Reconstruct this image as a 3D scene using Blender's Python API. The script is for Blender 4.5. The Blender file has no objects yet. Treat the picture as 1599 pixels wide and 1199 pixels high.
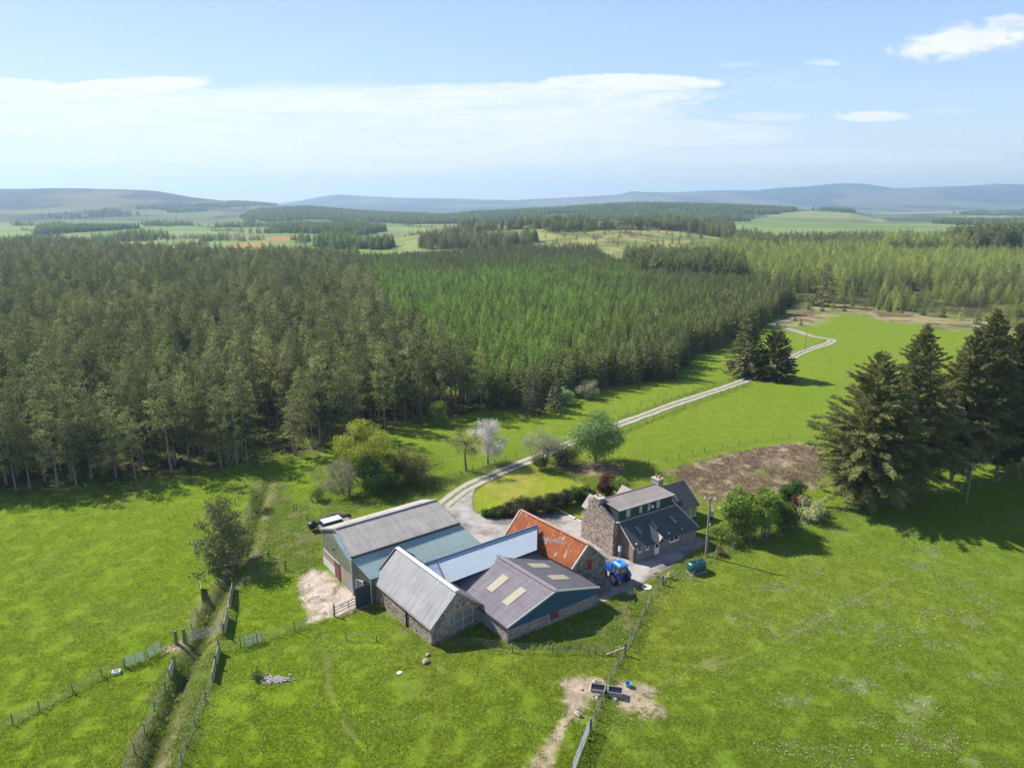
import bpy, math, random
import numpy as np
from mathutils import Vector
from mathutils.geometry import delaunay_2d_cdt

random.seed(7)
RNG = np.random.default_rng(7)
sc = bpy.context.scene
COL = sc.collection
PI = math.pi
R = math.radians

# ------------------------------------------------------------------ survey helpers
# The site was surveyed from the photograph: a drone 47 m up, looking 14.6 degrees down.
F, CX, CY, H, TH = 1067., 799.5, 599.5, 47., R(14.58)
FW = np.array([0, math.cos(TH), -math.sin(TH)])
UP = np.array([0, math.sin(TH), math.cos(TH)])


def ray(x, y):
    return FW + np.array([1., 0, 0]) * (x - CX) / F - UP * (y - CY) / F


def G(x, y, z=0.):
    d = ray(x, y)
    t = (z - H) / d[2]
    return np.array([0, 0, H]) + d * t


def proj(X, Y, Z):
    d = Y * FW[1] + (Z - H) * FW[2]
    return CX + F * X / d, CY - F * (Y * UP[1] + (Z - H) * UP[2]) / d


def slope_of(y):          # tangent of the sight line's elevation for a picture row
    return -np.tan(TH + np.arctan((y - CY) / F))


# ------------------------------------------------------------------ noise and polygons (numpy)
def _h(i, j, s):
    n = (i * 374761393 + j * 668265263 + s * 974711) & 0x7fffffff
    n = ((n ^ (n >> 13)) * 1274126177) & 0x7fffffff
    return ((n ^ (n >> 16)) & 0xffff) / 65535.


def vnoise(x, y, s=0):
    x = np.asarray(x, float); y = np.asarray(y, float)
    xi = np.floor(x).astype(np.int64); yi = np.floor(y).astype(np.int64)
    fx = x - xi; fy = y - yi
    fx = fx * fx * (3 - 2 * fx); fy = fy * fy * (3 - 2 * fy)
    a = _h(xi, yi, s); b = _h(xi + 1, yi, s); c = _h(xi, yi + 1, s); d = _h(xi + 1, yi + 1, s)
    return a + (b - a) * fx + (c - a) * fy + (a - b - c + d) * fx * fy


def fbm(x, y, o=4, s=0):
    r = 0; a = .5; t = 0
    for k in range(o):
        r = r + a * vnoise(x * 2 ** k, y * 2 ** k, s + k * 17); t += a; a *= .5
    return r / t


def inpoly(x, y, poly):
    x = np.asarray(x); y = np.asarray(y)
    r = np.zeros(x.shape, bool); n = len(poly)
    for i in range(n):
        x0, y0 = poly[i]; x1, y1 = poly[(i + 1) % n]
        if y0 == y1:
            continue
        c = (y0 > y) != (y1 > y)
        r ^= c & (x < (x1 - x0) * (y - y0) / (y1 - y0) + x0)
    return r


def segdist(x, y, pts, closed=False):
    d = np.full(np.shape(x), 1e9)
    n = len(pts)
    for i in range(n if closed else n - 1):
        ax, ay = pts[i][:2]; bx, by = pts[(i + 1) % n][:2]
        vx, vy = bx - ax, by - ay
        t = np.clip(((x - ax) * vx + (y - ay) * vy) / (vx * vx + vy * vy + 1e-9), 0, 1)
        d = np.minimum(d, np.hypot(x - ax - t * vx, y - ay - t * vy))
    return d


def sm(a, b, x):
    t = np.clip((x - a) / (b - a), 0, 1)
    return t * t * (3 - 2 * t)


def gp(pts):                                   # picture outline -> ground outline
    return [tuple(G(x, y)[:2]) for x, y in pts]


# ------------------------------------------------------------------ terrain height
DITCH = gp([(425, 738), (405, 790), (392, 845), (362, 905), (330, 955), (318, 990), (300, 1030), (272, 1090), (247, 1150), (225, 1215)])
KNOTS = [(-.6, 65.2, .9, 7), (-8.7, 65.2, .5, 6), (-17, 74.6, -.2, 5), (-19.5, 76, .2, 4), (10.5, 73.0, .5, 5), (19, 84, .3, 5), (11.5, 79, -.2, 4)]


def crest(pts):
    xs, ys = zip(*pts)
    return lambda px: np.interp(px, xs, ys)


HILLS = [   # picture profile of the ridge, distance, depth of the slope in front
    (crest([(-900, 300), (-400, 292), (0, 296), (100, 294.5), (200, 296), (250, 299), (300, 308), (380, 317), (450, 322), (520, 330), (600, 352)]), 4600, 1500),
    (crest([(250, 350), (330, 334), (420, 329), (480, 326), (600, 335), (690, 337), (760, 345), (820, 360)]), 3000, 700),
    (crest([(600, 360), (690, 341), (740, 334), (800, 332), (880, 327), (960, 321.5), (1000, 320), (1050, 321), (1120, 323.5), (1200, 326.5), (1270, 328), (1330, 331), (1370, 341), (1430, 354), (1500, 365)]), 2900, 800),
    (crest([(1250, 352), (1380, 335), (1440, 331), (1500, 329), (1560, 328), (1640, 326), (1800, 322), (2300, 320)]), 4300, 900),
    (crest([(350, 330), (470, 313), (510, 306), (535, 304), (560, 306), (620, 309), (700, 310), (800, 313), (880, 309), (940, 306), (970, 304), (985, 299), (1000, 300), (1040, 301), (1110, 298), (1180, 297.5), (1215, 293.5), (1250, 292), (1280, 289), (1310, 286.5), (1345, 287.5), (1390, 294), (1430, 293), (1500, 291), (1550, 287.5), (1600, 289), (1750, 286), (2300, 296)]), 9500, 2200),
    (crest([(300, 330), (560, 322), (630, 317), (690, 317), (760, 319), (900, 318), (1100, 312), (1400, 311), (1700, 309), (2300, 312)]), 8000, 1500),
    (crest([(560, 392), (640, 372), (700, 362), (790, 357), (880, 354), (980, 353), (1080, 356), (1150, 364), (1230, 385), (1300, 410)]), 980, 260),
]


def T(x, y):
    x = np.asarray(x, float); y = np.asarray(y, float)
    z = (fbm(x / 23, y / 23, 3, 5) - .5) * .7 + (fbm(x / 5, y / 5, 2, 9) - .5) * .16
    farm = sm(26, 6, np.hypot((x - 4) / 1.3, y - 80))
    z = z * (1 - .92 * farm)
    w = 0; hsum = 0
    for kx, ky, kz, ks in KNOTS:
        g = np.exp(-((x - kx) ** 2 + (y - ky) ** 2) / (2 * ks * ks))
        w = w + g; hsum = hsum + g * kz
    z = z + hsum / np.maximum(w, 1)
    near = (y < 130) & (x < 0)
    if np.any(near):
        d = segdist(x, y, DITCH)
        z = z - .75 * np.exp(-(d / (.55 + .5 * fbm(x / 2.5, y / 2.5, 3, 88))) ** 2) * sm(119, 104, y) + .15 * np.exp(-((d - 2.0) / .8) ** 2) * sm(119, 104, y)
    yy = np.maximum(y, 30.)
    px = CX + F * x / (FW[1] * yy + H * math.sin(TH))
    hz = np.zeros_like(z)
    for c, Rk, sg in HILLS:
        top = H + slope_of(c(px)) * Rk
        tt = (yy - Rk) / sg
        prof = np.exp(-np.where(tt < 0, tt, tt * .6) ** 2 * 1.3)
        rough = 1 + (fbm(x / (Rk * .05), y / (Rk * .05), 4, int(Rk)) - .5) * .35 * (1 - prof ** 4)
        hz = np.maximum(hz, np.maximum(top, 0) * prof * rough)
    z = z + hz + sm(200, 900, yy) * (fbm(x / 160, y / 160, 3, 77) - .5) * 5
    return z


def P(px, py, dz=0.):                          # point on the terrain seen at a picture position
    d = ray(px, py); d = d / d[1]
    if py > 400:
        p = G(px, py)
        for _ in range(4):
            z = float(T(p[0], p[1]))
            p = G(px, py, z)
        return np.array([p[0], p[1], z + dz])
    lo, hi = 40., 12000.
    for n in (400, 40, 40):                    # walk along the sight line to the first ground it meets
        ys = np.geomspace(lo, hi, n)
        under = H + d[2] * ys < T(d[0] * ys, ys)
        i = int(np.argmax(under)) if under.any() else n - 1
        lo, hi = ys[max(i - 1, 0)], ys[i]
    return np.array([d[0] * hi, hi, float(T(d[0] * hi, hi)) + dz])


# ------------------------------------------------------------------ scene graph helpers
ORIG = {}


def props(o, label=None, cat=None, group=None, kind=None):
    if label: o['label'] = label
    if cat: o['category'] = cat
    if group: o['group'] = group
    if kind: o['kind'] = kind
    return o


def thing(name, label, cat, loc, group=None):
    o = bpy.data.objects.new(name, None)
    COL.objects.link(o)
    o.location = [float(v) for v in loc]
    o.empty_display_size = .3
    ORIG[o.name] = np.array(loc, float)
    return props(o, label, cat, group)


def raw_mesh(name, V, Fs=None, quads=None, tris=None, mats=(), mi=None, smooth=False, attrs=()):
    me = bpy.data.meshes.new(name)
    V = np.ascontiguousarray(V, dtype=np.float32)
    loops = []; tot = []
    if quads is not None and len(quads):
        loops.append(np.asarray(quads, np.int32).ravel()); tot.append(np.full(len(quads), 4, np.int32))
    if tris is not None and len(tris):
        loops.append(np.asarray(tris, np.int32).ravel()); tot.append(np.full(len(tris), 3, np.int32))
    if Fs:
        loops.append(np.array([i for f in Fs for i in f], np.int32)); tot.append(np.array([len(f) for f in Fs], np.int32))
    L = np.concatenate(loops); N = np.concatenate(tot)
    me.vertices.add(len(V)); me.vertices.foreach_set('co', V.ravel())
    me.loops.add(len(L)); me.loops.foreach_set('vertex_index', L)
    me.polygons.add(len(N))
    st = np.zeros(len(N), np.int32); st[1:] = np.cumsum(N)[:-1]
    me.polygons.foreach_set('loop_start', st)
    me.polygons.foreach_set('loop_total', N)
    if mi is not None:
        me.polygons.foreach_set('material_index', np.asarray(mi, np.int32))
    me.polygons.foreach_set('use_smooth', np.full(len(N), bool(smooth)))
    for an, dom, typ, dat in attrs:
        a = me.attributes.new(an, typ, dom)
        a.data.foreach_set('color' if 'COLOR' in typ else 'value', np.ascontiguousarray(dat, dtype=np.float32).ravel())
    for m in mats:
        me.materials.append(m)
    me.update(calc_edges=True)
    return me


def link(name, me, parent=None, loc=None):
    o = bpy.data.objects.new(name, me)
    COL.objects.link(o)
    if parent is not None:
        o.parent = parent
        ORIG[o.name] = ORIG[parent.name]
    if loc is not None:
        o.location = [float(v) for v in loc]
    return o


class M:
    """collects shapes in world coordinates; build() links them as ONE mesh with metre-scaled UVs"""
    def __init__(s):
        s.v = []; s.f = []

    def poly(s, pts):
        b = len(s.v); s.v += [tuple(map(float, p)) for p in pts]; s.f.append(list(range(b, b + len(pts))))
        return s

    def faces(s, pts, fs):
        b = len(s.v); s.v += [tuple(map(float, p)) for p in pts]; s.f += [[b + i for i in f] for f in fs]
        return s

    def hexa(s, a, b):                         # two quads of 4 corners, joined
        return s.faces(list(a) + list(b), [(3, 2, 1, 0), (4, 5, 6, 7), (0, 1, 5, 4), (1, 2, 6, 5), (2, 3, 7, 6), (3, 0, 4, 7)])

    def slab(s, q, th):                        # a sheet of thickness th below the 3D polygon q
        q = [np.array(p, float) for p in q]
        n = np.cross(q[1] - q[0], q[2] - q[0]); n /= np.linalg.norm(n)
        if n[2] < 0: n = -n
        k = len(q); lo = [p - n * th for p in q]
        top = list(range(k)); bot = [k + i for i in reversed(range(k))]
        nn = np.cross(q[1] - q[0], q[2] - q[0])
        fs = [top, bot] if nn[2] > 0 else [top[::-1], bot[::-1]]
        for i in range(k):
            j = (i + 1) % k
            fs.append((i, k + i, k + j, j) if nn[2] > 0 else (i, j, k + j, k + i))
        return s.faces(q + lo, fs)

    def sheet(s, p00, p10, p11, p01, pitch=.3, amp=.028, th=.07, nv=3, seg=6):
        """profiled sheet: ridges run from the edge p00-p10 (top) down to p01-p11"""
        p00, p10, p11, p01 = [np.array(p, float) for p in (p00, p10, p11, p01)]
        n = np.cross(p10 - p00, p01 - p00) + np.cross(p11 - p01, p11 - p10); n /= np.linalg.norm(n); n = n if n[2] > 0 else -n
        L = np.linalg.norm(p10 - p00); k = max(4, int(L / pitch * seg))
        U = np.linspace(0, 1, k + 1); wv = np.sin(U * L / pitch * 2 * PI) * amp
        rows = []; lo = []
        for j in range(nv + 1):
            b = j / nv
            a = (p00 * (1 - b) + p01 * b)[None] * (1 - U[:, None]) + (p10 * (1 - b) + p11 * b)[None] * U[:, None]
            rows.append(a + n * wv[:, None]); lo.append(a - n * th)
        base = len(s.v); m = k + 1
        s.v += [tuple(p) for r_ in rows for p in r_] + [tuple(p) for r_ in lo for p in r_]
        I = lambda lay, j, i: base + lay * (nv + 1) * m + j * m + i
        up = np.cross(p10 - p00, p01 - p00) @ n > 0
        fs = []
        for j in range(nv):
            for i in range(k):
                fs.append((I(0, j, i), I(0, j, i + 1), I(0, j + 1, i + 1), I(0, j + 1, i)))
                fs.append((I(1, j, i), I(1, j + 1, i), I(1, j + 1, i + 1), I(1, j, i + 1)))
        for i in range(k):
            fs.append((I(0, 0, i), I(1, 0, i), I(1, 0, i + 1), I(0, 0, i + 1))); fs.append((I(0, nv, i), I(0, nv, i + 1), I(1, nv, i + 1), I(1, nv, i)))
        for j in range(nv):
            fs.append((I(0, j, 0), I(0, j + 1, 0), I(1, j + 1, 0), I(1, j, 0))); fs.append((I(0, j, k), I(1, j, k), I(1, j + 1, k), I(0, j + 1, k)))
        s.f += [list(f) if up else list(f)[::-1] for f in fs]
        u = p10 - p00; u = u / np.linalg.norm(u); s.frame = (u, np.cross(n, u))
        return s

    def box(s, c, size, a=0., tilt=None):
        hx, hy, hz = [k / 2 for k in size]
        u = np.array([math.cos(a), math.sin(a), 0]); v = np.array([-u[1], u[0], 0]); w = np.array([0, 0, 1.])
        if tilt is not None:
            u2 = u * math.cos(tilt) + w * math.sin(tilt); w = w * math.cos(tilt) - u * math.sin(tilt); u = u2
        c = np.array(c, float)
        lo = [c + u * i * hx + v * j * hy - w * hz for i, j in ((-1, -1), (1, -1), (1, 1), (-1, 1))]
        hi = [p + w * 2 * hz for p in lo]
        return s.hexa(lo, hi)

    def bar(s, p, q, w, h=None):
        p = np.array(p, float); q = np.array(q, float); h = h or w
        d = q - p; d /= np.linalg.norm(d) + 1e-9
        z = np.array([0, 0, 1.]) if abs(d[2]) < .95 else np.array([1., 0, 0])
        a = np.cross(z, d); a /= np.linalg.norm(a); b = np.cross(d, a)
        k = [(-1, -1), (1, -1), (1, 1), (-1, 1)]
        return s.hexa([p + a * i * w / 2 + b * j * h / 2 for i, j in k][::-1], [q + a * i * w / 2 + b * j * h / 2 for i, j in k][::-1])

    def tube(s, pts, rad, n=8, cap=True):
        pts = [np.array(p, float) for p in pts]
        if not hasattr(rad, '__len__'): rad = [rad] * len(pts)
        rings = []
        for i, p in enumerate(pts):
            d = pts[min(i + 1, len(pts) - 1)] - pts[max(i - 1, 0)]; d /= np.linalg.norm(d) + 1e-9
            z = np.array([0, 0, 1.]) if abs(d[2]) < .9 else np.array([1., 0, 0])
            a = np.cross(z, d); a /= np.linalg.norm(a); b = np.cross(d, a)
            rings.append([p + (a * math.cos(2 * PI * k / n) + b * math.sin(2 * PI * k / n)) * rad[i] for k in range(n)])
        vs = [q for r_ in rings for q in r_]
        fs = [(i * n + k, i * n + (k + 1) % n, (i + 1) * n + (k + 1) % n, (i + 1) * n + k) for i in range(len(pts) - 1) for k in range(n)]
        if cap:
            fs += [list(range(n))[::-1], [(len(pts) - 1) * n + k for k in range(n)]]
        return s.faces(vs, fs)

    def lathe(s, c, axis, prof, n=16):         # prof = [(along axis, radius)]
        c = np.array(c, float); ax = np.array(axis, float); ax /= np.linalg.norm(ax)
        return s.tube_axis(c, ax, prof, n)

    def tube_axis(s, c, ax, prof, n):
        z = np.array([0, 0, 1.]) if abs(ax[2]) < .9 else np.array([1., 0, 0])
        a = np.cross(z, ax); a /= np.linalg.norm(a); b = np.cross(ax, a)
        vs = [c + ax * h + (a * math.cos(2 * PI * k / n) + b * math.sin(2 * PI * k / n)) * max(r_, .002) for h, r_ in prof for k in range(n)]
        fs = [(i * n + k, i * n + (k + 1) % n, (i + 1) * n + (k + 1) % n, (i + 1) * n + k) for i in range(len(prof) - 1) for k in range(n)]
        fs += [list(range(n))[::-1], [(len(prof) - 1) * n + k for k in range(n)]]
        return s.faces(vs, fs)

    def build(s, name, mat, parent=None, smooth=False, label=None, loc=None):
        V = np.array(s.v, float)
        o0 = ORIG[parent.name] if parent is not None else (np.array(loc, float) if loc is not None else np.zeros(3))
        me = raw_mesh(name, V - o0, Fs=s.f, mats=[mat] if not isinstance(mat, (list, tuple)) else mat, smooth=smooth)
        uv = me.uv_layers.new(name='UVMap')
        out = []
        for f in s.f:
            p = V[f]
            n = np.zeros(3)
            for i in range(len(f)):
                n += np.cross(p[i], p[(i + 1) % len(f)])
            n /= np.linalg.norm(n) + 1e-12
            if getattr(s, 'frame', None) is not None: u, v = s.frame
            elif abs(n[2]) > .985:
                e = p[1] - p[0]; e[2] = 0; L_ = np.linalg.norm(e)
                u = e / L_ if L_ > 1e-6 else np.array([1., 0, 0]); v = np.array([-u[1], u[0], 0])
            else:
                u = np.cross([0, 0, 1.], n); u /= np.linalg.norm(u); v = np.cross(n, u)
            out += [c for q in p for c in (q @ u, q @ v)]
        uv.data.foreach_set('uv', np.array(out, np.float32))
        o = link(name, me, parent, None if parent is not None else o0)
        if parent is None: ORIG[o.name] = o0
        if label: o['label'] = label
        return o


def copy_tree(root, loc, rz, scl, label=None, group=None, tone=None):
    r_ = root.copy(); COL.objects.link(r_)
    r_.location = [float(v) for v in loc]; r_.rotation_euler = (0, 0, rz); r_.scale = scl
    if label: r_['label'] = label
    if group: r_['group'] = group
    for ch in root.children:
        c = ch.copy(); COL.objects.link(c); c.parent = r_
        if tone is not None: c['tone'] = float(tone)
        for g_ in ch.children:
            d = g_.copy(); COL.objects.link(d); d.parent = c
    return r_


# ------------------------------------------------------------------ node materials
class NT:
    def __init__(s, name, world=False):
        if world:
            s.t = world.node_tree
        else:
            s.m = bpy.data.materials.new(name); s.m.use_nodes = True; s.t = s.m.node_tree
        s.t.nodes.clear()

    def n(s, typ, ins=None, **kw):
        nd = s.t.nodes.new(typ)
        for k, v in kw.items(): setattr(nd, k, v)
        for k, v in (ins or {}).items(): s.put(nd.inputs[k], v)
        return nd

    def put(s, sock, v):
        if isinstance(v, bpy.types.NodeSocket): s.t.links.new(v, sock)
        elif hasattr(v, '__len__') and sock.type == 'RGBA' and len(v) == 3: sock.default_value = (*v, 1)
        else: sock.default_value = v

    def math(s, op, a, b=0., c=None, clamp=False):
        nd = s.n('ShaderNodeMath', operation=op, use_clamp=clamp)
        s.put(nd.inputs[0], a); s.put(nd.inputs[1], b)
        if c is not None: s.put(nd.inputs[2], c)
        return nd.outputs[0]

    def mix(s, f, a, b, mode='MIX'):
        nd = s.n('ShaderNodeMix', data_type='RGBA', blend_type=mode)
        s.put(nd.inputs[0], f); s.put(nd.inputs[6], a); s.put(nd.inputs[7], b)
        return nd.outputs[2]

    def noise(s, vec, scale, detail=4, rough=.55, dist=0., dim='3D'):
        nd = s.n('ShaderNodeTexNoise', noise_dimensions=dim)
        if vec is not None: s.put(nd.inputs['Vector'], vec)
        s.put(nd.inputs['Scale'], scale); s.put(nd.inputs['Detail'], detail); s.put(nd.inputs['Roughness'], rough); s.put(nd.inputs['Distortion'], dist)
        return nd.outputs[0]

    def ramp(s, f, stops):
        nd = s.n('ShaderNodeValToRGB'); s.put(nd.inputs[0], f)
        e = nd.color_ramp.elements
        while len(e) < len(stops): e.new(.5)
        for k, (p, c) in enumerate(stops):
            e[k].position = p
            c = (c, c, c) if not hasattr(c, '__len__') else c
            e[k].color = (*c, 1)
        return nd.outputs[0]

    def smooth(s, x, a, b):
        nd = s.n('ShaderNodeMapRange', interpolation_type='SMOOTHSTEP')
        s.put(nd.inputs[0], x); nd.inputs[1].default_value = a; nd.inputs[2].default_value = b
        return nd.outputs[0]

    def coord(s, k='Object'):
        return s.n('ShaderNodeTexCoord').outputs[k]

    def mapping(s, v, scale=(1, 1, 1), rot=(0, 0, 0), loc=(0, 0, 0)):
        return s.n('ShaderNodeMapping', {'Vector': v, 'Scale': scale, 'Rotation': rot, 'Location': loc}).outputs[0]

    def attr(s, name, typ='GEOMETRY'):
        return s.n('ShaderNodeAttribute', attribute_name=name, attribute_type=typ)

    def bump(s, h, strength=.5, dist=.1, nrm=None):
        nd = s.n('ShaderNodeBump', {'Height': h, 'Strength': strength, 'Distance': dist})
        if nrm is not None: s.put(nd.inputs['Normal'], nrm)
        return nd.outputs[0]

    def bsdf(s, col, rough=.8, nrm=None, spec=.3, metal=0., **kw):
        b = s.n('ShaderNodeBsdfPrincipled', {'Base Color': col, 'Roughness': rough, 'Metallic': metal, 'Specular IOR Level': spec})
        for k, v in kw.items(): s.put(b.inputs[k.replace('_', ' ')], v)
        if nrm is not None: s.put(b.inputs['Normal'], nrm)
        return b.outputs[0]

    def done(s, sh):
        o = s.n('ShaderNodeOutputMaterial'); s.t.links.new(sh, o.inputs[0])
        return s.m


def m_plain(name, col, rough=.6, var=.15, scale=3., metal=0., spec=.4, bump=0.):
    t = NT(name); c = t.coord()
    n1 = t.noise(c, scale, 5, .65); n2 = t.noise(c, scale * 9, 3, .6)
    f = t.math('ADD', t.math('MULTIPLY', n1, .7), t.math('MULTIPLY', n2, .3))
    k = t.ramp(f, [(.3, tuple(v * (1 - var) for v in col)), (.7, tuple(min(1, v * (1 + var)) for v in col))])
    nr = t.bump(n2, bump, .02) if bump else None
    return t.done(t.bsdf(k, rough, nr, spec, metal))


def m_sheet(name, stops, pitch=.3, sheet=(1.05, 1.9), stain=(.5, .5, .5), stain_amt=.4, seam=.35, rough=.55, bump=.5, spec=.4, extra=None, metal=0., moss=None):
    """profiled roofing or cladding: ridges run up the slope (UV v), sheets lap across and along"""
    t = NT(name); uv = t.n('ShaderNodeUVMap', uv_map='UVMap').outputs[0]
    sep = t.n('ShaderNodeSeparateXYZ', {'Vector': uv}); u, v = sep.outputs[0], sep.outputs[1]
    cs = t.noise(t.mapping(uv, (1.6, .25, 1)), 1.2, 5, .65)       # streaks running down the slope
    cb = t.noise(uv, .35, 4, .6)
    f = t.math('ADD', t.math('MULTIPLY', cs, .6), t.math('MULTIPLY', cb, .4))
    col = t.ramp(f, stops)
    # each sheet weathers a little differently
    iu = t.math('FLOOR', t.math('DIVIDE', u, sheet[0])); iv = t.math('FLOOR', t.math('DIVIDE', v, sheet[1]))
    wn = t.n('ShaderNodeTexWhiteNoise', noise_dimensions='2D')
    cx = t.n('ShaderNodeCombineXYZ', {'X': iu, 'Y': iv}); t.put(wn.inputs['Vector'], cx.outputs[0])
    col = t.mix(t.math('MULTIPLY', wn.outputs[0], .28), col, t.mix(.5, col, stain))
    sp = t.smooth(t.noise(t.mapping(uv, (3, .6, 1)), 1.7, 6, .7), .55, .72)
    col = t.mix(t.math('MULTIPLY', sp, stain_amt), col, stain)
    if moss:
        ms = t.smooth(t.noise(uv, 1.1, 6, .7), .56, .7)
        col = t.mix(t.math('MULTIPLY', ms, .55), col, moss)
    if extra: col = extra(t, uv, col)
    fu = t.math('FRACT', t.math('DIVIDE', u, sheet[0])); fv = t.math('FRACT', t.math('DIVIDE', v, sheet[1]))
    su = t.math('MULTIPLY', t.smooth(fu, .07, .0), .6); sv = t.smooth(fv, .05, .0)
    col = t.mix(t.math('MULTIPLY', t.math('MAXIMUM', su, sv), seam), col, tuple(c * .45 for c in stain))
    nr = t.bump(t.math('ADD', t.math('MULTIPLY', sv, -.6), t.math('MULTIPLY', t.noise(uv, 6., 4, .6), .5)), .35, .03)
    return t.done(t.bsdf(col, rough, nr, spec, metal))


def m_stone(name, a, b, mortar, scale=2.6, lich=None):
    t = NT(name); c = t.coord()
    warp = t.n('ShaderNodeVectorMath', operation='ADD'); t.put(warp.inputs[0], c)
    nz = t.n('ShaderNodeTexNoise', {'Vector': c, 'Scale': 2.2, 'Detail': 3}); sc_ = t.n('ShaderNodeVectorMath', {'Scale': .22}, operation='SCALE'); t.put(sc_.inputs[0], nz.outputs[1]); t.put(warp.inputs[1], sc_.outputs[0])
    mp = t.mapping(warp.outputs[0], (1, 1, 1.5))
    vo = t.n('ShaderNodeTexVoronoi', {'Vector': mp, 'Scale': scale}); ed = t.n('ShaderNodeTexVoronoi', {'Vector': mp, 'Scale': scale}, feature='DISTANCE_TO_EDGE')
    sv = t.n('ShaderNodeSeparateColor', {'Color': vo.outputs['Color']})
    col = t.ramp(sv.outputs[0], [(0, a), (.45, tuple((x + y) / 2 for x, y in zip(a, b))), (.75, b), (1, (b[0] * 1.35, b[1] * 1.15, b[2] * 1.0))])
    col = t.mix(t.math('MULTIPLY', t.noise(c, 9, 4), .5), col, tuple(v * .55 for v in a))
    e = t.smooth(ed.outputs['Distance'], .02, .09)
    col = t.mix(e, mortar, col)
    big = t.noise(c, .5, 4); col = t.mix(t.smooth(big, .4, .75), col, t.mix(.5, col, tuple(v * .6 for v in b)))
    if lich: col = t.mix(t.math('MULTIPLY', t.smooth(t.noise(c, 1.4, 6, .7), .58, .7), .7), col, lich)
    nr = t.bump(t.math('ADD', e, t.math('MULTIPLY', t.noise(c, 12, 4), .6)), .8, .06)
    return t.done(t.bsdf(col, .92, nr, .15))


FB = 1.55


def m_foliage(name, lo, hi, tip=None, rnd_amt=.5, trans=.25, tone=None):
    """leaf material: every tree has its own shade (object random), every leaf clump its own (attribute)"""
    t = NT(name)
    a = t.attr('leaf').outputs['Fac']; rnd = t.n('ShaderNodeObjectInfo').outputs['Random']
    f = t.math('ADD', t.math('MULTIPLY', a, 1 - rnd_amt), t.math('MULTIPLY', rnd, rnd_amt))
    lo, hi = tuple(v * FB for v in lo), tuple(v * FB for v in hi)
    if tip: tip = tuple(v * FB for v in tip)
    if tone: tone = tuple(tuple(v * FB for v in q) for q in tone)
    stops = [(.12, lo), (.8, hi)] + ([(1., tip)] if tip else [])
    col = t.ramp(f, stops)
    if tone:
        tn = t.attr('tone', 'INSTANCER').outputs['Fac']
        col2 = t.ramp(f, [(.12, tone[0]), (.9, tone[1])])
        col = t.mix(t.math('MULTIPLY', tn, 1., clamp=True), col, col2)
    hs = t.n('ShaderNodeHueSaturation', {'Color': col, 'Value': t.math('ADD', t.math('MULTIPLY', t.math('FRACT', t.math('MULTIPLY', rnd, 7.31)), .75), .68)})
    col = hs.outputs[0]
    d = t.bsdf(col, .75, None, .12)
    tr = t.n('ShaderNodeBsdfTranslucent', {'Color': col})
    mx = t.n('ShaderNodeMixShader', {0: trans}); t.t.links.new(d, mx.inputs[1]); t.t.links.new(tr.outputs[0], mx.inputs[2])
    return t.done(mx.outputs[0])


def m_bark(name, a, b):
    t = NT(name); c = t.coord()
    n = t.noise(t.mapping(c, (4, 4, .8)), 2., 5, .65)
    return t.done(t.bsdf(t.ramp(n, [(.3, a), (.7, b)]), .9, t.bump(n, .6, .05), .1))

# ------------------------------------------------------------------ camera, sun, sky
SUN_EL, SUN_AZ = R(43), R(-62)                 # azimuth clockwise from +Y: the sun stands to the left
cam = bpy.data.objects.new('camera', bpy.data.cameras.new('camera')); COL.objects.link(cam)
cam.location = (0, 0, H); cam.rotation_euler = (PI / 2 - TH, 0, 0)
cam.data.sensor_width = 36; cam.data.lens = 36 * F / 1599.; cam.data.clip_start = 1; cam.data.clip_end = 40000
sc.camera = cam
sun = bpy.data.objects.new('sun', bpy.data.lights.new('sun', 'SUN')); COL.objects.link(sun)
sun.data.energy = 4.5; sun.data.angle = R(.53); sun.data.color = (1, .955, .88)
sdir = Vector((math.sin(SUN_AZ) * math.cos(SUN_EL), math.cos(SUN_AZ) * math.cos(SUN_EL), math.sin(SUN_EL)))
sun.rotation_euler = sdir.to_track_quat('Z', 'Y').to_euler(); sun.location = (-60, 0, 120)
sc.view_settings.view_transform = 'Standard'; sc.view_settings.look = 'None'; sc.view_settings.exposure = .97
sc.view_settings.gamma = 1; sc.view_settings.use_curve_mapping = False
sc.render.engine = 'CYCLES'
cy = sc.cycles
cy.use_denoising = True; cy.max_bounces = 6; cy.diffuse_bounces = 3; cy.glossy_bounces = 2; cy.transmission_bounces = 3
cy.transparent_max_bounces = 4; cy.volume_bounces = 0; cy.sample_clamp_indirect = 6; cy.use_adaptive_sampling = True; cy.adaptive_threshold = .015
cy.caustics_reflective = False; cy.caustics_refractive = False

w = bpy.data.worlds.new('World'); sc.world = w; w.use_nodes = True
t = NT('', w)
sky = t.n('ShaderNodeTexSky', sky_type='NISHITA', sun_disc=False, sun_elevation=SUN_EL, sun_rotation=SUN_AZ, altitude=200, air_density=1.0, dust_density=.2, ozone_density=1.3)
gen = t.coord('Generated')
sp = t.n('ShaderNodeSeparateXYZ', {'Vector': gen}); dx, dy, dz = sp.outputs
ay = t.math('MAXIMUM', t.math('ABSOLUTE', dy), .05)
cu = t.math('DIVIDE', dx, ay); cw = t.math('DIVIDE', dz, ay)            # bearing and height of a sky direction


def cloud_uv(px, py):
    d = ray(px, py); return d[0] / d[1], d[2] / d[1]


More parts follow.
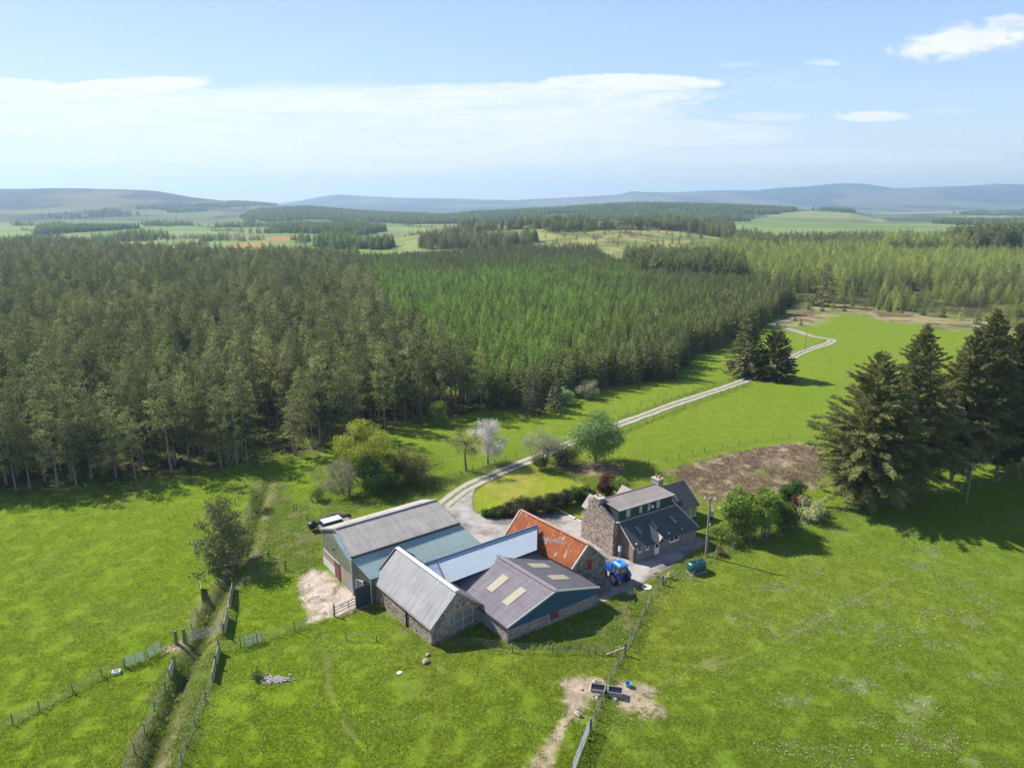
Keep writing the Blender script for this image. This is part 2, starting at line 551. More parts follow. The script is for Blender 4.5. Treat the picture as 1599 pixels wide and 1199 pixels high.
cvec = t.n('ShaderNodeCombineXYZ', {'X': cu, 'Y': t.math('MULTIPLY', cw, 6.0), 'Z': 0.}).outputs[0]
cvec2 = t.n('ShaderNodeCombineXYZ', {'X': cu, 'Y': t.math('MULTIPLY', cw, 2.6), 'Z': 3.}).outputs[0]
n1 = t.noise(cvec, 5., 8, .62, .6); n2 = t.noise(cvec, 15., 6, .65, .4); n3 = t.noise(cvec2, 26., 6, .65, .3)
wob = t.math('ADD', t.math('MULTIPLY', t.math('SUBTRACT', n1, .5), 1.5), t.math('MULTIPLY', t.math('SUBTRACT', n2, .5), .9))
wob2 = t.math('ADD', t.math('MULTIPLY', t.math('SUBTRACT', n3, .5), 2.6), t.math('MULTIPLY', t.math('SUBTRACT', n2, .5), .8))
wob3 = t.math('MULTIPLY', wob2, .5)
cover = None
CLOUDS = [   # centre, half width, half height (picture units), strength, wobble, skew
    (470, 205, 680, 72, .92, 1, 0), (160, 195, 460, 58, .9, 1, 0), (700, 158, 440, 28, 1., 3, .02), (980, 205, 250, 20, .8, 3, 0), (330, 165, 300, 22, .95, 3, .03), (985, 130, 145, 15, 1.3, 3, 0), (840, 146, 160, 12, 1.0, 3, 0),
    (190, 137, 150, 15, 1.25, 3, .05), (15, 140, 90, 18, 1.1, 3, 0), (1515, 62, 120, 30, 1.2, 2, .12), (1575, 32, 50, 11, .9, 2, 0), (1365, 182, 70, 9, 1.2, 2, 0),
    (1195, 183, 75, 9, .6, 2, 0), (1285, 98, 32, 6, .6, 2, 0), (1040, 210, 230, 24, .7, 1, 0), (1250, 245, 330, 14, .45, 1, 0), (980, 266, 26, 7, .5, 2, 0), (900, 180, 190, 12, .65, 1, 0), (1480, 172, 60, 6, .3, 2, 0), (1150, 102, 40, 5, .35, 2, 0),
]
for px, py, a, b, st, wk, sk in CLOUDS:
    u0, w0 = cloud_uv(px, py); ua, _ = cloud_uv(px + a, py); _, wb = cloud_uv(px, py - b)
    du = t.math('SUBTRACT', cu, u0)
    dw = t.math('SUBTRACT', t.math('SUBTRACT', cw, w0), t.math('MULTIPLY', du, sk))
    q = t.math('ADD', t.math('POWER', t.math('ABSOLUTE', t.math('DIVIDE', du, abs(ua - u0))), 2.), t.math('POWER', t.math('ABSOLUTE', t.math('DIVIDE', dw, abs(wb - w0))), 2.))
    q = t.math('ADD', q, (wob, wob2, wob3)[wk - 1])
    k = t.math('MULTIPLY', t.smooth(q, 1.15, .2 if wk == 2 else .62), st)
    cover = k if cover is None else t.math('MAXIMUM', cover, k)
wisp = t.math('MULTIPLY', t.smooth(t.noise(cvec, 3.2, 9, .66, .8), .5, .75), t.smooth(cw, .32, .05))
cover = t.math('MAXIMUM', cover, t.math('MULTIPLY', wisp, .3))
strk = t.noise(t.n('ShaderNodeCombineXYZ', {'X': cu, 'Y': t.math('MULTIPLY', cw, 14.), 'Z': 8.}).outputs[0], 4.5, 7, .6, .5)
cover = t.math('MULTIPLY', cover, t.math('ADD', -.72, t.math('MULTIPLY', t.math('ADD', n2, strk), 1.52)), clamp=True)
SKY_STRENGTH = .112
skycol = t.n('ShaderNodeHueSaturation', {'Color': sky.outputs[0], 'Saturation': .98, 'Value': 1.0}).outputs[0]
lr = t.smooth(cu, -.85, .45)
skycol = t.mix(1., skycol, t.mix(lr, (.72, .67, .70), (1.0, 1.0, 1.0)), 'MULTIPLY')
veil = t.math('MULTIPLY', t.smooth(cw, .17, .0), .62)
skycol = t.mix(1., skycol, t.mix(t.smooth(cw, .0, .26), (.66, .65, .69), (.87, .85, .88)), 'MULTIPLY')
skycol = t.mix(veil, skycol, (3.75, 4.15, 4.5))
col = t.mix(cover, skycol, (4.75, 4.85, 4.95))
bg = t.n('ShaderNodeBackground', {'Color': col, 'Strength': SKY_STRENGTH})
t.t.links.new(bg.outputs[0], t.n('ShaderNodeOutputWorld').inputs[0])

# ------------------------------------------------------------------ ground regions (outlines surveyed from the photograph)
YARD = gp([(684, 792), (712, 770), (742, 752), (757, 747), (741, 768), (737, 785), (742, 799), (760, 808), (800, 806), (862, 799), (876, 797), (925, 824), (955, 860), (992, 876), (1083, 838), (1110, 846), (1075, 868), (1042, 892), (1014, 906), (990, 922), (962, 932), (938, 948), (800, 900), (700, 850)])
PAD = gp([(470, 897), (490, 890), (512, 893), (535, 912), (556, 925), (578, 940), (566, 956), (540, 958), (505, 966), (480, 972), (474, 945), (466, 920)])
TROUGH1 = gp([(878, 1078), (888, 1066), (918, 1060), (945, 1062), (942, 1092), (925, 1098), (905, 1105), (895, 1120), (882, 1150), (862, 1199), (832, 1199), (858, 1150), (880, 1118), (876, 1098)])
TROUGH2 = gp([(960, 1080), (975, 1068), (1005, 1068), (1025, 1078), (1022, 1098), (1035, 1122), (1015, 1116), (985, 1110), (968, 1112), (962, 1098)])
GATEMUD = gp([(255, 1012), (268, 1004), (292, 1003), (300, 1010), (285, 1015), (265, 1018)])
BRACKEN = gp([(1045, 735), (1075, 722), (1130, 708), (1190, 698), (1245, 694), (1275, 705), (1290, 730), (1275, 760), (1230, 770), (1190, 765), (1140, 775), (1110, 785), (1090, 770), (1060, 752)])
BRACKEN2 = gp([(862, 722), (905, 720), (960, 722), (985, 735), (960, 745), (900, 742)])
LAWN = gp([(741, 770), (760, 752), (800, 735), (830, 728), (870, 738), (905, 752), (925, 762), (880, 775), (820, 795), (765, 805), (742, 797), (738, 785)])
LAWN2 = gp([(868, 793), (905, 786), (915, 788), (935, 800), (925, 818), (900, 808)])
ROUGH = [gp(p) for p in (
    [(480, 730), (500, 790), (498, 830), (560, 800), (690, 770), (755, 742), (800, 728), (830, 715), (780, 722), (700, 742), (640, 748), (560, 775), (515, 780), (500, 720), (545, 705)],
    [(405, 800), (440, 780), (480, 790), (500, 830), (500, 880), (470, 895), (450, 890), (370, 905), (325, 890), (340, 860)],
    [(560, 945), (600, 965), (650, 1000), (690, 1015), (790, 1020), (975, 1018), (1040, 900), (1020, 905), (940, 945), (800, 1003), (730, 985), (680, 1012), (610, 965), (588, 945)],
    [(1040, 895), (1110, 845), (1180, 835), (1250, 800), (1330, 785), (1330, 795), (1240, 822), (1170, 850), (1110, 868), (1060, 892)],
    [(400, 735), (375, 890), (300, 985), (360, 990), (375, 905), (450, 760)],
    [(275, 1035), (345, 1015), (335, 1060), (275, 1215), (190, 1215), (240, 1105)],
    [(870, 740), (985, 742), (1045, 735), (1060, 755), (1000, 745), (960, 765), (925, 762)],
    [(0, 760), (200, 752), (330, 735), (500, 700), (500, 712), (330, 748), (200, 768), (0, 790)])]
TAN = gp([(1215, 500), (1240, 478), (1300, 470), (1400, 482), (1480, 492), (1620, 505), (1760, 530), (1700, 545), (1560, 520), (1470, 515), (1380, 500), (1320, 490), (1260, 512), (1232, 520)])
PINE_G = gp([(-420, 800), (0, 768), (90, 766), (165, 758), (300, 738), (500, 702), (540, 685), (640, 662), (705, 650), (762, 640), (700, 610), (655, 585), (610, 530), (578, 480), (560, 418), (250, 412), (120, 400), (0, 388), (-300, 380), (-700, 400)])
SPRUCE_G = gp([(768, 638), (830, 636), (880, 622), (930, 606), (985, 600), (1045, 592), (1072, 566), (1105, 545), (1150, 528), (1195, 505), (1218, 490), (1234, 478), (1225, 462), (1165, 448), (1060, 432), (960, 418), (930, 404), (800, 403), (562, 410), (562, 420), (582, 480), (618, 530), (662, 582), (706, 606)])
LARCH_G = gp([(1236, 474), (1282, 472), (1335, 476), (1400, 486), (1480, 490), (1599, 512), (1900, 580), (2000, 440), (1600, 398), (1400, 392), (1150, 390), (1110, 398), (1060, 412), (1165, 446), (1228, 460)])
FARP = {   # far regions in picture rows: outline, albedo
    'block': ([(52, 366), (75, 351), (180, 350), (215, 352), (246, 360), (240, 372), (150, 374)], 1000),
}


def soft(x, y, poly, wdt, jit=0., js=3., seed=1):
    ax = np.array(poly); m = wdt * 2 + jit * 2
    lo = ax.min(0) - m; hi = ax.max(0) + m
    out = np.zeros(len(x))
    k = (x > lo[0]) & (x < hi[0]) & (y > lo[1]) & (y < hi[1])
    if not k.any(): return out
    xx = x[k]; yy = y[k]
    if jit:
        xx = xx + (fbm(xx / js, yy / js, 4, seed) - .5) * 2 * jit; yy = yy + (fbm(xx / js + 50, yy / js, 4, seed + 5) - .5) * 2 * jit
    d = segdist(xx, yy, poly, True)
    d = np.where(inpoly(xx, yy, poly), d, -d)
    out[k] = sm(-wdt, wdt, d)
    return out


def lerp(c, col, m):
    return c + (np.array(col)[None, :] - c) * m[:, None]


FIELD = (.124, .178, .012); ROUGHC = (.095, .142, .020)


def ground_colour(x, y, z):
    px, py = proj(x, y, z)
    n1 = fbm(x / 9, y / 9, 4, 21); n2 = fbm(x / 2.2, y / 2.2, 4, 22); n3 = fbm(x / 40, y / 40, 3, 23); n4 = fbm(x / .8, y / .8, 2, 24)
    c = np.tile(np.array(FIELD), (len(x), 1))
    c = lerp(c, (.155, .185, .018), sm(.45, .72, n3))
    # left and far-right meadow are fresher
    leftm = sm(-10, -22, x + (y - 80) * .1)
    c = lerp(c, (.130, .198, .008), leftm * .8)
    c = lerp(c, (.108, .162, .012), sm(.5, .7, n2) * .25)
    c = lerp(c, (.130, .165, .030), sm(.55, .72, n1) * .3)
    rgt = sm(2, 14, x - 8 - (y - 60) * .35) * sm(112, 96, y)
    c = lerp(c, (.100, .168, .017), rgt * .45)
    c = lerp(c, (.17, .18, .09), rgt * sm(.56, .70, fbm(x / 4.5, y / 3., 4, 31)) * sm(.5, .62, n4) * .6)
    mid = sm(120, 150, y) * sm(420, 380, y)
    c = lerp(c, (.132, .195, .014), mid * .7)
    rg = np.zeros(len(x))
    for i, p in enumerate(ROUGH): rg = np.maximum(rg, soft(x, y, p, 1.5, 2., 3., 40 + i))
    c = lerp(c, ROUGHC, rg * .9)
    c = lerp(c, (.115, .150, .030), rg * sm(.46, .62, n2) * .7)
    c = lerp(c, (.20, .17, .09), rg * sm(.58, .70, fbm(x / 1.7, y / 1.7, 4, 33)) * .75)
    # faint tractor lines across the pastures
    for pts, wd in (([(1040, 1035), (1110, 1040), (1200, 1010), (1290, 960), (1400, 900)], .7), ([(512, 1070), (535, 1130), (560, 1160), (575, 1180)], .55), ([(1000, 1080), (1100, 1035), (1180, 1000)], .5), ([(505, 990), (515, 1080)], .4)):
        d = segdist(x, y, gp(pts)); c = lerp(c, (.15, .16, .05), np.exp(-(d / wd) ** 2) * sm(.35, .6, n2) * .6)
    br = np.maximum(soft(x, y, BRACKEN, 1.5, 2.5, 5, 51), soft(x, y, BRACKEN2, 1, 1.5, 4, 52))
    bc = np.array((.17, .12, .085))[None] * (.6 + .9 * n2[:, None]); bc = lerp(bc, (.34, .28, .17), sm(.48, .62, fbm(x / 1.2, y / 1.2, 4, 61)) * .8)
    bc = lerp(bc, (.10, .13, .03), sm(.56, .7, n1) * .6)
    c = c + (bc - c) * br[:, None]
    tan = soft(x, y, TAN, 4, 6, 14, 53)
    tc = lerp(np.tile(np.array((.24, .21, .10)), (len(x), 1)), (.14, .16, .05), sm(.42, .6, n1)); tc = lerp(tc, (.12, .075, .055), sm(.56, .68, fbm(x / 7, y / 7, 4, 62)))
    c = c + (tc - c) * tan[:, None]
    lw = np.maximum(soft(x, y, LAWN, .5, .5, 2, 54), soft(x, y, LAWN2, .3, .2, 2, 55))
    lc = lerp(np.tile(np.array((.185, .225, .018)), (len(x), 1)), (.235, .235, .04), sm(.45, .65, n1))
    c = c + (lc - c) * lw[:, None]
    for p, k in ((PAD, 1), (TROUGH1, 2), (TROUGH2, 3), (GATEMUD, 4)):
        m_ = soft(x, y, p, .5, 1.0, 1.8, 70 + k)
        dc = np.array((.36, .285, .20) if k != 1 else (.42, .35, .29))[None] * (.72 + .55 * n4[:, None])
        dc = lerp(dc, (.20, .19, .08), sm(.52, .66, n2) * (.75 if k == 1 else .4))
        c = c + (dc - c) * m_[:, None]
    # ditch bed
    nb = (x < 0) & (y < 135)
    d = np.full(len(x), 99.); d[nb] = segdist(x[nb], y[nb], DITCH)
    d = d + (n2 - .5) * 1.2; dm = np.exp(-(d / .8) ** 2) * sm(119, 100, y)
    c = lerp(c, (.05, .048, .022), dm * .8); c = lerp(c, (.22, .18, .11), np.exp(-((d - 1.3) / .7) ** 2) * sm(.45, .62, n1) * .8)
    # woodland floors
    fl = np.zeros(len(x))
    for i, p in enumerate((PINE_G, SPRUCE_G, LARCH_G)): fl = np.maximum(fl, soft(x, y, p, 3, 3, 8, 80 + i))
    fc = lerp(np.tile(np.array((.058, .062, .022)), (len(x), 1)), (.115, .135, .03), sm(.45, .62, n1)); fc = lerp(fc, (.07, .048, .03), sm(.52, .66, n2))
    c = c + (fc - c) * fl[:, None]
    # beyond the woods
    far = sm(520, 640, y) * (1 - fl)
    f1 = fbm(x / 420, y / 300, 2, 91)
    cell = _h(np.floor((x + y * .35) / 190).astype(np.int64), np.floor((y - x * .2) / 150).astype(np.int64), 5)
    fcol = lerp(np.tile(np.array((.115, .175, .04)), (len(x), 1)), (.17, .22, .06), sm(.3, .7, cell)); fcol = lerp(fcol, (.15, .165, .07), (cell > .78) * 1.)
    fcol = lerp(fcol, (.08, .098, .042), sm(1700, 2500, y))
    jx = px + (fbm(x / 60, y / 60, 3, 92) - .5) * 26; jy = py + (fbm(x / 60, y / 60, 3, 93) - .5) * 5
    gor = inpoly(jx, jy, [(345, 389), (380, 376), (450, 366), (470, 370), (430, 382), (390, 388)])
    fcol = lerp(fcol, (.34, .16, .045), gor * sm(.35, .6, fbm(x / 14, y / 14, 3, 94)))
    moor = sm(600, 690, y) * sm(1400, 1150, y) * sm(560, 700, px) * sm(1400, 1150, px)
    mc = lerp(np.tile(np.array((.23, .235, .075)), (len(x), 1)), (.13, .16, .05), sm(.42, .58, fbm(x / 28, y / 28, 4, 95))); mc = lerp(mc, (.13, .085, .05), sm(.60, .7, fbm(x / 20, y / 20, 3, 96)))
    fcol = fcol + (mc - fcol) * moor[:, None]
    # hills
    lh = sm(1750, 2050, y) * sm(640, 480, px)
    hn = fbm(x / 240, y / 420, 5, 97)
    hc = lerp(np.tile(np.array((.022, .027, .024)), (len(x), 1)), (.105, .095, .052), sm(.44, .60, hn)); hc = lerp(hc, (.11, .135, .05), sm(.34, .10, (z - 0) / 150.) * sm(.45, .62, fbm(x / 200, y / 200, 3, 98)))
    fcol = fcol + (hc - fcol) * lh[:, None]
    mh = sm(2000, 2300, y) * sm(620, 700, px) * sm(4200, 3900, y)
    fcol = lerp(fcol, (.05, .075, .03), mh * .85)
    bare = inpoly(jx, jy, [(1160, 350), (1200, 335), (1262, 329), (1330, 333), (1380, 342), (1400, 352), (1380, 361), (1200, 361)]) * mh
    fcol = lerp(fcol, (.19, .215, .08), bare)
    rv = sm(2600, 3200, y) * sm(1330, 1400, px) * sm(7000, 6000, y)
    rcell = _h(np.floor((x + y * .2) / 420).astype(np.int64), np.floor((y - x * .3) / 330).astype(np.int64), 9)
    rc = lerp(np.tile(np.array((.05, .075, .035)), (len(x), 1)), (.16, .22, .08), (rcell > .5) * 1.); rc = lerp(rc, (.2, .17, .1), (rcell > .88) * 1.)
    fcol = fcol + (rc - fcol) * rv[:, None]
    fcol = lerp(fcol, (.035, .042, .04), sm(5800, 6500, y)); fcol = lerp(fcol, (.11, .11, .075), sm(5800, 6500, y) * sm(.46, .60, fbm(x / 500, y / 900, 5, 131)))
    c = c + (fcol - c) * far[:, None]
    rough = np.clip(np.maximum(rg, np.maximum(br, fl)), 0, 1)
    return np.clip(c, .004, .9), rough


# one ground sheet, finer near the farm, out past the hills
rr = np.concatenate([np.geomspace(26, 44, 40, False), np.geomspace(44, 130, 400, False), np.geomspace(130, 420, 230, False), np.geomspace(420, 12500, 330)])
aa = np.linspace(R(-56), R(56), 900)
RRg, AAg = np.meshgrid(rr, aa, indexing='ij')
gx = (RRg * np.sin(AAg)).ravel(); gy = (RRg * np.cos(AAg)).ravel()
gz = T(gx, gy)
gc, grough = ground_colour(gx, gy, gz)
nr_, na_ = RRg.shape
idx = np.arange(nr_ * na_).reshape(nr_, na_)
gq = np.stack([idx[:-1, :-1].ravel(), idx[:-1, 1:].ravel(), idx[1:, 1:].ravel(), idx[1:, :-1].ravel()], 1)
gq = gq[:, ::-1]

t = NT('ground_cover')
vc = t.attr('cover').outputs['Color']; rgh = t.attr('rough').outputs['Fac']; c = t.coord()
na = t.noise(c, 2.6, 6, .7); nb = t.noise(c, 11., 4, .65); ncl = t.noise(c, .45, 5, .6)
f = t.math('ADD', t.math('ADD', t.math('MULTIPLY', na, .45), t.math('MULTIPLY', nb, .35)), t.math('MULTIPLY', ncl, .25))
k = t.ramp(f, [(.36, .55), (.5, .98), (.66, 1.45)])
hs = t.mix(1., vc, k, 'MULTIPLY')
yl = t.mix(t.math('MULTIPLY', t.smooth(t.noise(c, 1.3, 5, .65), .52, .7), .25), hs, t.mix(1., hs, (1.5, 1.12, 1.25), 'MULTIPLY'))
hb = t.math('ADD', t.math('MULTIPLY', na, 1.), t.math('MULTIPLY', nb, .5))
nrm = t.bump(hb, t.math('ADD', .55, t.math('MULTIPLY', rgh, .4)), .25)
MAT_GROUND = t.done(t.bsdf(yl, .95, nrm, .08))
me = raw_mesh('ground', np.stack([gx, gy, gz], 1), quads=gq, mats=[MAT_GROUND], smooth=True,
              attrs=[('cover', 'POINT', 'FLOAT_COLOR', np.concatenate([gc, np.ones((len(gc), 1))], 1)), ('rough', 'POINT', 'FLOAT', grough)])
props(link('ground', me), kind='structure')


def sheet(name, poly, mat, step, off, jit=.25, seed=3, attr=None):
    """a surface sheet laid on the ground with a slightly ragged edge"""
    rng = np.random.default_rng(seed)
    out = []
    for i in range(len(poly)):
        a = np.array(poly[i]); b = np.array(poly[(i + 1) % len(poly)]); L = np.linalg.norm(b - a); n = max(1, int(L / .6))
        for k_ in range(n): out.append(a + (b - a) * k_ / n)
    out = np.array(out)
    d = np.stack([fbm(out[:, 0] / 1.1, out[:, 1] / 1.1, 3, seed) - .5, fbm(out[:, 0] / 1.1 + 40, out[:, 1] / 1.1, 3, seed) - .5], 1) * 2.2 * jit
    out = out + d
    lo = out.min(0); hi = out.max(0)
    X, Y = np.meshgrid(np.arange(lo[0], hi[0], step), np.arange(lo[1], hi[1], step)); X = X.ravel() + .013; Y = Y.ravel() + .017
    k_ = inpoly(X, Y, out) & (segdist(X, Y, out, True) > step * .4)
    pts = [Vector(p) for p in np.concatenate([out, np.stack([X[k_], Y[k_]], 1)])]
    n = len(out)
    v, e, fs, *_ = delaunay_2d_cdt(pts, [(i, (i + 1) % n) for i in range(n)], [], 1, 1e-4)
    v = np.array([tuple(p) for p in v]); z = T(v[:, 0], v[:, 1]) + off
    fs = [f_ if np.cross(v[f_[1]] - v[f_[0]], v[f_[2]] - v[f_[0]]) > 0 else f_[::-1] for f_ in fs]
    me = raw_mesh(name, np.column_stack([v, z]), Fs=fs, mats=[mat], smooth=True, attrs=[('edge', 'POINT', 'FLOAT', segdist(v[:, 0], v[:, 1], out, True))])
    return props(link(name, me), kind='structure')


def m_gravel(name, a, b, moss):
    t = NT(name); c = t.coord()
    n = t.noise(c, .6, 6, .6); n2 = t.noise(c, 9, 4, .7); n3 = t.noise(c, 2.2, 5, .65)
    col = t.ramp(t.math('ADD', t.math('MULTIPLY', n, .6), t.math('MULTIPLY', n2, .4)), [(.34, a), (.66, b)])
    col = t.mix(t.smooth(t.noise(c, .16, 5, .62), .42, .62), col, tuple(v * .55 for v in a))
    rut = t.smooth(t.noise(t.mapping(c, (.5, 2.2, 1), (0, 0, .6)), .8, 4, .6), .55, .66)
    col = t.mix(t.math('MULTIPLY', rut, .35), col, tuple(v * .6 for v in a))
    e = t.attr('edge').outputs['Fac']
    g = t.smooth(t.math('ADD', e, t.math('MULTIPLY', n3, 1.3)), 1.0, .45)
    col = t.mix(g, col, moss)
    return t.done(t.bsdf(col, .9, t.bump(n2, .5, .04), .2))


MAT_GRAVEL = m_gravel('gravel', (.27, .245, .225), (.42, .385, .355), (.14, .15, .045))
sheet('yard', YARD, MAT_GRAVEL, 1.1, .035)

# farm track: two stony wheel ways with a grass strip between
TRACK = [(690, 790), (712, 772), (735, 758), (762, 745), (795, 731), (830, 717), (880, 696), (925, 680), (965, 664), (1015, 646), (1065, 628), (1120, 610), (1176, 590), (1222, 568), (1250, 552), (1280, 541), (1298, 534), (1296, 530), (1270, 525), (1235, 514), (1212, 509), (1202, 506), (1215, 503), (1242, 496)]
tg = np.array([G(*p)[:2] for p in TRACK])
dense = []
for i in range(len(tg) - 1):
    p0 = tg[max(i - 1, 0)]; p1 = tg[i]; p2 = tg[i + 1]; p3 = tg[min(i + 2, len(tg) - 1)]
    n = max(2, int(np.linalg.norm(p2 - p1) / .7))
    for k_ in range(n):
        s_ = k_ / n
        dense.append(.5 * ((2 * p1) + (-p0 + p2) * s_ + (2 * p0 - 5 * p1 + 4 * p2 - p3) * s_ ** 2 + (-p0 + 3 * p1 - 3 * p2 + p3) * s_ ** 3))
dense = np.array(dense)
tang = np.gradient(dense, axis=0); tang /= np.linalg.norm(tang, axis=1)[:, None] + 1e-9
side = np.stack([-tang[:, 1], tang[:, 0]], 1)
lat = np.linspace(-1, 1, 13)
half = 1.6 + .0 * np.arange(len(dense)); half = half + (fbm(np.arange(len(dense)) / 3., np.zeros(len(dense)), 3, 6) - .5) * .5
tv = (dense[:, None, :] + side[:, None, :] * lat[None, :, None] * half[:, None, None]).reshape(-1, 2)
tz = T(tv[:, 0], tv[:, 1]) + .06
ti = np.arange(len(tv)).reshape(len(dense), 13)
tq = np.stack([ti[:-1, :-1].ravel(), ti[:-1, 1:].ravel(), ti[1:, 1:].ravel(), ti[1:, :-1].ravel()], 1)[:, ::-1]
t = NT('track_surface'); c = t.coord(); la = t.attr('across').outputs['Fac']
n3 = t.noise(c, 1.6, 5, .65); n2 = t.noise(c, 8, 4, .7)
stone = t.ramp(n2, [(.3, (.27, .245, .21)), (.7, (.44, .40, .345))])
grass = t.ramp(n3, [(.35, (.085, .12, .02)), (.65, (.18, .19, .07))])
al = t.math('ABSOLUTE', la)
mid_ = t.smooth(t.math('ADD', al, t.math('MULTIPLY', t.math('SUBTRACT', n3, .5), .5)), .28, .12)
edg = t.smooth(t.math('ADD', al, t.math('MULTIPLY', t.math('SUBTRACT', n3, .5), .5)), .80, .95)
col = t.mix(t.math('MAXIMUM', mid_, edg), stone, grass)
MAT_TRACK = t.done(t.bsdf(col, .92, t.bump(n2, .5, .05), .15))
me = raw_mesh('track', np.column_stack([tv, tz]), quads=tq, mats=[MAT_TRACK], smooth=True, attrs=[('across', 'POINT', 'FLOAT', np.tile(lat, len(dense)))])
props(link('track', me), kind='structure')
TRACKLINE = [tuple(p) for p in dense[::6]]

# ------------------------------------------------------------------ vegetation shapes
def unit(a):
    return a / (np.linalg.norm(a, axis=-1, keepdims=True) + 1e-9)


def blades(c, ax, L, W, rng, nrm=None):
    """leaf-shaped quads: base c, direction ax, length, width"""
    n = len(c)
    rv = unit(rng.normal(size=(n, 3))) if nrm is None else unit(nrm + rng.normal(size=(n, 3)) * .38)
    sd = unit(np.cross(ax, rv))
    L = np.broadcast_to(L, (n,))[:, None]; W = np.broadcast_to(W, (n,))[:, None]
    v = np.stack([c, c + ax * L * .45 + sd * W * .5, c + ax * L, c + ax * L * .45 - sd * W * .5], 1)
    return v.reshape(-1, 3)


def leaf_mesh(name, V, mat, leaf):
    n = len(V) // 4
    return raw_mesh(name, V, quads=np.arange(4 * n).reshape(n, 4), mats=[mat], attrs=[('leaf', 'FACE', 'FLOAT', leaf)])


def limbs_mesh(name, tubes, mat, n=6):
    m = M()
    for pts, rad in tubes: m.tube(pts, rad, n, cap=False)
    return raw_mesh(name, np.array(m.v), Fs=m.f, mats=[mat], smooth=True)


def conifer(seed, Ht, Rb, cs, step, nb, el0, el1, sl, sw, den, pw=1., droop=.12, irr=.3, clump=0, top=.0, bend=.0, dead=False, spread=1.0, belly=False):
    """crown blades + trunk and limb tubes of one conifer"""
    rng = np.random.default_rng(seed)
    Vs = []; lf = []; tubes = []
    ph = rng.uniform(0, 6.28); bx = bend * Ht
    ctr = lambda z: np.array([bx * (z / Ht) ** 2 * math.cos(ph), bx * (z / Ht) ** 2 * math.sin(ph), z])
    r0 = .0095 * Ht + .03
    tubes.append(([ctr(-.3), ctr(Ht * .25), ctr(Ht * .6), ctr(Ht * .97)], [r0 * 1.25, r0 * .85, r0 * .5, .03]))
    z = cs * Ht
    while z < Ht - .15:
        tt = (z - cs * Ht) / (Ht * (1 - cs))
        side_bias = rng.uniform(0, 6.28)
        for k in range(max(3, int(nb * (1.1 - .5 * tt)))):
            az = rng.uniform(0, 6.28)
            Lb = (Rb * (1 - tt) ** pw * (min(1., .42 + 2.4 * tt) if belly else 1.) * (1 - irr + 2 * irr * rng.random()) * (1 + .25 * irr * math.cos(az - side_bias)) + .18 + top * (1 - tt))
            el = R(el0 + (el1 - el0) * tt + rng.normal() * (12 if irr > .4 else 8))
            d = np.array([math.cos(az) * math.cos(el), math.sin(az) * math.cos(el), math.sin(el)])
            b0 = ctr(z + rng.uniform(-.5, .5) * step)
            n = max(2, int(Lb * den))
            s = Lb * (.22 + .78 * rng.random(n) ** (.55 if not clump else .22))
            c = b0 + d * s[:, None]; c[:, 2] -= droop * s ** 2 / max(Lb, .4) + 0
            if Lb > 1.2 and step > .3: tubes.append(([b0, b0 + d * Lb * .5 - [0, 0, droop * Lb * .25], b0 + d * Lb * .93 - [0, 0, droop * Lb * .85]], [.012 * Lb + .012, .008 * Lb + .008, .006]))
            if clump:
                c = c + rng.normal(size=(n, 3)) * clump * np.array([1, 1, .75])
                ax = unit(rng.normal(size=(n, 3)) + d * .5 + [0, 0, .35])
            else:
                sg = np.where(rng.random(n) < .5, -1, 1) * R(48) * rng.uniform(.4, 1.3, n) * spread
                tip = s > Lb * .9; sg[tip] *= .25
                ca, sa = np.cos(sg), np.sin(sg)
                ax = np.stack([d[0] * ca - d[1] * sa, d[0] * sa + d[1] * ca, d[2] + rng.normal(size=n) * .22 - .18], 1); ax = unit(ax)
                c = c + rng.normal(size=(n, 3)) * (.06 if not belly else .07 + .22 * (1 - tt)) * np.array([1, 1, .7])
            bl = rng.uniform(0, .5)
            no = c - ctr(z); no[:, 2] = 0; no = unit(no) * .8 + [0, 0, .75]
            Vs.append(blades(c, ax, sl * rng.uniform(.6, 1.3, n) * (.5 + .5 * (1 - tt)), sw * rng.uniform(.7, 1.3, n), rng, no))
            lf.append(np.clip(bl + rng.uniform(0, .5, n), 0, 1))
        z += step * rng.uniform(.8, 1.2)
    # leader
    n = 6; c = np.tile(ctr(Ht - .35), (n, 1)) + rng.normal(size=(n, 3)) * .05; c[:, 2] += rng.uniform(0, .3, n)
    Vs.append(blades(c, unit(rng.normal(size=(n, 3)) * .35 + [0, 0, 1]), sl * .8, sw, rng)); lf.append(rng.uniform(.4, .9, n))
    if dead:   # bare snags under the crown
        for k in range(9):
            az = rng.uniform(0, 6.28); zz = rng.uniform(.25, 1.) * cs * Ht; Lb = rng.uniform(.5, 1.8)
            b0 = ctr(zz); tubes.append(([b0, b0 + [math.cos(az) * Lb, math.sin(az) * Lb, -.15 * Lb]], [.035, .01]))
    return np.concatenate(Vs), np.concatenate(lf), tubes


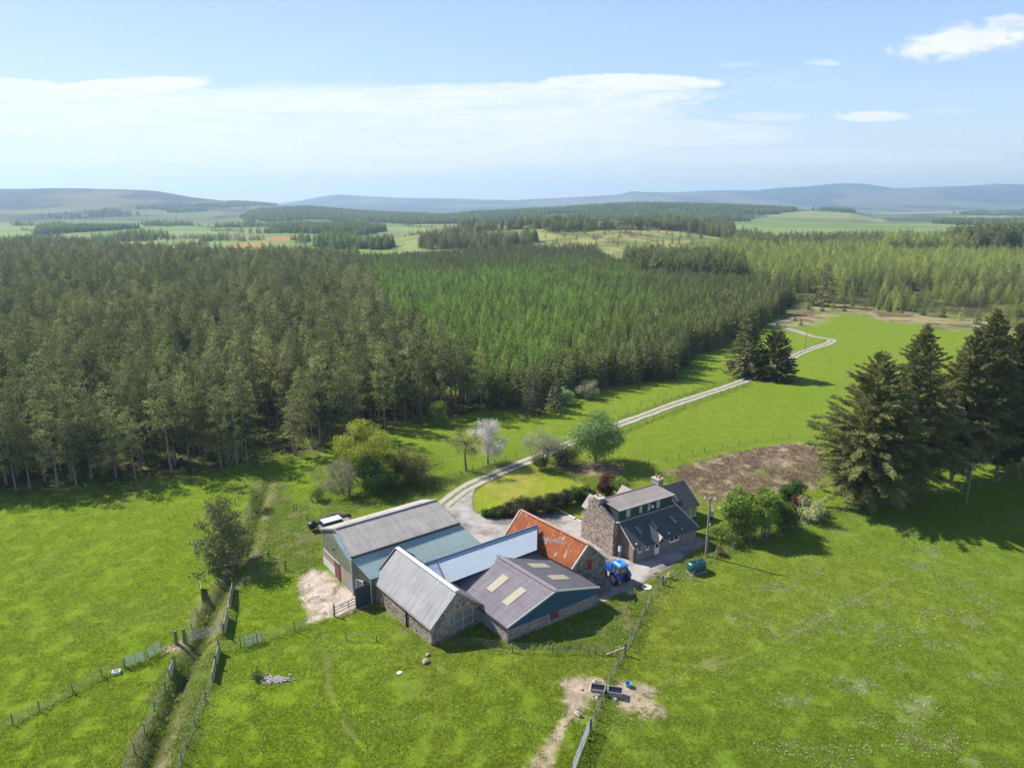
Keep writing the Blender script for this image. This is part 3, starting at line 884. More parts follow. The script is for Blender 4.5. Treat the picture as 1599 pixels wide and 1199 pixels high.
def broadleaf(seed, Ht, Wd, base, nl, per, ls, lw_, lobe=.24, airy=.0, stems=1, up=.2, flat=1., depth=None):
    """crown of leaf clumps on lobes; stems and limbs reach each lobe"""
    rng = np.random.default_rng(seed)
    rx, rz = Wd / 2, (Ht - base) / 2; cz = base + rz
    Vs = []; lf = []; tubes = []
    st = []
    for k in range(stems):
        a = rng.uniform(0, 6.28); o = 0 if stems == 1 else rng.uniform(.1, .35) * rx
        b = np.array([math.cos(a) * o, math.sin(a) * o, -.2]); tpt = np.array([b[0] * 2.1, b[1] * 2.1, cz - rz * .2])
        r0 = .02 * Ht / math.sqrt(stems) + .04
        tubes.append(([b, (b + tpt) / 2 + rng.normal(size=3) * .12, tpt], [r0 * 1.3, r0 * .9, r0 * .5])); st.append(tpt)
    for k in range(nl):
        ph = rng.uniform(0, 6.28); ct = rng.uniform(-.95, 1.); s = math.sqrt(1 - ct * ct)
        rr_ = rng.uniform(.5, .86) if k > 2 else rng.uniform(0, .4)
        bulge = 1 if ct > -.2 else .92
        p = np.array([math.cos(ph) * s * rx * rr_ * bulge, math.sin(ph) * s * rx * rr_ * bulge, cz + ct * rz * rr_])
        lr = lobe * Wd * rng.uniform(.6, 1.25)
        m = int(per * 3.2 * (lr / (lobe * Wd)) ** 2)
        dv = unit(rng.normal(size=(m, 3))); rad = lr * rng.random(m) ** (.45 + airy)
        c = p + dv * rad[:, None] * [1, 1, .85 * flat]
        c[:, 2] = np.maximum(c[:, 2], .12)
        ax = unit(dv * .8 + rng.normal(size=(m, 3)) * .7 + [0, 0, up])
        Vs.append(blades(c, ax, ls * rng.uniform(.6, 1.3, m), lw_ * rng.uniform(.7, 1.3, m), rng, dv * .7 + unit(c - [0, 0, cz]) * .6 + [0, 0, .35]))
        bl = rng.uniform(0, .45); lf.append(np.clip(bl + rng.uniform(0, .55, m), 0, 1))
        b = st[rng.integers(len(st))]; mid = (b + p) / 2 + rng.normal(size=3) * .15
        tubes.append(([b, mid, p], [.012 * Ht * .5 + .015, .02, .008]))
        if airy > .2:
            for q in range(3):
                e = p + unit(rng.normal(size=3) + [0, 0, .4]) * lr; tubes.append(([p, e], [.014, .005]))
    return np.concatenate(Vs), np.concatenate(lf), tubes


BARK = m_bark('bark', (.13, .105, .085), (.33, .28, .23))
BARK_G = m_bark('grey_bark', (.13, .12, .105), (.30, .28, .25))
F_PINE = m_foliage('pine_needles', (.048, .062, .020), (.185, .200, .068), (.31, .235, .09), .55, .25)
F_SPRUCE = m_foliage('spruce_needles', (.056, .074, .022), (.155, .175, .054), (.235, .19, .075), .45, .25, tone=((.080, .140, .018), (.235, .335, .058)))
F_SITKA = m_foliage('dark_spruce_needles', (.050, .060, .019), (.150, .150, .055), (.22, .17, .08), .3, .25)
F_LARCH = m_foliage('larch_needles', (.125, .165, .028), (.29, .335, .062), None, .5, .35, tone=((.045, .062, .022), (.115, .125, .048)))
F_FAR = m_foliage('distant_needles', (.028, .048, .022), (.072, .10, .042), None, .6, .1, tone=((.06, .10, .03), (.13, .17, .055)))

PINES = []; SPRUCES = []; LARCHES = []


def proto(name, label, cat, group, V, lf, tubes, fmat, bmat, trunk_n=6, parts=('crown', 'trunk')):
    o = thing(name, label, cat, (0, 0, 0), group)
    cr = link(parts[0], leaf_mesh(parts[0], V, fmat, lf), o); cr['tone'] = 0.
    link(parts[1], limbs_mesh(parts[1], tubes, bmat, trunk_n), o)
    return o


LAB_P = 'tall grey-green pine with bare trunk in the wood beyond the left meadow'
LAB_S = 'young pointed spruce clothed to the ground in the plantation beside the pine wood'
LAB_L = 'pale green larch or dark conifer of the mixed wood on the far valley side'
for k in range(5):
    V, lf, tb = conifer(100 + k, 15.5, 1.75 + .2 * (k % 3), (.34, .44, .26, .38, .48)[k], .60, 6, -8, 48, .46, .19, 17, pw=.6, droop=.03, irr=.5, clump=.27, bend=.035, dead=True)
    PINES.append(proto('pine_tree', LAB_P, 'pine tree', 'pines of the wood beyond the left meadow', V, lf, tb, F_PINE, BARK))
for k in range(4):
    V, lf, tb = conifer(200 + k, 9.6, 1.75 + .15 * (k % 2), .03, .36, 8, -22, 38, .62, .22, 9, pw=.85, droop=.10, irr=.22)
    SPRUCES.append(proto('spruce_tree', LAB_S, 'spruce tree', 'planted spruces behind the pine wood', V, lf, tb, F_SPRUCE, BARK))
for k in range(3):
    V, lf, tb = conifer(300 + k, 12.5, 2.5, .12, .48, 6, -8, 35, .5, .17, 9, pw=.8, droop=.05, irr=.34, clump=.16)
    LARCHES.append(proto('larch_tree', LAB_L, 'larch tree', 'larches on the far right of the valley', V, lf, tb, F_LARCH, BARK))


def fill(poly, spacing, rng, jit=.36, rows=None):
    a = np.array(poly); lo = a.min(0); hi = a.max(0)
    X, Y = np.meshgrid(np.arange(lo[0], hi[0], spacing), np.arange(lo[1], hi[1], spacing))
    X = X + (np.arange(X.shape[0]) % 2)[:, None] * spacing * .5
    x = X.ravel() + rng.normal(size=X.size) * spacing * jit; y = Y.ravel() + rng.normal(size=X.size) * spacing * jit
    k = inpoly(x + (fbm(x / 9, y / 9, 3, 12) - .5) * 6, y + (fbm(x / 9 + 30, y / 9, 3, 12) - .5) * 6, poly)
    return x[k], y[k]


def gn_stuff(name, label, cat, protos, pts, rot, scl, pick, tone, group=None):
    """one mass of trees: points that carry copies of the trees that also stand as individuals"""
    me = bpy.data.meshes.new(name)
    me.vertices.add(len(pts)); me.vertices.foreach_set('co', np.ascontiguousarray(pts, np.float32).ravel())
    for an, typ, dat in (('rot', 'FLOAT', rot), ('pick', 'INT', pick), ('tone', 'FLOAT', tone)):
        a = me.attributes.new(an, typ, 'POINT'); a.data.foreach_set('value', np.ascontiguousarray(dat, dtype=np.int32 if typ == 'INT' else np.float32))
    a = me.attributes.new('size', 'FLOAT_VECTOR', 'POINT'); a.data.foreach_set('vector', np.ascontiguousarray(scl, np.float32).ravel())
    o = link(name, me); props(o, label, cat, group, 'stuff')
    g = bpy.data.node_groups.new(name, 'GeometryNodeTree')
    g.interface.new_socket('Geometry', in_out='INPUT', socket_type='NodeSocketGeometry'); g.interface.new_socket('Geometry', in_out='OUTPUT', socket_type='NodeSocketGeometry')
    N = g.nodes; Lk = g.links
    gi = N.new('NodeGroupInput'); go = N.new('NodeGroupOutput'); iop = N.new('GeometryNodeInstanceOnPoints'); J = N.new('GeometryNodeJoinGeometry')
    for pr in protos:
        j = N.new('GeometryNodeJoinGeometry'); g2 = N.new('GeometryNodeGeometryToInstance')
        for ch in pr.children:
            oi = N.new('GeometryNodeObjectInfo'); oi.transform_space = 'ORIGINAL'; oi.inputs['Object'].default_value = ch; oi.inputs['As Instance'].default_value = False
            Lk.new(oi.outputs['Geometry'], j.inputs[0])
        Lk.new(j.outputs[0], g2.inputs[0]); Lk.new(g2.outputs[0], J.inputs[0])

    def at(nm, typ):
        q = N.new('GeometryNodeInputNamedAttribute'); q.data_type = typ; q.inputs[0].default_value = nm
        return q.outputs[0]
    cx = N.new('ShaderNodeCombineXYZ'); Lk.new(at('rot', 'FLOAT'), cx.inputs[2])
    e2r = N.new('FunctionNodeEulerToRotation'); Lk.new(cx.outputs[0], e2r.inputs[0])
    Lk.new(gi.outputs[0], iop.inputs['Points']); Lk.new(J.outputs[0], iop.inputs['Instance']); iop.inputs['Pick Instance'].default_value = True
    Lk.new(at('pick', 'INT'), iop.inputs['Instance Index']); Lk.new(e2r.outputs[0], iop.inputs['Rotation']); Lk.new(at('size', 'FLOAT_VECTOR'), iop.inputs['Scale'])
    Lk.new(iop.outputs[0], go.inputs[0])
    md = o.modifiers.new('trees', 'NODES'); md.node_group = g
    return o


def wood(protos, x, y, size, tone, n_single, rng, stuff, want=None):
    """the nearest trees in view as individuals, the rest as one mass"""
    z = T(x, y)
    px, py = proj(x, y, z + 4)
    vis = (px > -20) & (px < 1620)
    if want is not None: vis &= want
    key = np.where(vis, np.hypot(x, y), 1e9)
    o = np.argsort(key)
    one = [i for i in o[:n_single] if vis[i]]
    sc_ = np.stack([size * rng.uniform(.88, 1.18, len(x)), size * rng.uniform(.88, 1.18, len(x)), size], 1)
    rot = rng.uniform(0, 6.28, len(x)); pick = rng.integers(0, len(protos), len(x))
    first = set()
    for i in one:
        k = int(pick[i])
        if k not in first:
            first.add(k); p = protos[k]; p.location = (float(x[i]), float(y[i]), float(z[i])); p.rotation_euler = (0, 0, float(rot[i])); p.scale = [float(v) for v in sc_[i]]
            for ch in p.children: ch['tone'] = float(tone[i])
        else:
            copy_tree(protos[k], (x[i], y[i], z[i]), float(rot[i]), [float(v) for v in sc_[i]], tone=tone[i])
    rest = np.ones(len(x), bool); rest[one] = False
    gn_stuff(*stuff, protos, np.stack([x, y, z], 1)[rest], rot[rest], sc_[rest], pick[rest], tone[rest])
    print(stuff[0], len(x), 'trees,', len(one), 'single')


rng = np.random.default_rng(11)
x, y = fill(PINE_G, 3.55, rng)
k = (np.hypot(x, y) < 900) & (np.arctan2(x, y) > -.86)
gap = (fbm(x / 16, y / 16, 3, 14) > .34) & (fbm(x / 5, y / 5, 2, 19) > .22)
k &= gap
x, y = x[k], y[k]
wood(PINES, x, y, rng.normal(1, .15, len(x)).clip(.6, 1.32) * (1 + .12 * (fbm(x / 30, y / 30, 2, 3) - .5)), np.zeros(len(x)), 290, rng, ('pine_wood', 'mass of grey-green pines filling the wood behind its front trees', 'pine wood'))

x, y = fill(SPRUCE_G, 2.5, rng, .22)
px, py = proj(x, y, T(x, y))
lane = np.abs(((x * .83 + y * .56) % 46) - 23) < 22.2
hole = inpoly(px, py, [(745, 478), (800, 492), (880, 500), (960, 502), (955, 508), (870, 507), (790, 500)]) & (rng.random(len(x)) < .8)
k = lane & ~hole & (fbm(x / 6, y / 6, 2, 15) > .22)
x, y, px, py = x[k], y[k], px[k], py[k]
green = sm(1180, 830, px + (fbm(x / 30, y / 30, 3, 16) - .5) * 420) * sm(415, 450, py + (fbm(x / 40, y / 40, 2, 18) - .5) * 30) * sm(.28, .5, fbm(x / 22, y / 12, 3, 17) + .12)
strip = sm(1230, 1080, px) * sm(500, 520, py) * sm(545, 530, py) * .7
edge = segdist(x, y, gp([(768, 638), (830, 636), (880, 622), (930, 606), (985, 600), (1045, 592), (1072, 566), (1105, 545), (1150, 528), (1195, 505), (1234, 478)]))
tone = np.clip(np.maximum(green, strip * .6) * (.55 + .45 * rng.random(len(x))) * sm(6, 16, edge), 0, 1)
size = rng.normal(.80, .10, len(x)).clip(.5, 1.1) * (1 + .36 * np.exp(-edge / 9)) * (1 + .35 * sm(408, 400, py))
wood(SPRUCES, x, y, size, tone, 270, rng, ('spruce_plantation', 'mass of planted young spruces, fresh green in the middle and olive around', 'spruce plantation'))

x, y = fill(LARCH_G, 4.0, rng)
px, py = proj(x, y, T(x, y))
k = (fbm(x / 14, y / 14, 3, 25) > np.where(py > 455, .52, .27)) & (np.arctan2(x, y) < .86)
x, y, px, py = x[k], y[k], px[k], py[k]
tone = np.where((rng.random(len(x)) < np.where(py > 440, .42, .12)) | (py < 397) & (px > 1400), .6 + .4 * rng.random(len(x)), .25 * rng.random(len(x)))
size = rng.normal(.9, .14, len(x)).clip(.45, 1.3) * np.where((py < 402) & (px > 1380), 1.65, 1.) * np.where(py > 462, .72, 1.)
wood(LARCHES, x, y, size, tone, 270, rng, ('larch_wood', 'mass of pale green larches and darker conifers covering the valley side', 'larch wood'))

# ------------------------------------------------------------------ building materials
STONE = m_stone('rubble_stone', (.11, .092, .08), (.44, .36, .30), (.40, .36, .31), 2.3)
STONE_D = m_stone('dark_rubble_stone', (.10, .092, .082), (.34, .30, .265), (.28, .26, .235), 2.3, lich=(.33, .33, .29))
R_GREY = m_sheet('weathered_cement_roof', [(.3, (.25, .23, .215)), (.55, (.36, .335, .315)), (.75, (.46, .43, .40))], .36, (1.1, 2.0), (.16, .15, .13), .35, .5, .85, .8, .15)
R_TEAL = m_sheet('teal_cement_roof', [(.3, (.27, .37, .36)), (.6, (.34, .44, .425)), (.8, (.41, .50, .48))], .34, (1.1, 2.4), (.36, .40, .36), .3, .35, .7, .7, .25)
R_PALE = m_sheet('pale_cement_roof', [(.28, (.19, .19, .19)), (.5, (.29, .29, .295)), (.75, (.39, .39, .395))], .3, (1.0, 3.0), (.15, .148, .14), .75, .18, .75, .6, .25, moss=(.20, .20, .125))
R_PURP = m_sheet('purple_cement_roof', [(.3, (.17, .152, .165)), (.55, (.235, .210, .228)), (.8, (.30, .27, .285))], .36, (1.06, 1.55), (.15, .13, .14), .3, .65, .8, .8, .2)
R_DARK = m_sheet('dark_cement_roof', [(.3, (.15, .14, .15)), (.6, (.20, .19, .20)), (.8, (.25, .24, .25))], .36, (1.06, 1.55), (.13, .12, .11), .3, .5, .8, .6, .2)
R_BLUE = m_sheet('pale_blue_steel_roof', [(.3, (.40, .47, .52)), (.6, (.47, .54, .585)), (.8, (.54, .60, .63))], .42, (1.2, 9), (.45, .52, .58), .15, .25, .5, 1., .4)
R_BLUE2 = m_sheet('blue_steel_roof', [(.3, (.24, .31, .47)), (.6, (.31, .39, .56)), (.8, (.38, .45, .6))], .42, (1.2, 9), (.3, .22, .18), .3, .25, .5, .8, .4)


def rust_paint(t, uv, col):
    a = t.noise(t.mapping(uv, (1.4, .42, 1)), 1.15, 6, .7)
    b = t.noise(uv, 3.2, 5, .7)
    m_ = t.smooth(t.math('ADD', t.math('MULTIPLY', a, .7), t.math('MULTIPLY', b, .3)), .56, .60)
    return t.mix(t.smooth(t.noise(uv, .55, 5, .6), .5, .68), t.mix(m_, col, (.52, .42, .38)), t.mix(.55, col, (.16, .06, .035)))


R_RUST = m_sheet('rusted_iron_roof', [(.3, (.17, .052, .020)), (.5, (.31, .098, .036)), (.72, (.42, .155, .06))], .22, (.75, 2.2), (.20, .07, .035), .45, .2, .85, .5, .15, extra=rust_paint)
SLATE = m_sheet('dark_slate', [(.3, (.052, .052, .058)), (.6, (.082, .080, .088)), (.8, (.12, .115, .12))], .33, (.33, .28), (.045, .045, .05), .4, .5, .65, .15, .35)
SLATE_L = m_sheet('pale_slate', [(.3, (.24, .215, .21)), (.6, (.33, .30, .29)), (.8, (.40, .37, .35))], .33, (.33, .28), (.18, .16, .15), .4, .4, .8, .15, .2)
FELT = m_sheet('brown_felt_roof', [(.3, (.17, .152, .14)), (.55, (.245, .222, .205)), (.8, (.31, .285, .265))], 2., (1.0, 6.), (.12, .095, .08), .5, .3, .9, .05, .1)
CLAD_TEAL = m_sheet('dark_teal_cladding', [(.3, (.016, .062, .115)), (.6, (.022, .085, .15)), (.8, (.035, .115, .19))], .5, (1.0, 9), (.05, .09, .11), .3, .4, .6, 1., .3)
HARL = m_sheet('brown_harling', [(.3, (.205, .175, .15)), (.6, (.26, .225, .195)), (.8, (.30, .26, .225))], .45, (.9, 9), (.16, .14, .12), .3, .2, .9, .2, .1)
TIMBER_G = m_sheet('silvered_boards', [(.3, (.24, .215, .18)), (.6, (.36, .32, .27)), (.8, (.45, .41, .35))], .3, (.16, 9), (.2, .17, .14), .4, .5, .9, .4, .1)
TAN_PANEL = m_sheet('tan_sheet_panel', [(.3, (.26, .20, .15)), (.6, (.34, .27, .215)), (.8, (.40, .34, .28))], .3, (1.0, 9), (.2, .16, .12), .4, .3, .9, .4, .1)
GREY_SHEET = m_sheet('grey_sheet_panel', [(.3, (.19, .20, .21)), (.6, (.27, .28, .29)), (.8, (.35, .36, .37))], .26, (1.0, 9), (.2, .18, .15), .4, .3, .7, .5, .25)
CONC = m_plain('rough_concrete', (.36, .335, .30), .9, .3, 1.5, bump=.4)
CONC_D = m_plain('stained_concrete', (.25, .235, .215), .92, .35, 1.2, bump=.4)
WHITE = m_plain('white_paint', (.76, .76, .75), .5, .06)
OFFW = m_plain('off_white_trim', (.52, .50, .46), .7, .15)
GUTTER = m_plain('dark_gutter', (.035, .042, .06), .5, .2)
BLUETRIM = m_plain('blue_fascia', (.09, .16, .25), .5, .15)
BLACK = m_plain('black_plastic', (.018, .018, .02), .45, .2)
RUBBER = m_plain('rubber', (.02, .02, .021), .8, .25, 8)
REDPAINT = m_plain('red_oxide_paint', (.22, .035, .028), .7, .25)
REDDOOR = m_plain('faded_red_door', (.20, .045, .055), .75, .3)
GREENPAINT = m_plain('faded_green_paint', (.34, .36, .25), .8, .2)
DARKDOOR = m_plain('dark_blue_door', (.035, .05, .075), .6, .25)
WOOD_D = m_bark('weathered_post', (.085, .072, .06), (.22, .195, .165))
WOOD_L = m_bark('pale_rail', (.30, .285, .26), (.52, .50, .47))
GALV = m_plain('galvanised_steel', (.42, .44, .45), .45, .15, metal=.6)
WIRE = m_plain('fence_wire', (.22, .225, .22), .6, .1, metal=.3)
NETG = m_plain('green_hurdle', (.20, .30, .29), .6, .2)
TANKG = m_plain('dark_green_tank_plastic', (.008, .085, .092), .38, .2, 1.5, spec=.5)
TRBLUE = m_plain('blue_tractor_paint', (.010, .075, .36), .35, .12, spec=.5)
TRROOF = m_plain('pale_blue_cab_roof', (.045, .22, .56), .4, .1, spec=.5)
RIM = m_plain('pale_wheel_rim', (.55, .48, .45), .6, .15)
CASTG = m_plain('dark_metal', (.03, .03, .033), .55, .2)
BUCKETB = m_plain('light_blue_plastic', (.10, .30, .48), .45, .1)
STONEP = m_plain('bare_stone', (.44, .36, .30), .9, .3, 4, bump=.5)
STONEG = m_plain('grey_stone', (.30, .29, .275), .92, .3, 4, bump=.5)
POT = m_plain('clay_pot', (.36, .16, .085), .8, .2)
ROOFLIGHT = m_plain('yellowed_rooflight', (.31, .285, .205), .55, .15, 5)
t = NT('window_glass'); c = t.coord()
GLASS = t.done(t.bsdf(t.ramp(t.noise(c, 1.2, 3), [(.35, (.012, .016, .018)), (.65, (.045, .055, .055))]), .08, None, .6))
t = NT('bright_glass'); c = t.coord()
GLASS_L = t.done(t.bsdf(t.ramp(t.noise(c, 2.2, 3), [(.35, (.10, .125, .14)), (.65, (.19, .22, .24))]), .12, None, .6))
CURTAIN = m_plain('cream_blind', (.46, .43, .33), .6, .15)


def hor(a):
    a = np.array(a, float); a[2] = 0; return a / np.linalg.norm(a)


Z = np.array([0, 0, 1.])


def gable_body(p, ins, drop, zb):
    """closed walls under a pitched roof; p: e1s e1e rs re e2s e2e"""
    u = hor(p['re'] - p['rs']); v = np.array([-u[1], u[0], 0])
    q = {k: np.array(a, float) - Z * drop for k, a in p.items()}
    for k in ('e1s', 'rs', 'e2s'): q[k] = q[k] + u * ins
    for k in ('e1e', 're', 'e2e'): q[k] = q[k] - u * ins
    for k in ('e1s', 'e1e'): q[k] = q[k] + v * ins * 1.3; q[k][2] += ins * .45
    for k in ('e2s', 'e2e'): q[k] = q[k] - v * ins * 1.3; q[k][2] += ins * .45
    g = lambda a: np.array([a[0], a[1], zb])
    vs = [g(q['e1s']), q['e1s'], q['rs'], q['e2s'], g(q['e2s']), g(q['e1e']), q['e1e'], q['re'], q['e2e'], g(q['e2e'])]
    m = M(); m.faces(vs, [(0, 1, 2, 3, 4), (9, 8, 7, 6, 5), (0, 5, 6, 1), (4, 3, 8, 9), (1, 6, 7, 2), (2, 7, 8, 3), (0, 4, 9, 5)])
    return m, q


class Wall:
    """a wall plane from base point a to base point b (seen from outside, a on the left); panels are set on it"""
    def __init__(s, a, b, z0=0.):
        s.a = np.array(a, float); s.a[2] = z0; b = np.array(b, float); s.L = np.linalg.norm((b - s.a)[:2]); s.u = hor(b - s.a); s.n = np.array([s.u[1], -s.u[0], 0])

    def p(s, x, z, off=0.): return s.a + s.u * x + Z * z + s.n * off

    def panel(s, m, x0, x1, z0, z1, off=.03, th=.06):
        m.hexa([s.p(x0, z0, off - th), s.p(x1, z0, off - th), s.p(x1, z1, off - th), s.p(x0, z1, off - th)][::-1], [s.p(x0, z0, off), s.p(x1, z0, off), s.p(x1, z1, off), s.p(x0, z1, off)][::-1]); return m

    def poly(s, m, pts, off=.03, th=.06):
        a = [s.p(x, z, off) for x, z in pts]; b = [s.p(x, z, off - th) for x, z in pts]; k = len(pts)
        m.faces(a + b, [tuple(range(k)), tuple(range(2 * k - 1, k - 1, -1))] + [(i, k + i, k + (i + 1) % k, (i + 1) % k) for i in range(k)]); return m

    def window(s, root, x0, x1, z0, z1, glass=None, frame=None, mull=(), fw=.09, off=.05, name='window', sill=True):
        f = M()
        for a, b, c, d in ((x0, x1, z0, z0 + fw), (x0, x1, z1 - fw, z1), (x0, x0 + fw, z0 + fw, z1 - fw), (x1 - fw, x1, z0 + fw, z1 - fw)): s.panel(f, a, b, c, d, off, .12)
        for mx in mull: s.panel(f, x0 + (x1 - x0) * mx - fw / 2, x0 + (x1 - x0) * mx + fw / 2, z0 + fw, z1 - fw, off, .12)
        if sill: s.panel(f, x0 - .06, x1 + .06, z0 - .09, z0 - .002, off + .07, .14)
        w_ = f.build(name, frame or WHITE, root)
        g = M(); s.panel(g, x0 + fw * .5, x1 - fw * .5, z0 + fw * .5, z1 - fw * .5, off - .035, .05); g.build('pane', glass or GLASS, w_)
        return w_


def trim_line(m, pts, w=.12, h=.2, dz=0.):
    for a, b in zip(pts[:-1], pts[1:]): m.bar(np.array(a) + Z * dz, np.array(b) + Z * dz, w, h)
    return m


# ------------------------------------------------------------------ A: the big barn with its lean-to
A = dict(e1s=G(548, 869, 5.4), e1e=G(717, 815.5, 5.4), rs=G(523, 825, 7.1), re=G(680.5, 780, 7.1), e2s=G(499, 825, 5.2))
A['e2e'] = A['e2s'] + (A['e1e'] - A['e1s'])
lean0, lean1 = G(577.5, 905, 3.3), G(752, 849, 3.3)
barn = thing('big_barn', 'large barn with grey corrugated roof, teal lean-to roof and faded blue-green gable', 'barn', (*A['e1s'][:2], 0))


def gable_stain(t):
    pass


t = NT('faded_blue_green_cladding'); uv = t.n('ShaderNodeUVMap', uv_map='UVMap').outputs[0]; geo = t.n('ShaderNodeNewGeometry').outputs['Position']
ua = hor(A['re'] - A['rs']); va = np.array([-ua[1], ua[0], 0])
pn = np.cross(A['e1s'] - A['rs'], ua); pn /= np.linalg.norm(pn); pn = pn if pn[2] > 0 else -pn
dt = t.n('ShaderNodeVectorMath', operation='DOT_PRODUCT'); t.put(dt.inputs[0], geo); t.put(dt.inputs[1], tuple(pn))
below = t.math('SUBTRACT', float(A['rs'] @ pn), dt.outputs['Value'])
nz = t.noise(uv, .9, 5, .6); streak = t.noise(t.mapping(uv, (2.5, .3, 1)), 1.6, 5, .65)
blue = t.ramp(streak, [(.3, (.16, .25, .34)), (.7, (.30, .41, .50))]); green = t.ramp(streak, [(.3, (.10, .115, .075)), (.7, (.20, .215, .15))])
mk = t.smooth(t.math('ADD', below, t.math('MULTIPLY', t.math('SUBTRACT', nz, .5), 1.3)), 1.1, 1.75)
su = t.n('ShaderNodeSeparateXYZ', {'Vector': uv}).outputs[0]
wv = t.math('SINE', t.math('MULTIPLY', su, 2 * PI / .5))
CLAD_A = t.done(t.bsdf(t.mix(mk, blue, green), .7, t.bump(wv, .5, .05), .25))

m, q = gable_body(A, .16, .14, -.6)
m.build('wall', CLAD_A, barn)
M().sheet(A['rs'], A['re'], A['e1e'], A['e1s']).build('roof', R_GREY, barn)
M().sheet(A['rs'] + va * .02, A['re'] + va * .02, A['e2e'], A['e2s']).build('roof', R_GREY, barn)
trim_line(M(), [A['rs'] + Z * .05, A['re'] + Z * .05], .42, .09).build('ridge_cap', R_GREY, barn)
gt = M(); trim_line(gt, [A['e1s'] - va * .09 - Z * .10, A['e1e'] - va * .09 - Z * .10 + ua * .1], .22, .2); gt.build('gutter', GUTTER, barn)
vg = M(); trim_line(vg, [A['e2s'] - ua * .05, A['rs'] - ua * .05, A['e1s'] - ua * .05], .07, .2, -.09); trim_line(vg, [A['e2e'] + ua * .05, A['re'] + ua * .05, A['e1e'] + ua * .05], .07, .2, -.09); vg.build('verge_board', CONC_D, barn)
jn = A['e1s'] - va * .05 - Z * .30; jn2 = A['e1e'] - va * .05 - Z * .30
M().sheet(jn, jn2 + ua * .1, lean1, lean0, .28).build('lean_to_roof', R_TEAL, barn)
wl = M(); i0 = lean0 + ua * .15 + va * .2; i1 = lean1 - ua * .2 + va * .2
b0 = np.array([*q['e1s'][:2], -.6]); b1 = np.array([*q['e1e'][:2], -.6])
gz_ = lambda a, z: np.array([a[0], a[1], z])
wl.faces([gz_(i0, -.6), gz_(i1, -.6), gz_(i1, 3.2), gz_(i0, 3.2), gz_(b0, -.6), gz_(b1, -.6), gz_(b1, 4.85), gz_(b0, 4.85)], [(0, 1, 2, 3), (5, 4, 7, 6), (4, 0, 3, 7), (1, 5, 6, 2), (3, 2, 6, 7), (0, 4, 5, 1)])
wl.build('lean_to_wall', m_sheet('grey_green_cladding', [(.3, (.13, .135, .11)), (.6, (.18, .185, .15)), (.8, (.24, .24, .21))], .4, (1, 9), (.12, .11, .09), .4, .3, .8, .8, .2), barn)
gw = Wall(gz_(q['e2s'], 0), gz_(q['e1s'], 0))          # the gable end facing the meadow
Lg = gw.L
pz = M(); gw.panel(pz, .05, Lg * .40, 1.25, 2.25); gw.panel(pz, Lg * .60, Lg * .80, .1, 2.35); pz.build('sheet_panel', TAN_PANEL, barn)
pz = M(); gw.panel(pz, Lg * .80, Lg - .15, .05, 2.5, .033); pz.build('sheet_panel', GREY_SHEET, barn)
bd = M()
for k in range(6): gw.panel(bd, .02, Lg * .41, -.25 + k * .25, -.06 + k * .25, .05 + .004 * (k % 2))
bd.build('board_panel', m_plain('limewashed_boards', (.50, .47, .48), .9, .2), barn)
dr = M(); gw.panel(dr, Lg * .42, Lg * .57, -.2, 2.25, .09, .1); d_ = dr.build('door', REDDOOR, barn)
hh = M(); gw.panel(hh, Lg * .41, Lg * .58, 2.25, 2.36, .12, .13); gw.panel(hh, Lg * .575, Lg * .598, -.2, 2.25, .10, .13); hh.build('rail', CASTG, d_)
pr = M(); pr.tube([gw.p(Lg + .03, -.3, .10), gw.p(Lg + .03, 5.0, .10)], .085, 8); pr.build('downpipe', OFFW, barn)
trim = M(); gw.panel(trim, .3, Lg * .58, 2.38, 2.47, .06); trim.build('lintel_strip', OFFW, barn)
lw2 = Wall(gz_(b0, 0), gz_(i0, 0)); Ll = lw2.L
fr = M()
for a_, b_, c_, d2 in ((.55, .67, 0, 2.5), (1.75, 1.87, 0, 2.5), (.67, 1.75, 2.38, 2.5)): lw2.panel(fr, a_, b_, c_, d2, .07, .1)
dd = fr.build('door', WHITE, barn); lf_ = M(); lw2.panel(lf_, .68, 1.74, .05, 2.37, .045, .05); lf_.build('leaf', m_plain('slate_green_door', (.16, .20, .20), .6, .15), dd)
op = M(); lw2.panel(op, 2.0, min(3.2, Ll - .1), 0, 2.65, .035, .05); op.build('doorway_shade', m_plain('painted_shade', (.012, .011, .011), .95, .2), barn)  # closed near-black panel: shade inside the open lean-to entrance put into its colour
lp = lw2.p(Ll - .1, 0, .06); ld = M(); e_ = lp + lw2.n * 1.9 - lw2.u * .55
ld.hexa([lp - Z * .05, e_ - Z * .05, e_ + Z * 2.7, lp + Z * 2.7], [lp - Z * .05 + lw2.u * .07, e_ - Z * .05 + lw2.u * .07, e_ + Z * 2.7 + lw2.u * .07, lp + Z * 2.7 + lw2.u * .07])
o_ = ld.build('door', DARKDOOR, barn, label='dark door leaf standing open')
pp = M(); pp.tube([lp + lw2.u * .3 + lw2.n * .1, lp + lw2.u * .3 + lw2.n * .1 + Z * 3.2], .07, 8); pp.build('downpipe', OFFW, barn)
lmp = M(); lmp.box(gw.p(Lg * .43, 4.0, .15), (.22, .22, .16), math.atan2(gw.u[1], gw.u[0])); lmp.build('wall_lamp', CASTG, barn)

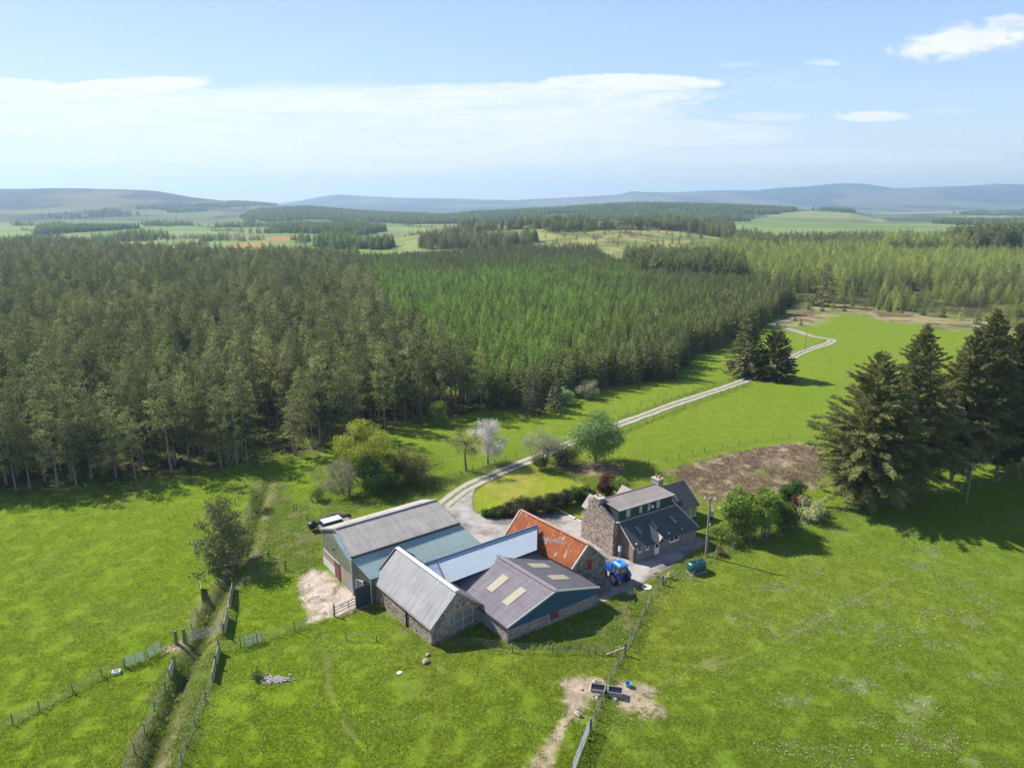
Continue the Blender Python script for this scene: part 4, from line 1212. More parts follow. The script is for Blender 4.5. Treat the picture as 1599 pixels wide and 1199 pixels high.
# ------------------------------------------------------------------ B: stone barn, pale roof
B = dict(e1s=G(581, 906, 2.75), e1e=G(672, 982, 2.75), rs=G(620, 855, 5.85), re=G(713.5, 923, 5.85))
ub = hor(B['re'] - B['rs']); vb = np.array([-ub[1], ub[0], 0])
wB = (B['rs'] - B['e1s']) @ vb; wB2 = (B['re'] - B['e1e']) @ vb
B['e2s'] = B['e1s'] + vb * 2 * wB; B['e2e'] = B['e1e'] + vb * 2 * wB2
sb = thing('stone_barn', 'narrow rubble stone barn with pale grey roof and lattice-framed gable door', 'barn', (*B['e1e'][:2], 0.4))
m, q = gable_body(B, .14, .12, -.8); m.build('wall', STONE, sb)
M().sheet(B['rs'], B['re'], B['e1e'], B['e1s'], .26, .018).build('roof', R_PALE, sb)
M().sheet(B['rs'] + vb * .02, B['re'] + vb * .02, B['e2e'], B['e2s'], .26, .018).build('roof', R_PALE, sb)
trim_line(M(), [B['rs'] + Z * .06, B['re'] + Z * .06], .5, .1).build('ridge_cap', m_plain('pale_ridge', (.66, .66, .68), .5, .1), sb)
trim_line(M(), [B['e1s'] - ub * .06, B['rs'] - ub * .06 + Z * .1, B['e2s'] - ub * .06], .12, .26, -.02).build('verge_board', BLACK, sb)
trim_line(M(), [B['e1e'] + ub * .04, B['re'] + ub * .04, B['e2e'] + ub * .04], .1, .18, -.06).build('verge_board', CONC, sb)
gb = Wall(gz_(q['e1e'], 0), gz_(q['e2e'], 0)); Lb = gb.L
dr = M(); gb.panel(dr, Lb * .42, Lb * .80, .2, 3.3, .04, .08); d_ = dr.build('door', m_plain('grey_door_sheet', (.16, .165, .155), .8, .2), sb)
fr = M()
for f_ in (.42, .60, .785): gb.panel(fr, Lb * f_, Lb * f_ + .11, .2, 3.3, .075, .06)
for z_ in (.2, 1.15, 2.15, 3.2): gb.panel(fr, Lb * .42 + .115, Lb * .785 - .003, z_, z_ + .10, .069, .05)
fr.build('frame', GREENPAINT, d_)
ws = Wall(gz_(q['e1s'], 0), gz_(q['e1e'], 0))
dp = M(); dp.tube([ws.p(ws.L * .60, -.4, .1), ws.p(ws.L * .60, 2.6, .1)], .10, 8); dp.build('downpipe', CASTG, sb)
gt = M(); trim_line(gt, [B['e1s'] - vb * .05, B['e1e'] - vb * .05], .12, .1, -.1); gt.build('gutter', CONC_D, sb)

# ------------------------------------------------------------------ C: low barn with purple-grey roof and blue gable
Cc = dict(e1s=G(695, 906.5, 2.7), e1e=G(791, 980, 2.7), rs=G(752, 852, 4.8), re=G(868, 922, 4.8), e2s=G(838, 857, 3.0), e2e=G(936, 916, 3.0))
uc = hor(Cc['re'] - Cc['rs']); vcx = np.array([-uc[1], uc[0], 0])
lb = thing('low_barn', 'low broad barn with purple-grey roof, yellowed rooflights and dark blue clad gable', 'barn', (*Cc['e1e'][:2], 0.4))
m, q = gable_body(Cc, .12, .12, -.8); m.build('wall', m_stone('patched_block_wall', (.20, .185, .165), (.34, .31, .28), (.33, .31, .28), 2.0), lb)
M().sheet(Cc['rs'], Cc['re'], Cc['e1e'], Cc['e1s'], .3, .03).build('roof', R_PURP, lb)
M().sheet(Cc['rs'] + vcx * .02, Cc['re'] + vcx * .02, Cc['e2e'], Cc['e2s'], .3, .03).build('roof', R_DARK, lb)
trim_line(M(), [Cc['rs'] + Z * .05, Cc['re'] + Z * .05], .55, .1).build('ridge_cap', R_PURP, lb)
trim_line(M(), [Cc['e1e'] + uc * .05, Cc['re'] + uc * .05, Cc['e2e'] + uc * .05], .08, .2, -.03).build('verge_board', OFFW, lb)
trim_line(M(), [Cc['e1s'] - vcx * .06, Cc['e1e'] - vcx * .06], .12, .12, -.12).build('gutter', GUTTER, lb)
gc_ = Wall(gz_(q['e1e'], 0), gz_(q['e2e'], 0)); Lc = gc_.L
zl, zr_, zt = q['e1e'][2], q['e2e'][2], q['re'][2]; xr = (q['re'] - q['e1e']) @ gc_.u
cl = M(); gc_.poly(cl, [(.02, 2.25), (Lc * .40, 2.15), (Lc - .03, 2.05), (Lc - .02, zr_ - .05), (xr, zt - .04), (.02, zl - .04)], .05, .08); cl.build('cladding', CLAD_TEAL, lb)
ht = M(); gc_.panel(ht, Lc * .46, Lc * .54, 1.25, 2.35, .09, .1); ht.build('hatch', m_plain('dull_red_hatch', (.14, .045, .05), .8, .2), lb)
dp = M(); dp.tube([gc_.p(Lc - .1, -.4, .12), gc_.p(Lc - .1, 2.1, .12)], .07, 8); dp.tube([gc_.p(Lc - .1, .25, .12), gc_.p(Lc + .55, .1, .75)], .07, 8); dp.build('downpipe', GALV, lb)
cp = M(); cp.tube([gc_.p(.06, -.3, .1), gc_.p(.06, 2.3, .1)], .06, 8); cp.build('downpipe', GALV, lb)
sw_ = Wall(gz_(q['e1s'], 0), gz_(q['e1e'], 0)); pz = M(); sw_.panel(pz, sw_.L * .55, sw_.L * .80, .2, 2.3); pz.build('sheet_panel', GREY_SHEET, lb)


def on_roof(p00, p10, p01, p11, s, t_, off=.03):      # a = along, b = down the slope
    p = (1 - s) * (1 - t_) * p00 + s * (1 - t_) * p10 + (1 - s) * t_ * p01 + s * t_ * p11
    n = np.cross(p10 - p00, p01 - p00); n /= np.linalg.norm(n); n = n if n[2] > 0 else -n
    return p + n * off


for a0, a1, c0, c1, side_ in ((.46, .55, .26, .66, 1), (.715, .80, .28, .70, 1), (.42, .52, .30, .66, 2), (.70, .80, .30, .66, 2)):
    e = ('e1s', 'e1e') if side_ == 1 else ('e2s', 'e2e')
    f_ = lambda s, t_: on_roof(Cc['rs'], Cc['re'], Cc[e[0]], Cc[e[1]], s, t_, .06)
    M().slab([f_(a0, c0), f_(a1, c0), f_(a1, c1), f_(a0, c1)], .045).build('rooflight', ROOFLIGHT, lb)

# ------------------------------------------------------------------ D: steading with the rusted roof
D = dict(e1s=G(788, 836, 3.4), e1e=G(893, 888.5, 3.4), rs=G(812.7, 796, 6.4), re=G(919, 849.5, 6.4), e2e=G(949, 874, 3.4))
D['e2s'] = D['e2e'] + (D['e1s'] - D['e1e'])
ud = hor(D['re'] - D['rs']); vd = np.array([-ud[1], ud[0], 0])
st = thing('rusty_roofed_steading', 'tall stone steading with rusted orange iron roof and red gable hatch', 'steading', (*D['e1e'][:2], 0))
m, q = gable_body(D, .14, .12, -.8); m.build('wall', STONE_D, st)
M().sheet(D['rs'], D['re'], D['e1e'], D['e1s'], .2, .016).build('roof', R_RUST, st)
M().sheet(D['rs'] + vd * .02, D['re'] + vd * .02, D['e2e'], D['e2s'], .2, .016).build('roof', R_RUST, st)
trim_line(M(), [D['rs'] + Z * .05, D['re'] + Z * .05], .4, .08).build('ridge_cap', m_plain('worn_ridge', (.40, .22, .15), .8, .5, 5), st)
trim_line(M(), [D['e1e'] + ud * .02, D['re'] + ud * .02, D['e2e'] + ud * .02], .24, .2, .0).build('coping', CONC, st)
trim_line(M(), [D['e1s'] - ud * .02, D['rs'] - ud * .02, D['e2s'] - ud * .02], .24, .2, .0).build('coping', CONC, st)
gd = Wall(gz_(q['e1e'], 0), gz_(q['e2e'], 0))
ht = M(); gd.panel(ht, gd.L * .42, gd.L * .58, 2.6, 4.45, .05, .08); h_ = ht.build('hatch', REDPAINT, st)
hf = M()
for a_, b_, c_, d2 in ((.39, .42, 2.5, 4.55), (.58, .61, 2.5, 4.55)): gd.panel(hf, gd.L * a_, gd.L * b_ - .002, c_, d2, .035, .06)
gd.panel(hf, gd.L * .37, gd.L * .63, 4.555, 4.8, .04, .07); gd.panel(hf, gd.L * .37, gd.L * .63, 2.35, 2.497, .08, .1); hf.build('surround', CONC_D, h_)

# ------------------------------------------------------------------ E: pale blue link roof between the barns
nD = np.cross(D['re'] - D['rs'], D['e1s'] - D['rs']); nD /= np.linalg.norm(nD)


def hit(px, py, p0, n, off=0.):
    d = ray(px, py); c0 = np.array([0, 0, H]); return c0 + d * (((p0 - c0) @ n) / (d @ n)) + Z * off


E1 = G(839, 821, hit(839, 821, D['rs'], nD)[2] + .35); E0 = G(657, 883, 5.5)
E2 = G(838.5, 858, hit(838.5, 858, D['rs'], nD)[2] + .8); E3 = hit(690, 914, E0, np.cross(E1 - E0, E2 - E0))
lk = thing('link_shed', 'pale blue corrugated lean-to roof filling the gap between the barns', 'shed', (*((E0 + E3) / 2)[:2], 0))
M().sheet(E0, E1, E2, E3, .3, .006).build('roof', R_BLUE, lk)
fs_ = M(); trim_line(fs_, [E0 + Z * .02, E1 + Z * .02], .16, .34); fs_.build('fascia', BLUETRIM, lk)
tri = [hit(658, 883.5, E0, np.cross(E1 - E0, E3 - E0), .05), hit(681, 876, E0, np.cross(E1 - E0, E3 - E0), .05), hit(695, 908, E0, np.cross(E1 - E0, E3 - E0), .05), hit(672, 905, E0, np.cross(E1 - E0, E3 - E0), .05)]
M().slab(tri, .04).build('roof_patch', R_BLUE2, lk, label='deeper blue roof sheets at the left end')
fl = M(); trim_line(fl, [tri[1], tri[2]], .14, .06, .03); fl.build('flashing', m_plain('rusted_flashing', (.22, .13, .10), .8, .4, 5), lk)
up_ = hor(E1 - E0); w4 = M()
nb_ = np.array([-up_[1], up_[0], 0])
a_ = E0 - nb_ * .12; b_ = E1 - nb_ * .12
w4.hexa([gz_(a_, -.4), gz_(b_, -.4), gz_(b_ - nb_ * .2, -.4), gz_(a_ - nb_ * .2, -.4)][::-1], [a_ - Z * .12, b_ - Z * .12, b_ - nb_ * .2 - Z * .14, a_ - nb_ * .2 - Z * .14][::-1]); w4.build('wall', GREY_SHEET, lk)

# ------------------------------------------------------------------ the farmhouse
HO = np.array([13.9, 85.54, 0.]); ha = R(32); hu = np.array([math.cos(ha), math.sin(ha), 0]); hv = np.array([-math.sin(ha), math.cos(ha), 0])
HL = lambda s, t_, z: HO + hu * s + hv * t_ + Z * z
house = thing('farmhouse', 'stone-gabled farmhouse with long dark dormer, slate roofs and brown harled lean-to', 'house', HO)
m = M()
prof = [(0, -.6), (0, 4.85), (3.84, 6.82), (7.06, 3.7), (7.06, -.6)]
m.faces([HL(0, a, b) for a, b in prof] + [HL(11.6, a, b) for a, b in prof], [(0, 1, 2, 3, 4), (9, 8, 7, 6, 5), (0, 5, 6, 1), (1, 6, 7, 2), (2, 7, 8, 3), (3, 8, 9, 4), (0, 4, 9, 5)])
m.build('wall', STONE, house)
M().slab([HL(.4, 3.84, 6.92), HL(12.1, 3.84, 6.92), HL(12.1, 7.3, 3.55), HL(.4, 7.3, 3.55)], .1).build('roof', SLATE, house)
M().slab([HL(.4, 3.83, 6.92), HL(.4, -.1, 4.90), HL(11.7, -.1, 4.90), HL(12.1, 3.83, 6.92)], .09).build('roof', SLATE, house)
M().slab([HL(12.05, 3.84, 6.93), HL(12.2, 3.84, 6.93), HL(11.8, -.15, 4.93), HL(11.65, -.15, 4.93)], .12).build('verge_strip', OFFW, house)
sk = M(); trim_line(sk, [HL(.2, 7.15, 3.8), HL(.2, 3.84, 6.95), HL(.2, -.02, 4.98)], .4, .16); sk.build('skew', STONE_D, house)
rc = M(); trim_line(rc, [HL(.4, 3.84, 6.97), HL(12.0, 3.84, 6.97)], .3, .14); rc.build('ridge_cap', m_plain('brown_ridge', (.12, .075, .065), .8, .2), house)
for s0, s1, z1, base in ((-.06, .95, 7.35, 6.2), (11.1, 12.1, 7.75, 6.2)):
    ch = M(); ch.box(HL((s0 + s1) / 2, 3.84, (base + z1) / 2), (s1 - s0, 1.35, z1 - base), ha); c_ = ch.build('chimney', STONE if s0 < 1 else m_plain('harled_chimney', (.27, .23, .205), .9, .2, bump=.4), house)
    cp = M(); cp.box(HL((s0 + s1) / 2, 3.84, z1 + .07), (s1 - s0 + .22, 1.6, .15), ha); cp.build('cope', CONC, c_)
    for o_ in ((-.35, .3) if s0 > 1 else (.35,)):
        pt = M(); pt.lathe(HL((s0 + s1) / 2, 3.84 + o_, z1 + .14), Z, [(0, .16), (.1, .14), (.45, .12), (.5, .15), (.55, .14)], 10); pt.build('pot', POT, c_)
if True:   # flue shoulder beside the near chimney
    ch = M(); ch.box(HL(.42, 5.15, 5.9), (.9, .9, 1.6), ha); ch.build('chimney_shoulder', STONE, house)
# dormer running the length of the front
dm = M(); dm.faces([HL(s, a, b) for s in (.95, 11.0) for a, b in ((.25, 4.7), (.18, 6.72), (3.9, 6.80), (3.9, 4.7))], [(0, 1, 2, 3), (7, 6, 5, 4), (0, 4, 5, 1), (1, 5, 6, 2), (2, 6, 7, 3), (3, 7, 4, 0)])
dorm = dm.build('dormer', m_sheet('dark_slate_hung', [(.3, (.030, .040, .043)), (.6, (.048, .062, .066)), (.8, (.07, .085, .088))], .33, (.33, .28), (.05, .055, .05), .3, .5, .65, .1, .3), house)
M().slab([HL(.75, 3.75, 6.97), HL(11.2, 3.75, 6.97), HL(11.2, -.12, 6.83), HL(.75, -.12, 6.83)], .10).build('roof', FELT, dorm)
ed = M(); trim_line(ed, [HL(.73, -.15, 6.76), HL(11.2, -.15, 6.76)], .06, .16); ed.build('fascia', OFFW, dorm)
fl = M(); trim_line(fl, [HL(.5, .06, 5.0), HL(11.3, .06, 5.0)], .3, .08); fl.build('flashing', m_plain('lead_flashing', (.36, .38, .42), .6, .15), dorm)
dw = Wall(HL(.95, .2, 0), HL(11.0, .2, 0))
for xw, wd_ in ((1.35, .85), (3.75, .62), (5.3, .62), (7.0, .75)):
    dw.window(dorm, xw, xw + wd_, 5.25, 6.45, CURTAIN, m_plain('grey_frame', (.13, .17, .15), .6, .1), (), .08, .06, sill=False)
al = M(); al.tube([HL(6.6, -.1, 6.0), HL(6.6, -.45, 6.15)], .03, 6); al.lathe(HL(6.6, -.45, 6.15), [.3, -1, .5], [(0, .12), (.05, .22), (.07, .24)], 12); al.build('dish', OFFW, house)
# lean-to along the front
m = M(); pr_ = [(.05, -.6), (.05, 4.82), (-3.0, 2.42), (-3.0, -.6)]
m.faces([HL(1.15, a, b) for a, b in pr_] + [HL(12.95 + (a + 3) * -.46, a, b) for a, b in pr_], [(3, 2, 1, 0), (4, 5, 6, 7), (0, 1, 5, 4), (1, 2, 6, 5), (2, 3, 7, 6), (3, 0, 4, 7)])
m.build('lean_to_wall', HARL, house)
lr00, lr10, lr01, lr11 = HL(.95, .12, 5.02), HL(11.75, .12, 5.02), HL(.95, -3.3, 2.40), HL(13.2, -3.3, 2.40)
M().slab([lr00, lr10, lr11, lr01], .1).build('lean_to_roof', SLATE, house)
vg = M(); trim_line(vg, [lr10 + hu * .04 + Z * .02, lr11 + hu * .04 + Z * .02], .14, .14); trim_line(vg, [lr00 - hu * .04, lr01 - hu * .04], .09, .12); vg.build('verge_strip', OFFW, house)
gt = M(); trim_line(gt, [lr01 - hv * .06 - Z * .07, lr11 - hv * .06 - Z * .07], .11, .1); gt.build('gutter', m_plain('brown_gutter', (.10, .085, .075), .6, .15), house)
cdp = M(); cdp.box(HL(1.22, -3.05, 1.0), (.26, .26, 2.9), ha); cdp.build('corner_post', m_plain('dark_corner', (.05, .043, .038), .7, .2), house)
ln = Wall(HL(1.15, -3.0, 0), HL(12.95, -3.0, 0))
ln.window(house, .75, 1.3, 1.55, 2.2, GLASS); ln.window(house, 2.15, 2.65, 1.55, 2.2, GLASS)
ln.window(house, 6.55, 8.35, 1.45, 2.25, GLASS, None, (.5,), .1)
dr = M(); ln.panel(dr, 3.78, 4.62, .25, 2.35, .06, .1); d_ = dr.build('door', WHITE, house)
gl = M(); ln.panel(gl, 3.92, 4.48, 1.35, 2.2, .075, .03); gl.build('pane', GLASS, d_)
stp = M(); ln.panel(stp, 3.6, 4.8, -.3, .22, .6, .6); stp.build('step', CONC, house)
pc = M(); px0, px1 = 3.35, 5.05; rp = [HL(1.15 + (px0 + px1) / 2, -1.2, 3.95), HL(1.15 + (px0 + px1) / 2, -4.0, 2.98)]
for sgn, xx in ((-1, px0), (1, px1)):
    q4 = [rp[0] + Z * .35, rp[1] + Z * .35, HL(1.15 + xx, -3.95, 2.42), HL(1.15 + xx, -2.9, 2.72)]
    pc.slab(q4, .07)
po = pc.build('porch_roof', m_plain('pale_porch_slate', (.40, .36, .31), .8, .25, 5), house)
pf = M(); pf.poly([HL(1.15 + px0 + .1, -3.85, 2.40), HL(1.15 + px1 - .1, -3.85, 2.40), rp[1] + hv * .15 + Z * .20]); pf.bar(HL(1.15 + px0 + .12, -3.8, 2.42), HL(1.15 + px0 + .12, -3.0, 1.9), .07); pf.bar(HL(1.15 + px1 - .12, -3.8, 2.42), HL(1.15 + px1 - .12, -3.0, 1.9), .07)
pf.build('gable_board', m_plain('red_brown_timber', (.14, .07, .045), .8, .2), po)
for sx in (2.15, 5.35, 9.25):      # rooflights in the lean-to slope
    f_ = lambda a, b, o_: on_roof(lr00, lr10, lr01, lr11, a / 12.55, b, o_)
    fr = M(); fr.slab([f_(sx - .1, .30, .09), f_(sx + .72, .30, .09), f_(sx + .72, .64, .09), f_(sx - .1, .64, .09)], .1); w_ = fr.build('rooflight', m_plain('dark_rooflight_frame', (.035, .037, .04), .5, .1), house)
    M().slab([f_(sx, .325, .11), f_(sx + .62, .325, .11), f_(sx + .62, .615, .11), f_(sx, .615, .11)], .015).build('pane', GLASS_L, w_)
vt = M()
for sx in (.75, 4.9, 5.25, 6.9, 7.1, 9.6): vt.box(on_roof(lr00, lr10, lr01, lr11, sx / 12.55, .86, .07), (.16, .16, .12), ha)
vt.build('roof_vent', WHITE, house)
# rear wing with a glazed front
m = M(); wp = [(2.0, -.6), (2.0, 2.8), (5.2, 5.35), (8.4, 2.8), (8.4, -.6)]
m.faces([HL(11.62, a, b) for a, b in wp] + [HL(18.4, a, b) for a, b in wp], [(0, 1, 2, 3, 4), (9, 8, 7, 6, 5), (0, 5, 6, 1), (1, 6, 7, 2), (2, 7, 8, 3), (3, 8, 9, 4)])
m.build('wing_wall', STONE_D, house)
M().slab([HL(12.12, 5.2, 5.50), HL(18.7, 5.2, 5.50), HL(18.7, 1.6, 2.62), HL(12.12, 1.6, 2.62)], .1).build('wing_roof', SLATE, house)
M().slab([HL(12.36, 5.22, 5.50), HL(18.7, 5.22, 5.50), HL(18.7, 8.8, 2.62), HL(12.36, 8.8, 2.62)], .1).build('wing_roof', SLATE, house)
vg = M(); trim_line(vg, [HL(18.74, 8.8, 2.6), HL(18.74, 5.2, 5.48), HL(18.74, 1.6, 2.6)], .08, .16); vg.build('verge_strip', CONC, house)
ww = Wall(HL(11.62, 2.0, 0), HL(18.4, 2.0, 0))
ww.window(house, 1.9, 6.6, .95, 2.6, CURTAIN, None, (.25, .5, .75), .12, .06)
fr = M(); f_ = lambda a, b, o_: on_roof(HL(12.36, 5.2, 5.50), HL(18.7, 5.2, 5.50), HL(12.36, 1.6, 2.62), HL(18.7, 1.6, 2.62), a / 6.3, b, o_)
fr.slab([f_(2.35, .42, .09), f_(3.1, .42, .09), f_(3.1, .68, .09), f_(2.35, .68, .09)], .1); w_ = fr.build('rooflight', CASTG, house)
M().slab([f_(2.43, .44, .11), f_(3.02, .44, .11), f_(3.02, .66, .11), f_(2.43, .66, .11)], .015).build('pane', GLASS_L, w_)
# two gabled dormers and bays on the garden side
for sx, wd_ in ((2.6, 2.6), (8.9, 2.6)):
    m = M(); m.faces([HL(sx + a * wd_ / 2, t_, z) for t_ in (5.0, 8.3) for a, z in ((-1, -.4), (-1, 4.0), (0, 5.5), (1, 4.0), (1, -.4))], [(4, 3, 2, 1, 0), (5, 6, 7, 8, 9), (0, 1, 6, 5), (1, 2, 7, 6), (2, 3, 8, 7), (3, 4, 9, 8)])
    by = m.build('bay', STONE, house)
    for sg in (-1, 1): M().slab([HL(sx, 4.4, 5.72), HL(sx, 8.6, 5.72), HL(sx + sg * (wd_ / 2 + .2), 8.6, 4.0), HL(sx + sg * (wd_ / 2 + .2), 4.4, 4.0)], .09).build('roof', SLATE_L, by)

# ------------------------------------------------------------------ the tractor (seen from behind)
tp = P(968, 909); th = R(29) + PI / 2            # heading
tf = np.array([math.cos(th), math.sin(th), 0]); tr_ = np.array([tf[1], -tf[0], 0])
TL = lambda f, r_, z: tp + tf * f + tr_ * r_ + Z * z
trc = thing('tractor', 'blue farm tractor with pale wheel rims parked beside the stone steading', 'tractor', tp)
m = M(); m.faces([TL(f, s * wd_, z) for s in (-1, 1) for f, z, wd_ in ((-.35, .75, .32), (-.35, 1.25, .32), (.9, 1.35, .36), (2.6, 1.45, .36), (3.0, 1.30, .33), (3.05, .85, .33), (2.4, .62, .3), (.4, .6, .3))],
        [tuple(range(8))[::-1], tuple(range(8, 16))] + [(i, (i + 1) % 8, 8 + (i + 1) % 8, 8 + i) for i in range(8)])
m.build('body', TRBLUE, trc)
bn = M(); bn.hexa([TL(.95, -.40, 1.2), TL(2.95, -.36, 1.1), TL(2.95, .36, 1.1), TL(.95, .40, 1.2)], [TL(.95, -.34, 1.72), TL(2.8, -.28, 1.55), TL(2.8, .28, 1.55), TL(.95, .34, 1.72)]); bn.build('bonnet', TRBLUE, trc)
for s in (-1, 1):
    for f, rd, wd_, off, nm in ((0, .80, .46, .92, 'wheel'), (2.3, .52, .34, .82, 'wheel')):
        c_ = TL(f, s * off, rd + .01); ax = tr_ * s
        w_ = M(); w_.lathe(c_, ax, [(-wd_ / 2, rd * .60), (-wd_ / 2, rd * .90), (-wd_ * .38, rd), (wd_ * .38, rd), (wd_ / 2, rd * .90), (wd_ / 2, rd * .62), (wd_ * .2, rd * .60), (wd_ * .2, .1)], 28)
        for k in range(18):
            a = k / 18 * 2 * PI; d = tf * math.cos(a) + Z * math.sin(a)
            w_.bar(c_ + d * (rd + .005) - ax * wd_ * .44, c_ + (tf * math.cos(a + .16) + Z * math.sin(a + .16)) * (rd + .005) + ax * wd_ * .44, .07, .05)
        wo = w_.build(nm, RUBBER, trc)
        rm = M(); rm.lathe(c_ + ax * wd_ * .25, ax, [(0, rd * .66), (wd_ * .2, rd * .70), (wd_ * .26, rd * .66), (wd_ * .12, rd * .55), (wd_ * .1, rd * .22), (wd_ * .2, rd * .2), (wd_ * .22, .02)], 24); rm.build('rim', RIM, wo)
for s in (-1, 1):   # mudguards
    g_ = M()
    for k in range(6):
        a0, a1 = R(15 + k * 25), R(15 + (k + 1) * 25); r_ = .92
        p = [TL(-math.cos(a0) * r_, s * .66, .8 + math.sin(a0) * r_), TL(-math.cos(a0) * r_, s * 1.18, .8 + math.sin(a0) * r_), TL(-math.cos(a1) * r_, s * 1.18, .8 + math.sin(a1) * r_), TL(-math.cos(a1) * r_, s * .66, .8 + math.sin(a1) * r_)]
        g_.slab(p, .05)
    mg = g_.build('mudguard', TRBLUE, trc)
    rl = M(); rl.box(TL(-.86, s * 1.0, 1.25), (.06, .2, .12), th); rl.build('tail_light', m_plain('red_lens', (.35, .02, .015), .3, .1), mg)
    st_ = M(); st_.slab([TL(-.45, s * .98, 1.665), TL(.45, s * .98, 1.665), TL(.45, s * 1.16, 1.665), TL(-.45, s * 1.16, 1.665)], .03) ; st_.build('stripe', WHITE, mg)
cb = M()
for f, r_ in ((-.55, -.72), (-.55, .72), (.95, -.70), (.95, .70), (.2, -.76), (.2, .76)): cb.bar(TL(f, r_, 1.2), TL(f * .93, r_ * .93, 2.56), .075)
cb.bar(TL(-.55, -.72, 1.62), TL(-.55, .72, 1.62), .06); cb.bar(TL(.95, -.7, 1.62), TL(.95, .7, 1.62), .06)
cab = cb.build('cab', CASTG, trc)
t = NT('cab_glass'); CABG = t.done(t.bsdf((.10, .13, .115), .06, None, .6))
gl = M(); gl.hexa([TL(-.52, -.68, 1.3), TL(.92, -.66, 1.3), TL(.92, .66, 1.3), TL(-.52, .68, 1.3)], [TL(-.48, -.63, 2.5), TL(.86, -.62, 2.5), TL(.86, .62, 2.5), TL(-.48, .63, 2.5)]); gl.build('window', CABG, cab)
rf = M(); rf.hexa([TL(-.72, -.78, 2.55), TL(1.05, -.76, 2.55), TL(1.05, .76, 2.55), TL(-.72, .78, 2.55)], [TL(-.66, -.72, 2.70), TL(.98, -.70, 2.70), TL(.98, .70, 2.70), TL(-.66, .72, 2.70)])
rf.hexa([TL(-.5, -.5, 2.70), TL(.8, -.5, 2.70), TL(.8, .5, 2.70), TL(-.5, .5, 2.70)], [TL(-.42, -.42, 2.76), TL(.72, -.42, 2.76), TL(.72, .42, 2.76), TL(-.42, .42, 2.76)]); rfo = rf.build('roof', TRROOF, trc)
hp = M(); hp.box(TL(.35, 0, 2.765), (.5, .55, .02), th); hp.build('roof_hatch', m_plain('blue_hatch', (.02, .12, .40), .4, .1), rfo)
ex = M(); ex.tube([TL(1.6, .3, 1.6), TL(1.6, .3, 2.5)], .045, 8); ex.build('exhaust', CASTG, trc)
lk_ = M(); lk_.bar(TL(-.35, -.35, .6), TL(-1.1, -.4, .55), .07); lk_.bar(TL(-.35, .35, .6), TL(-1.1, .4, .55), .07); lk_.bar(TL(-1.0, -.45, .55), TL(-1.0, .45, .55), .06); lk_.build('linkage', CASTG, trc)

# ------------------------------------------------------------------ oil tank, bin, box, troughs and small things
tk = P(1087, 892)
tank = thing('oil_tank', 'dark green plastic oil tank standing in the grass beside the house lane', 'oil tank', tk)
a = R(28); tu = np.array([math.cos(a), math.sin(a), 0]); tv_ = np.array([-tu[1], tu[0], 0])
pts = []; n = 24
rings = [(-1.35, .25), (-1.28, .62), (-1.12, .85), (-.8, .97), (-.72, .93), (-.64, .97), (-.05, 1.), (.0, .95), (.05, 1.), (.64, .97), (.72, .93), (.8, .97), (1.12, .85), (1.28, .62), (1.35, .25)]
vs = []
for x_, s_ in rings:
    for k in range(n):
        q_ = 2 * PI * k / n; cxx = math.copysign(abs(math.cos(q_)) ** .7, math.cos(q_)); szz = math.copysign(abs(math.sin(q_)) ** .7, math.sin(q_))
        vs.append(tk + tu * x_ + tv_ * cxx * .78 * s_ + Z * (.82 + szz * .76 * s_))
m = M(); m.faces(vs, [(i * n + k, i * n + (k + 1) % n, (i + 1) * n + (k + 1) % n, (i + 1) * n + k) for i in range(len(rings) - 1) for k in range(n)] + [tuple(range(n))[::-1], tuple((len(rings) - 1) * n + k for k in range(n))])
m.build('body', TANKG, tank, smooth=True)
md = M(); md.box(tk + Z * 1.60 + tu * .45, (1.1, .16, .14), a); md.box(tk + Z * 1.6 + tu * .0, (.16, .8, .13), a); md.build('moulded_rib', TANKG, tank)
lid = M(); lid.lathe(tk + Z * 1.56 - tu * .55, Z, [(0, .24), (.1, .24), (.13, .2)], 16); lid.lathe(tk + Z * 1.56 - tu * .85 + tv_ * .15, Z, [(0, .1), (.14, .1), (.16, .07)], 12); lid.build('lid', BLACK, tank)
sl = M(); sl.box(tk + Z * .02, (2.6, 1.5, .2), a); sl.build('base', CONC_D, tank)

bp = P(1110, 809)
o = thing('water_butt', 'small white cylindrical butt on a dark base behind the house wing', 'water butt', bp)
M().lathe(bp + Z * .35, Z, [(0, .36), (.1, .40), (.5, .40), (.85, .36), (.95, .38)], 16).build('body', WHITE, o, smooth=True)
M().lathe(bp + Z * 1.3, Z, [(0, .40), (.05, .40), (.09, .30)], 16).build('lid', m_plain('blue_grey_lid', (.20, .23, .32), .5, .1), o)
M().lathe(bp, Z, [(-.1, .3), (.35, .3)], 10).build('base', CASTG, o)
wbp = HL(.62, -.75, 0.)
o = thing('gas_cabinet', 'small white upright cabinet on thin legs against the house behind the tractor', 'cabinet', wbp)
M().box(wbp + Z * 1.5, (.42, .35, .8), ha).build('body', WHITE, o)
lg = M()
for i, j in ((-1, -1), (1, -1), (1, 1), (-1, 1)): lg.bar(wbp + hu * i * .17 + hv * j * .13 - Z * .1, wbp + hu * i * .15 + hv * j * .11 + Z * 1.1, .05)
lg.build('leg', OFFW, o)

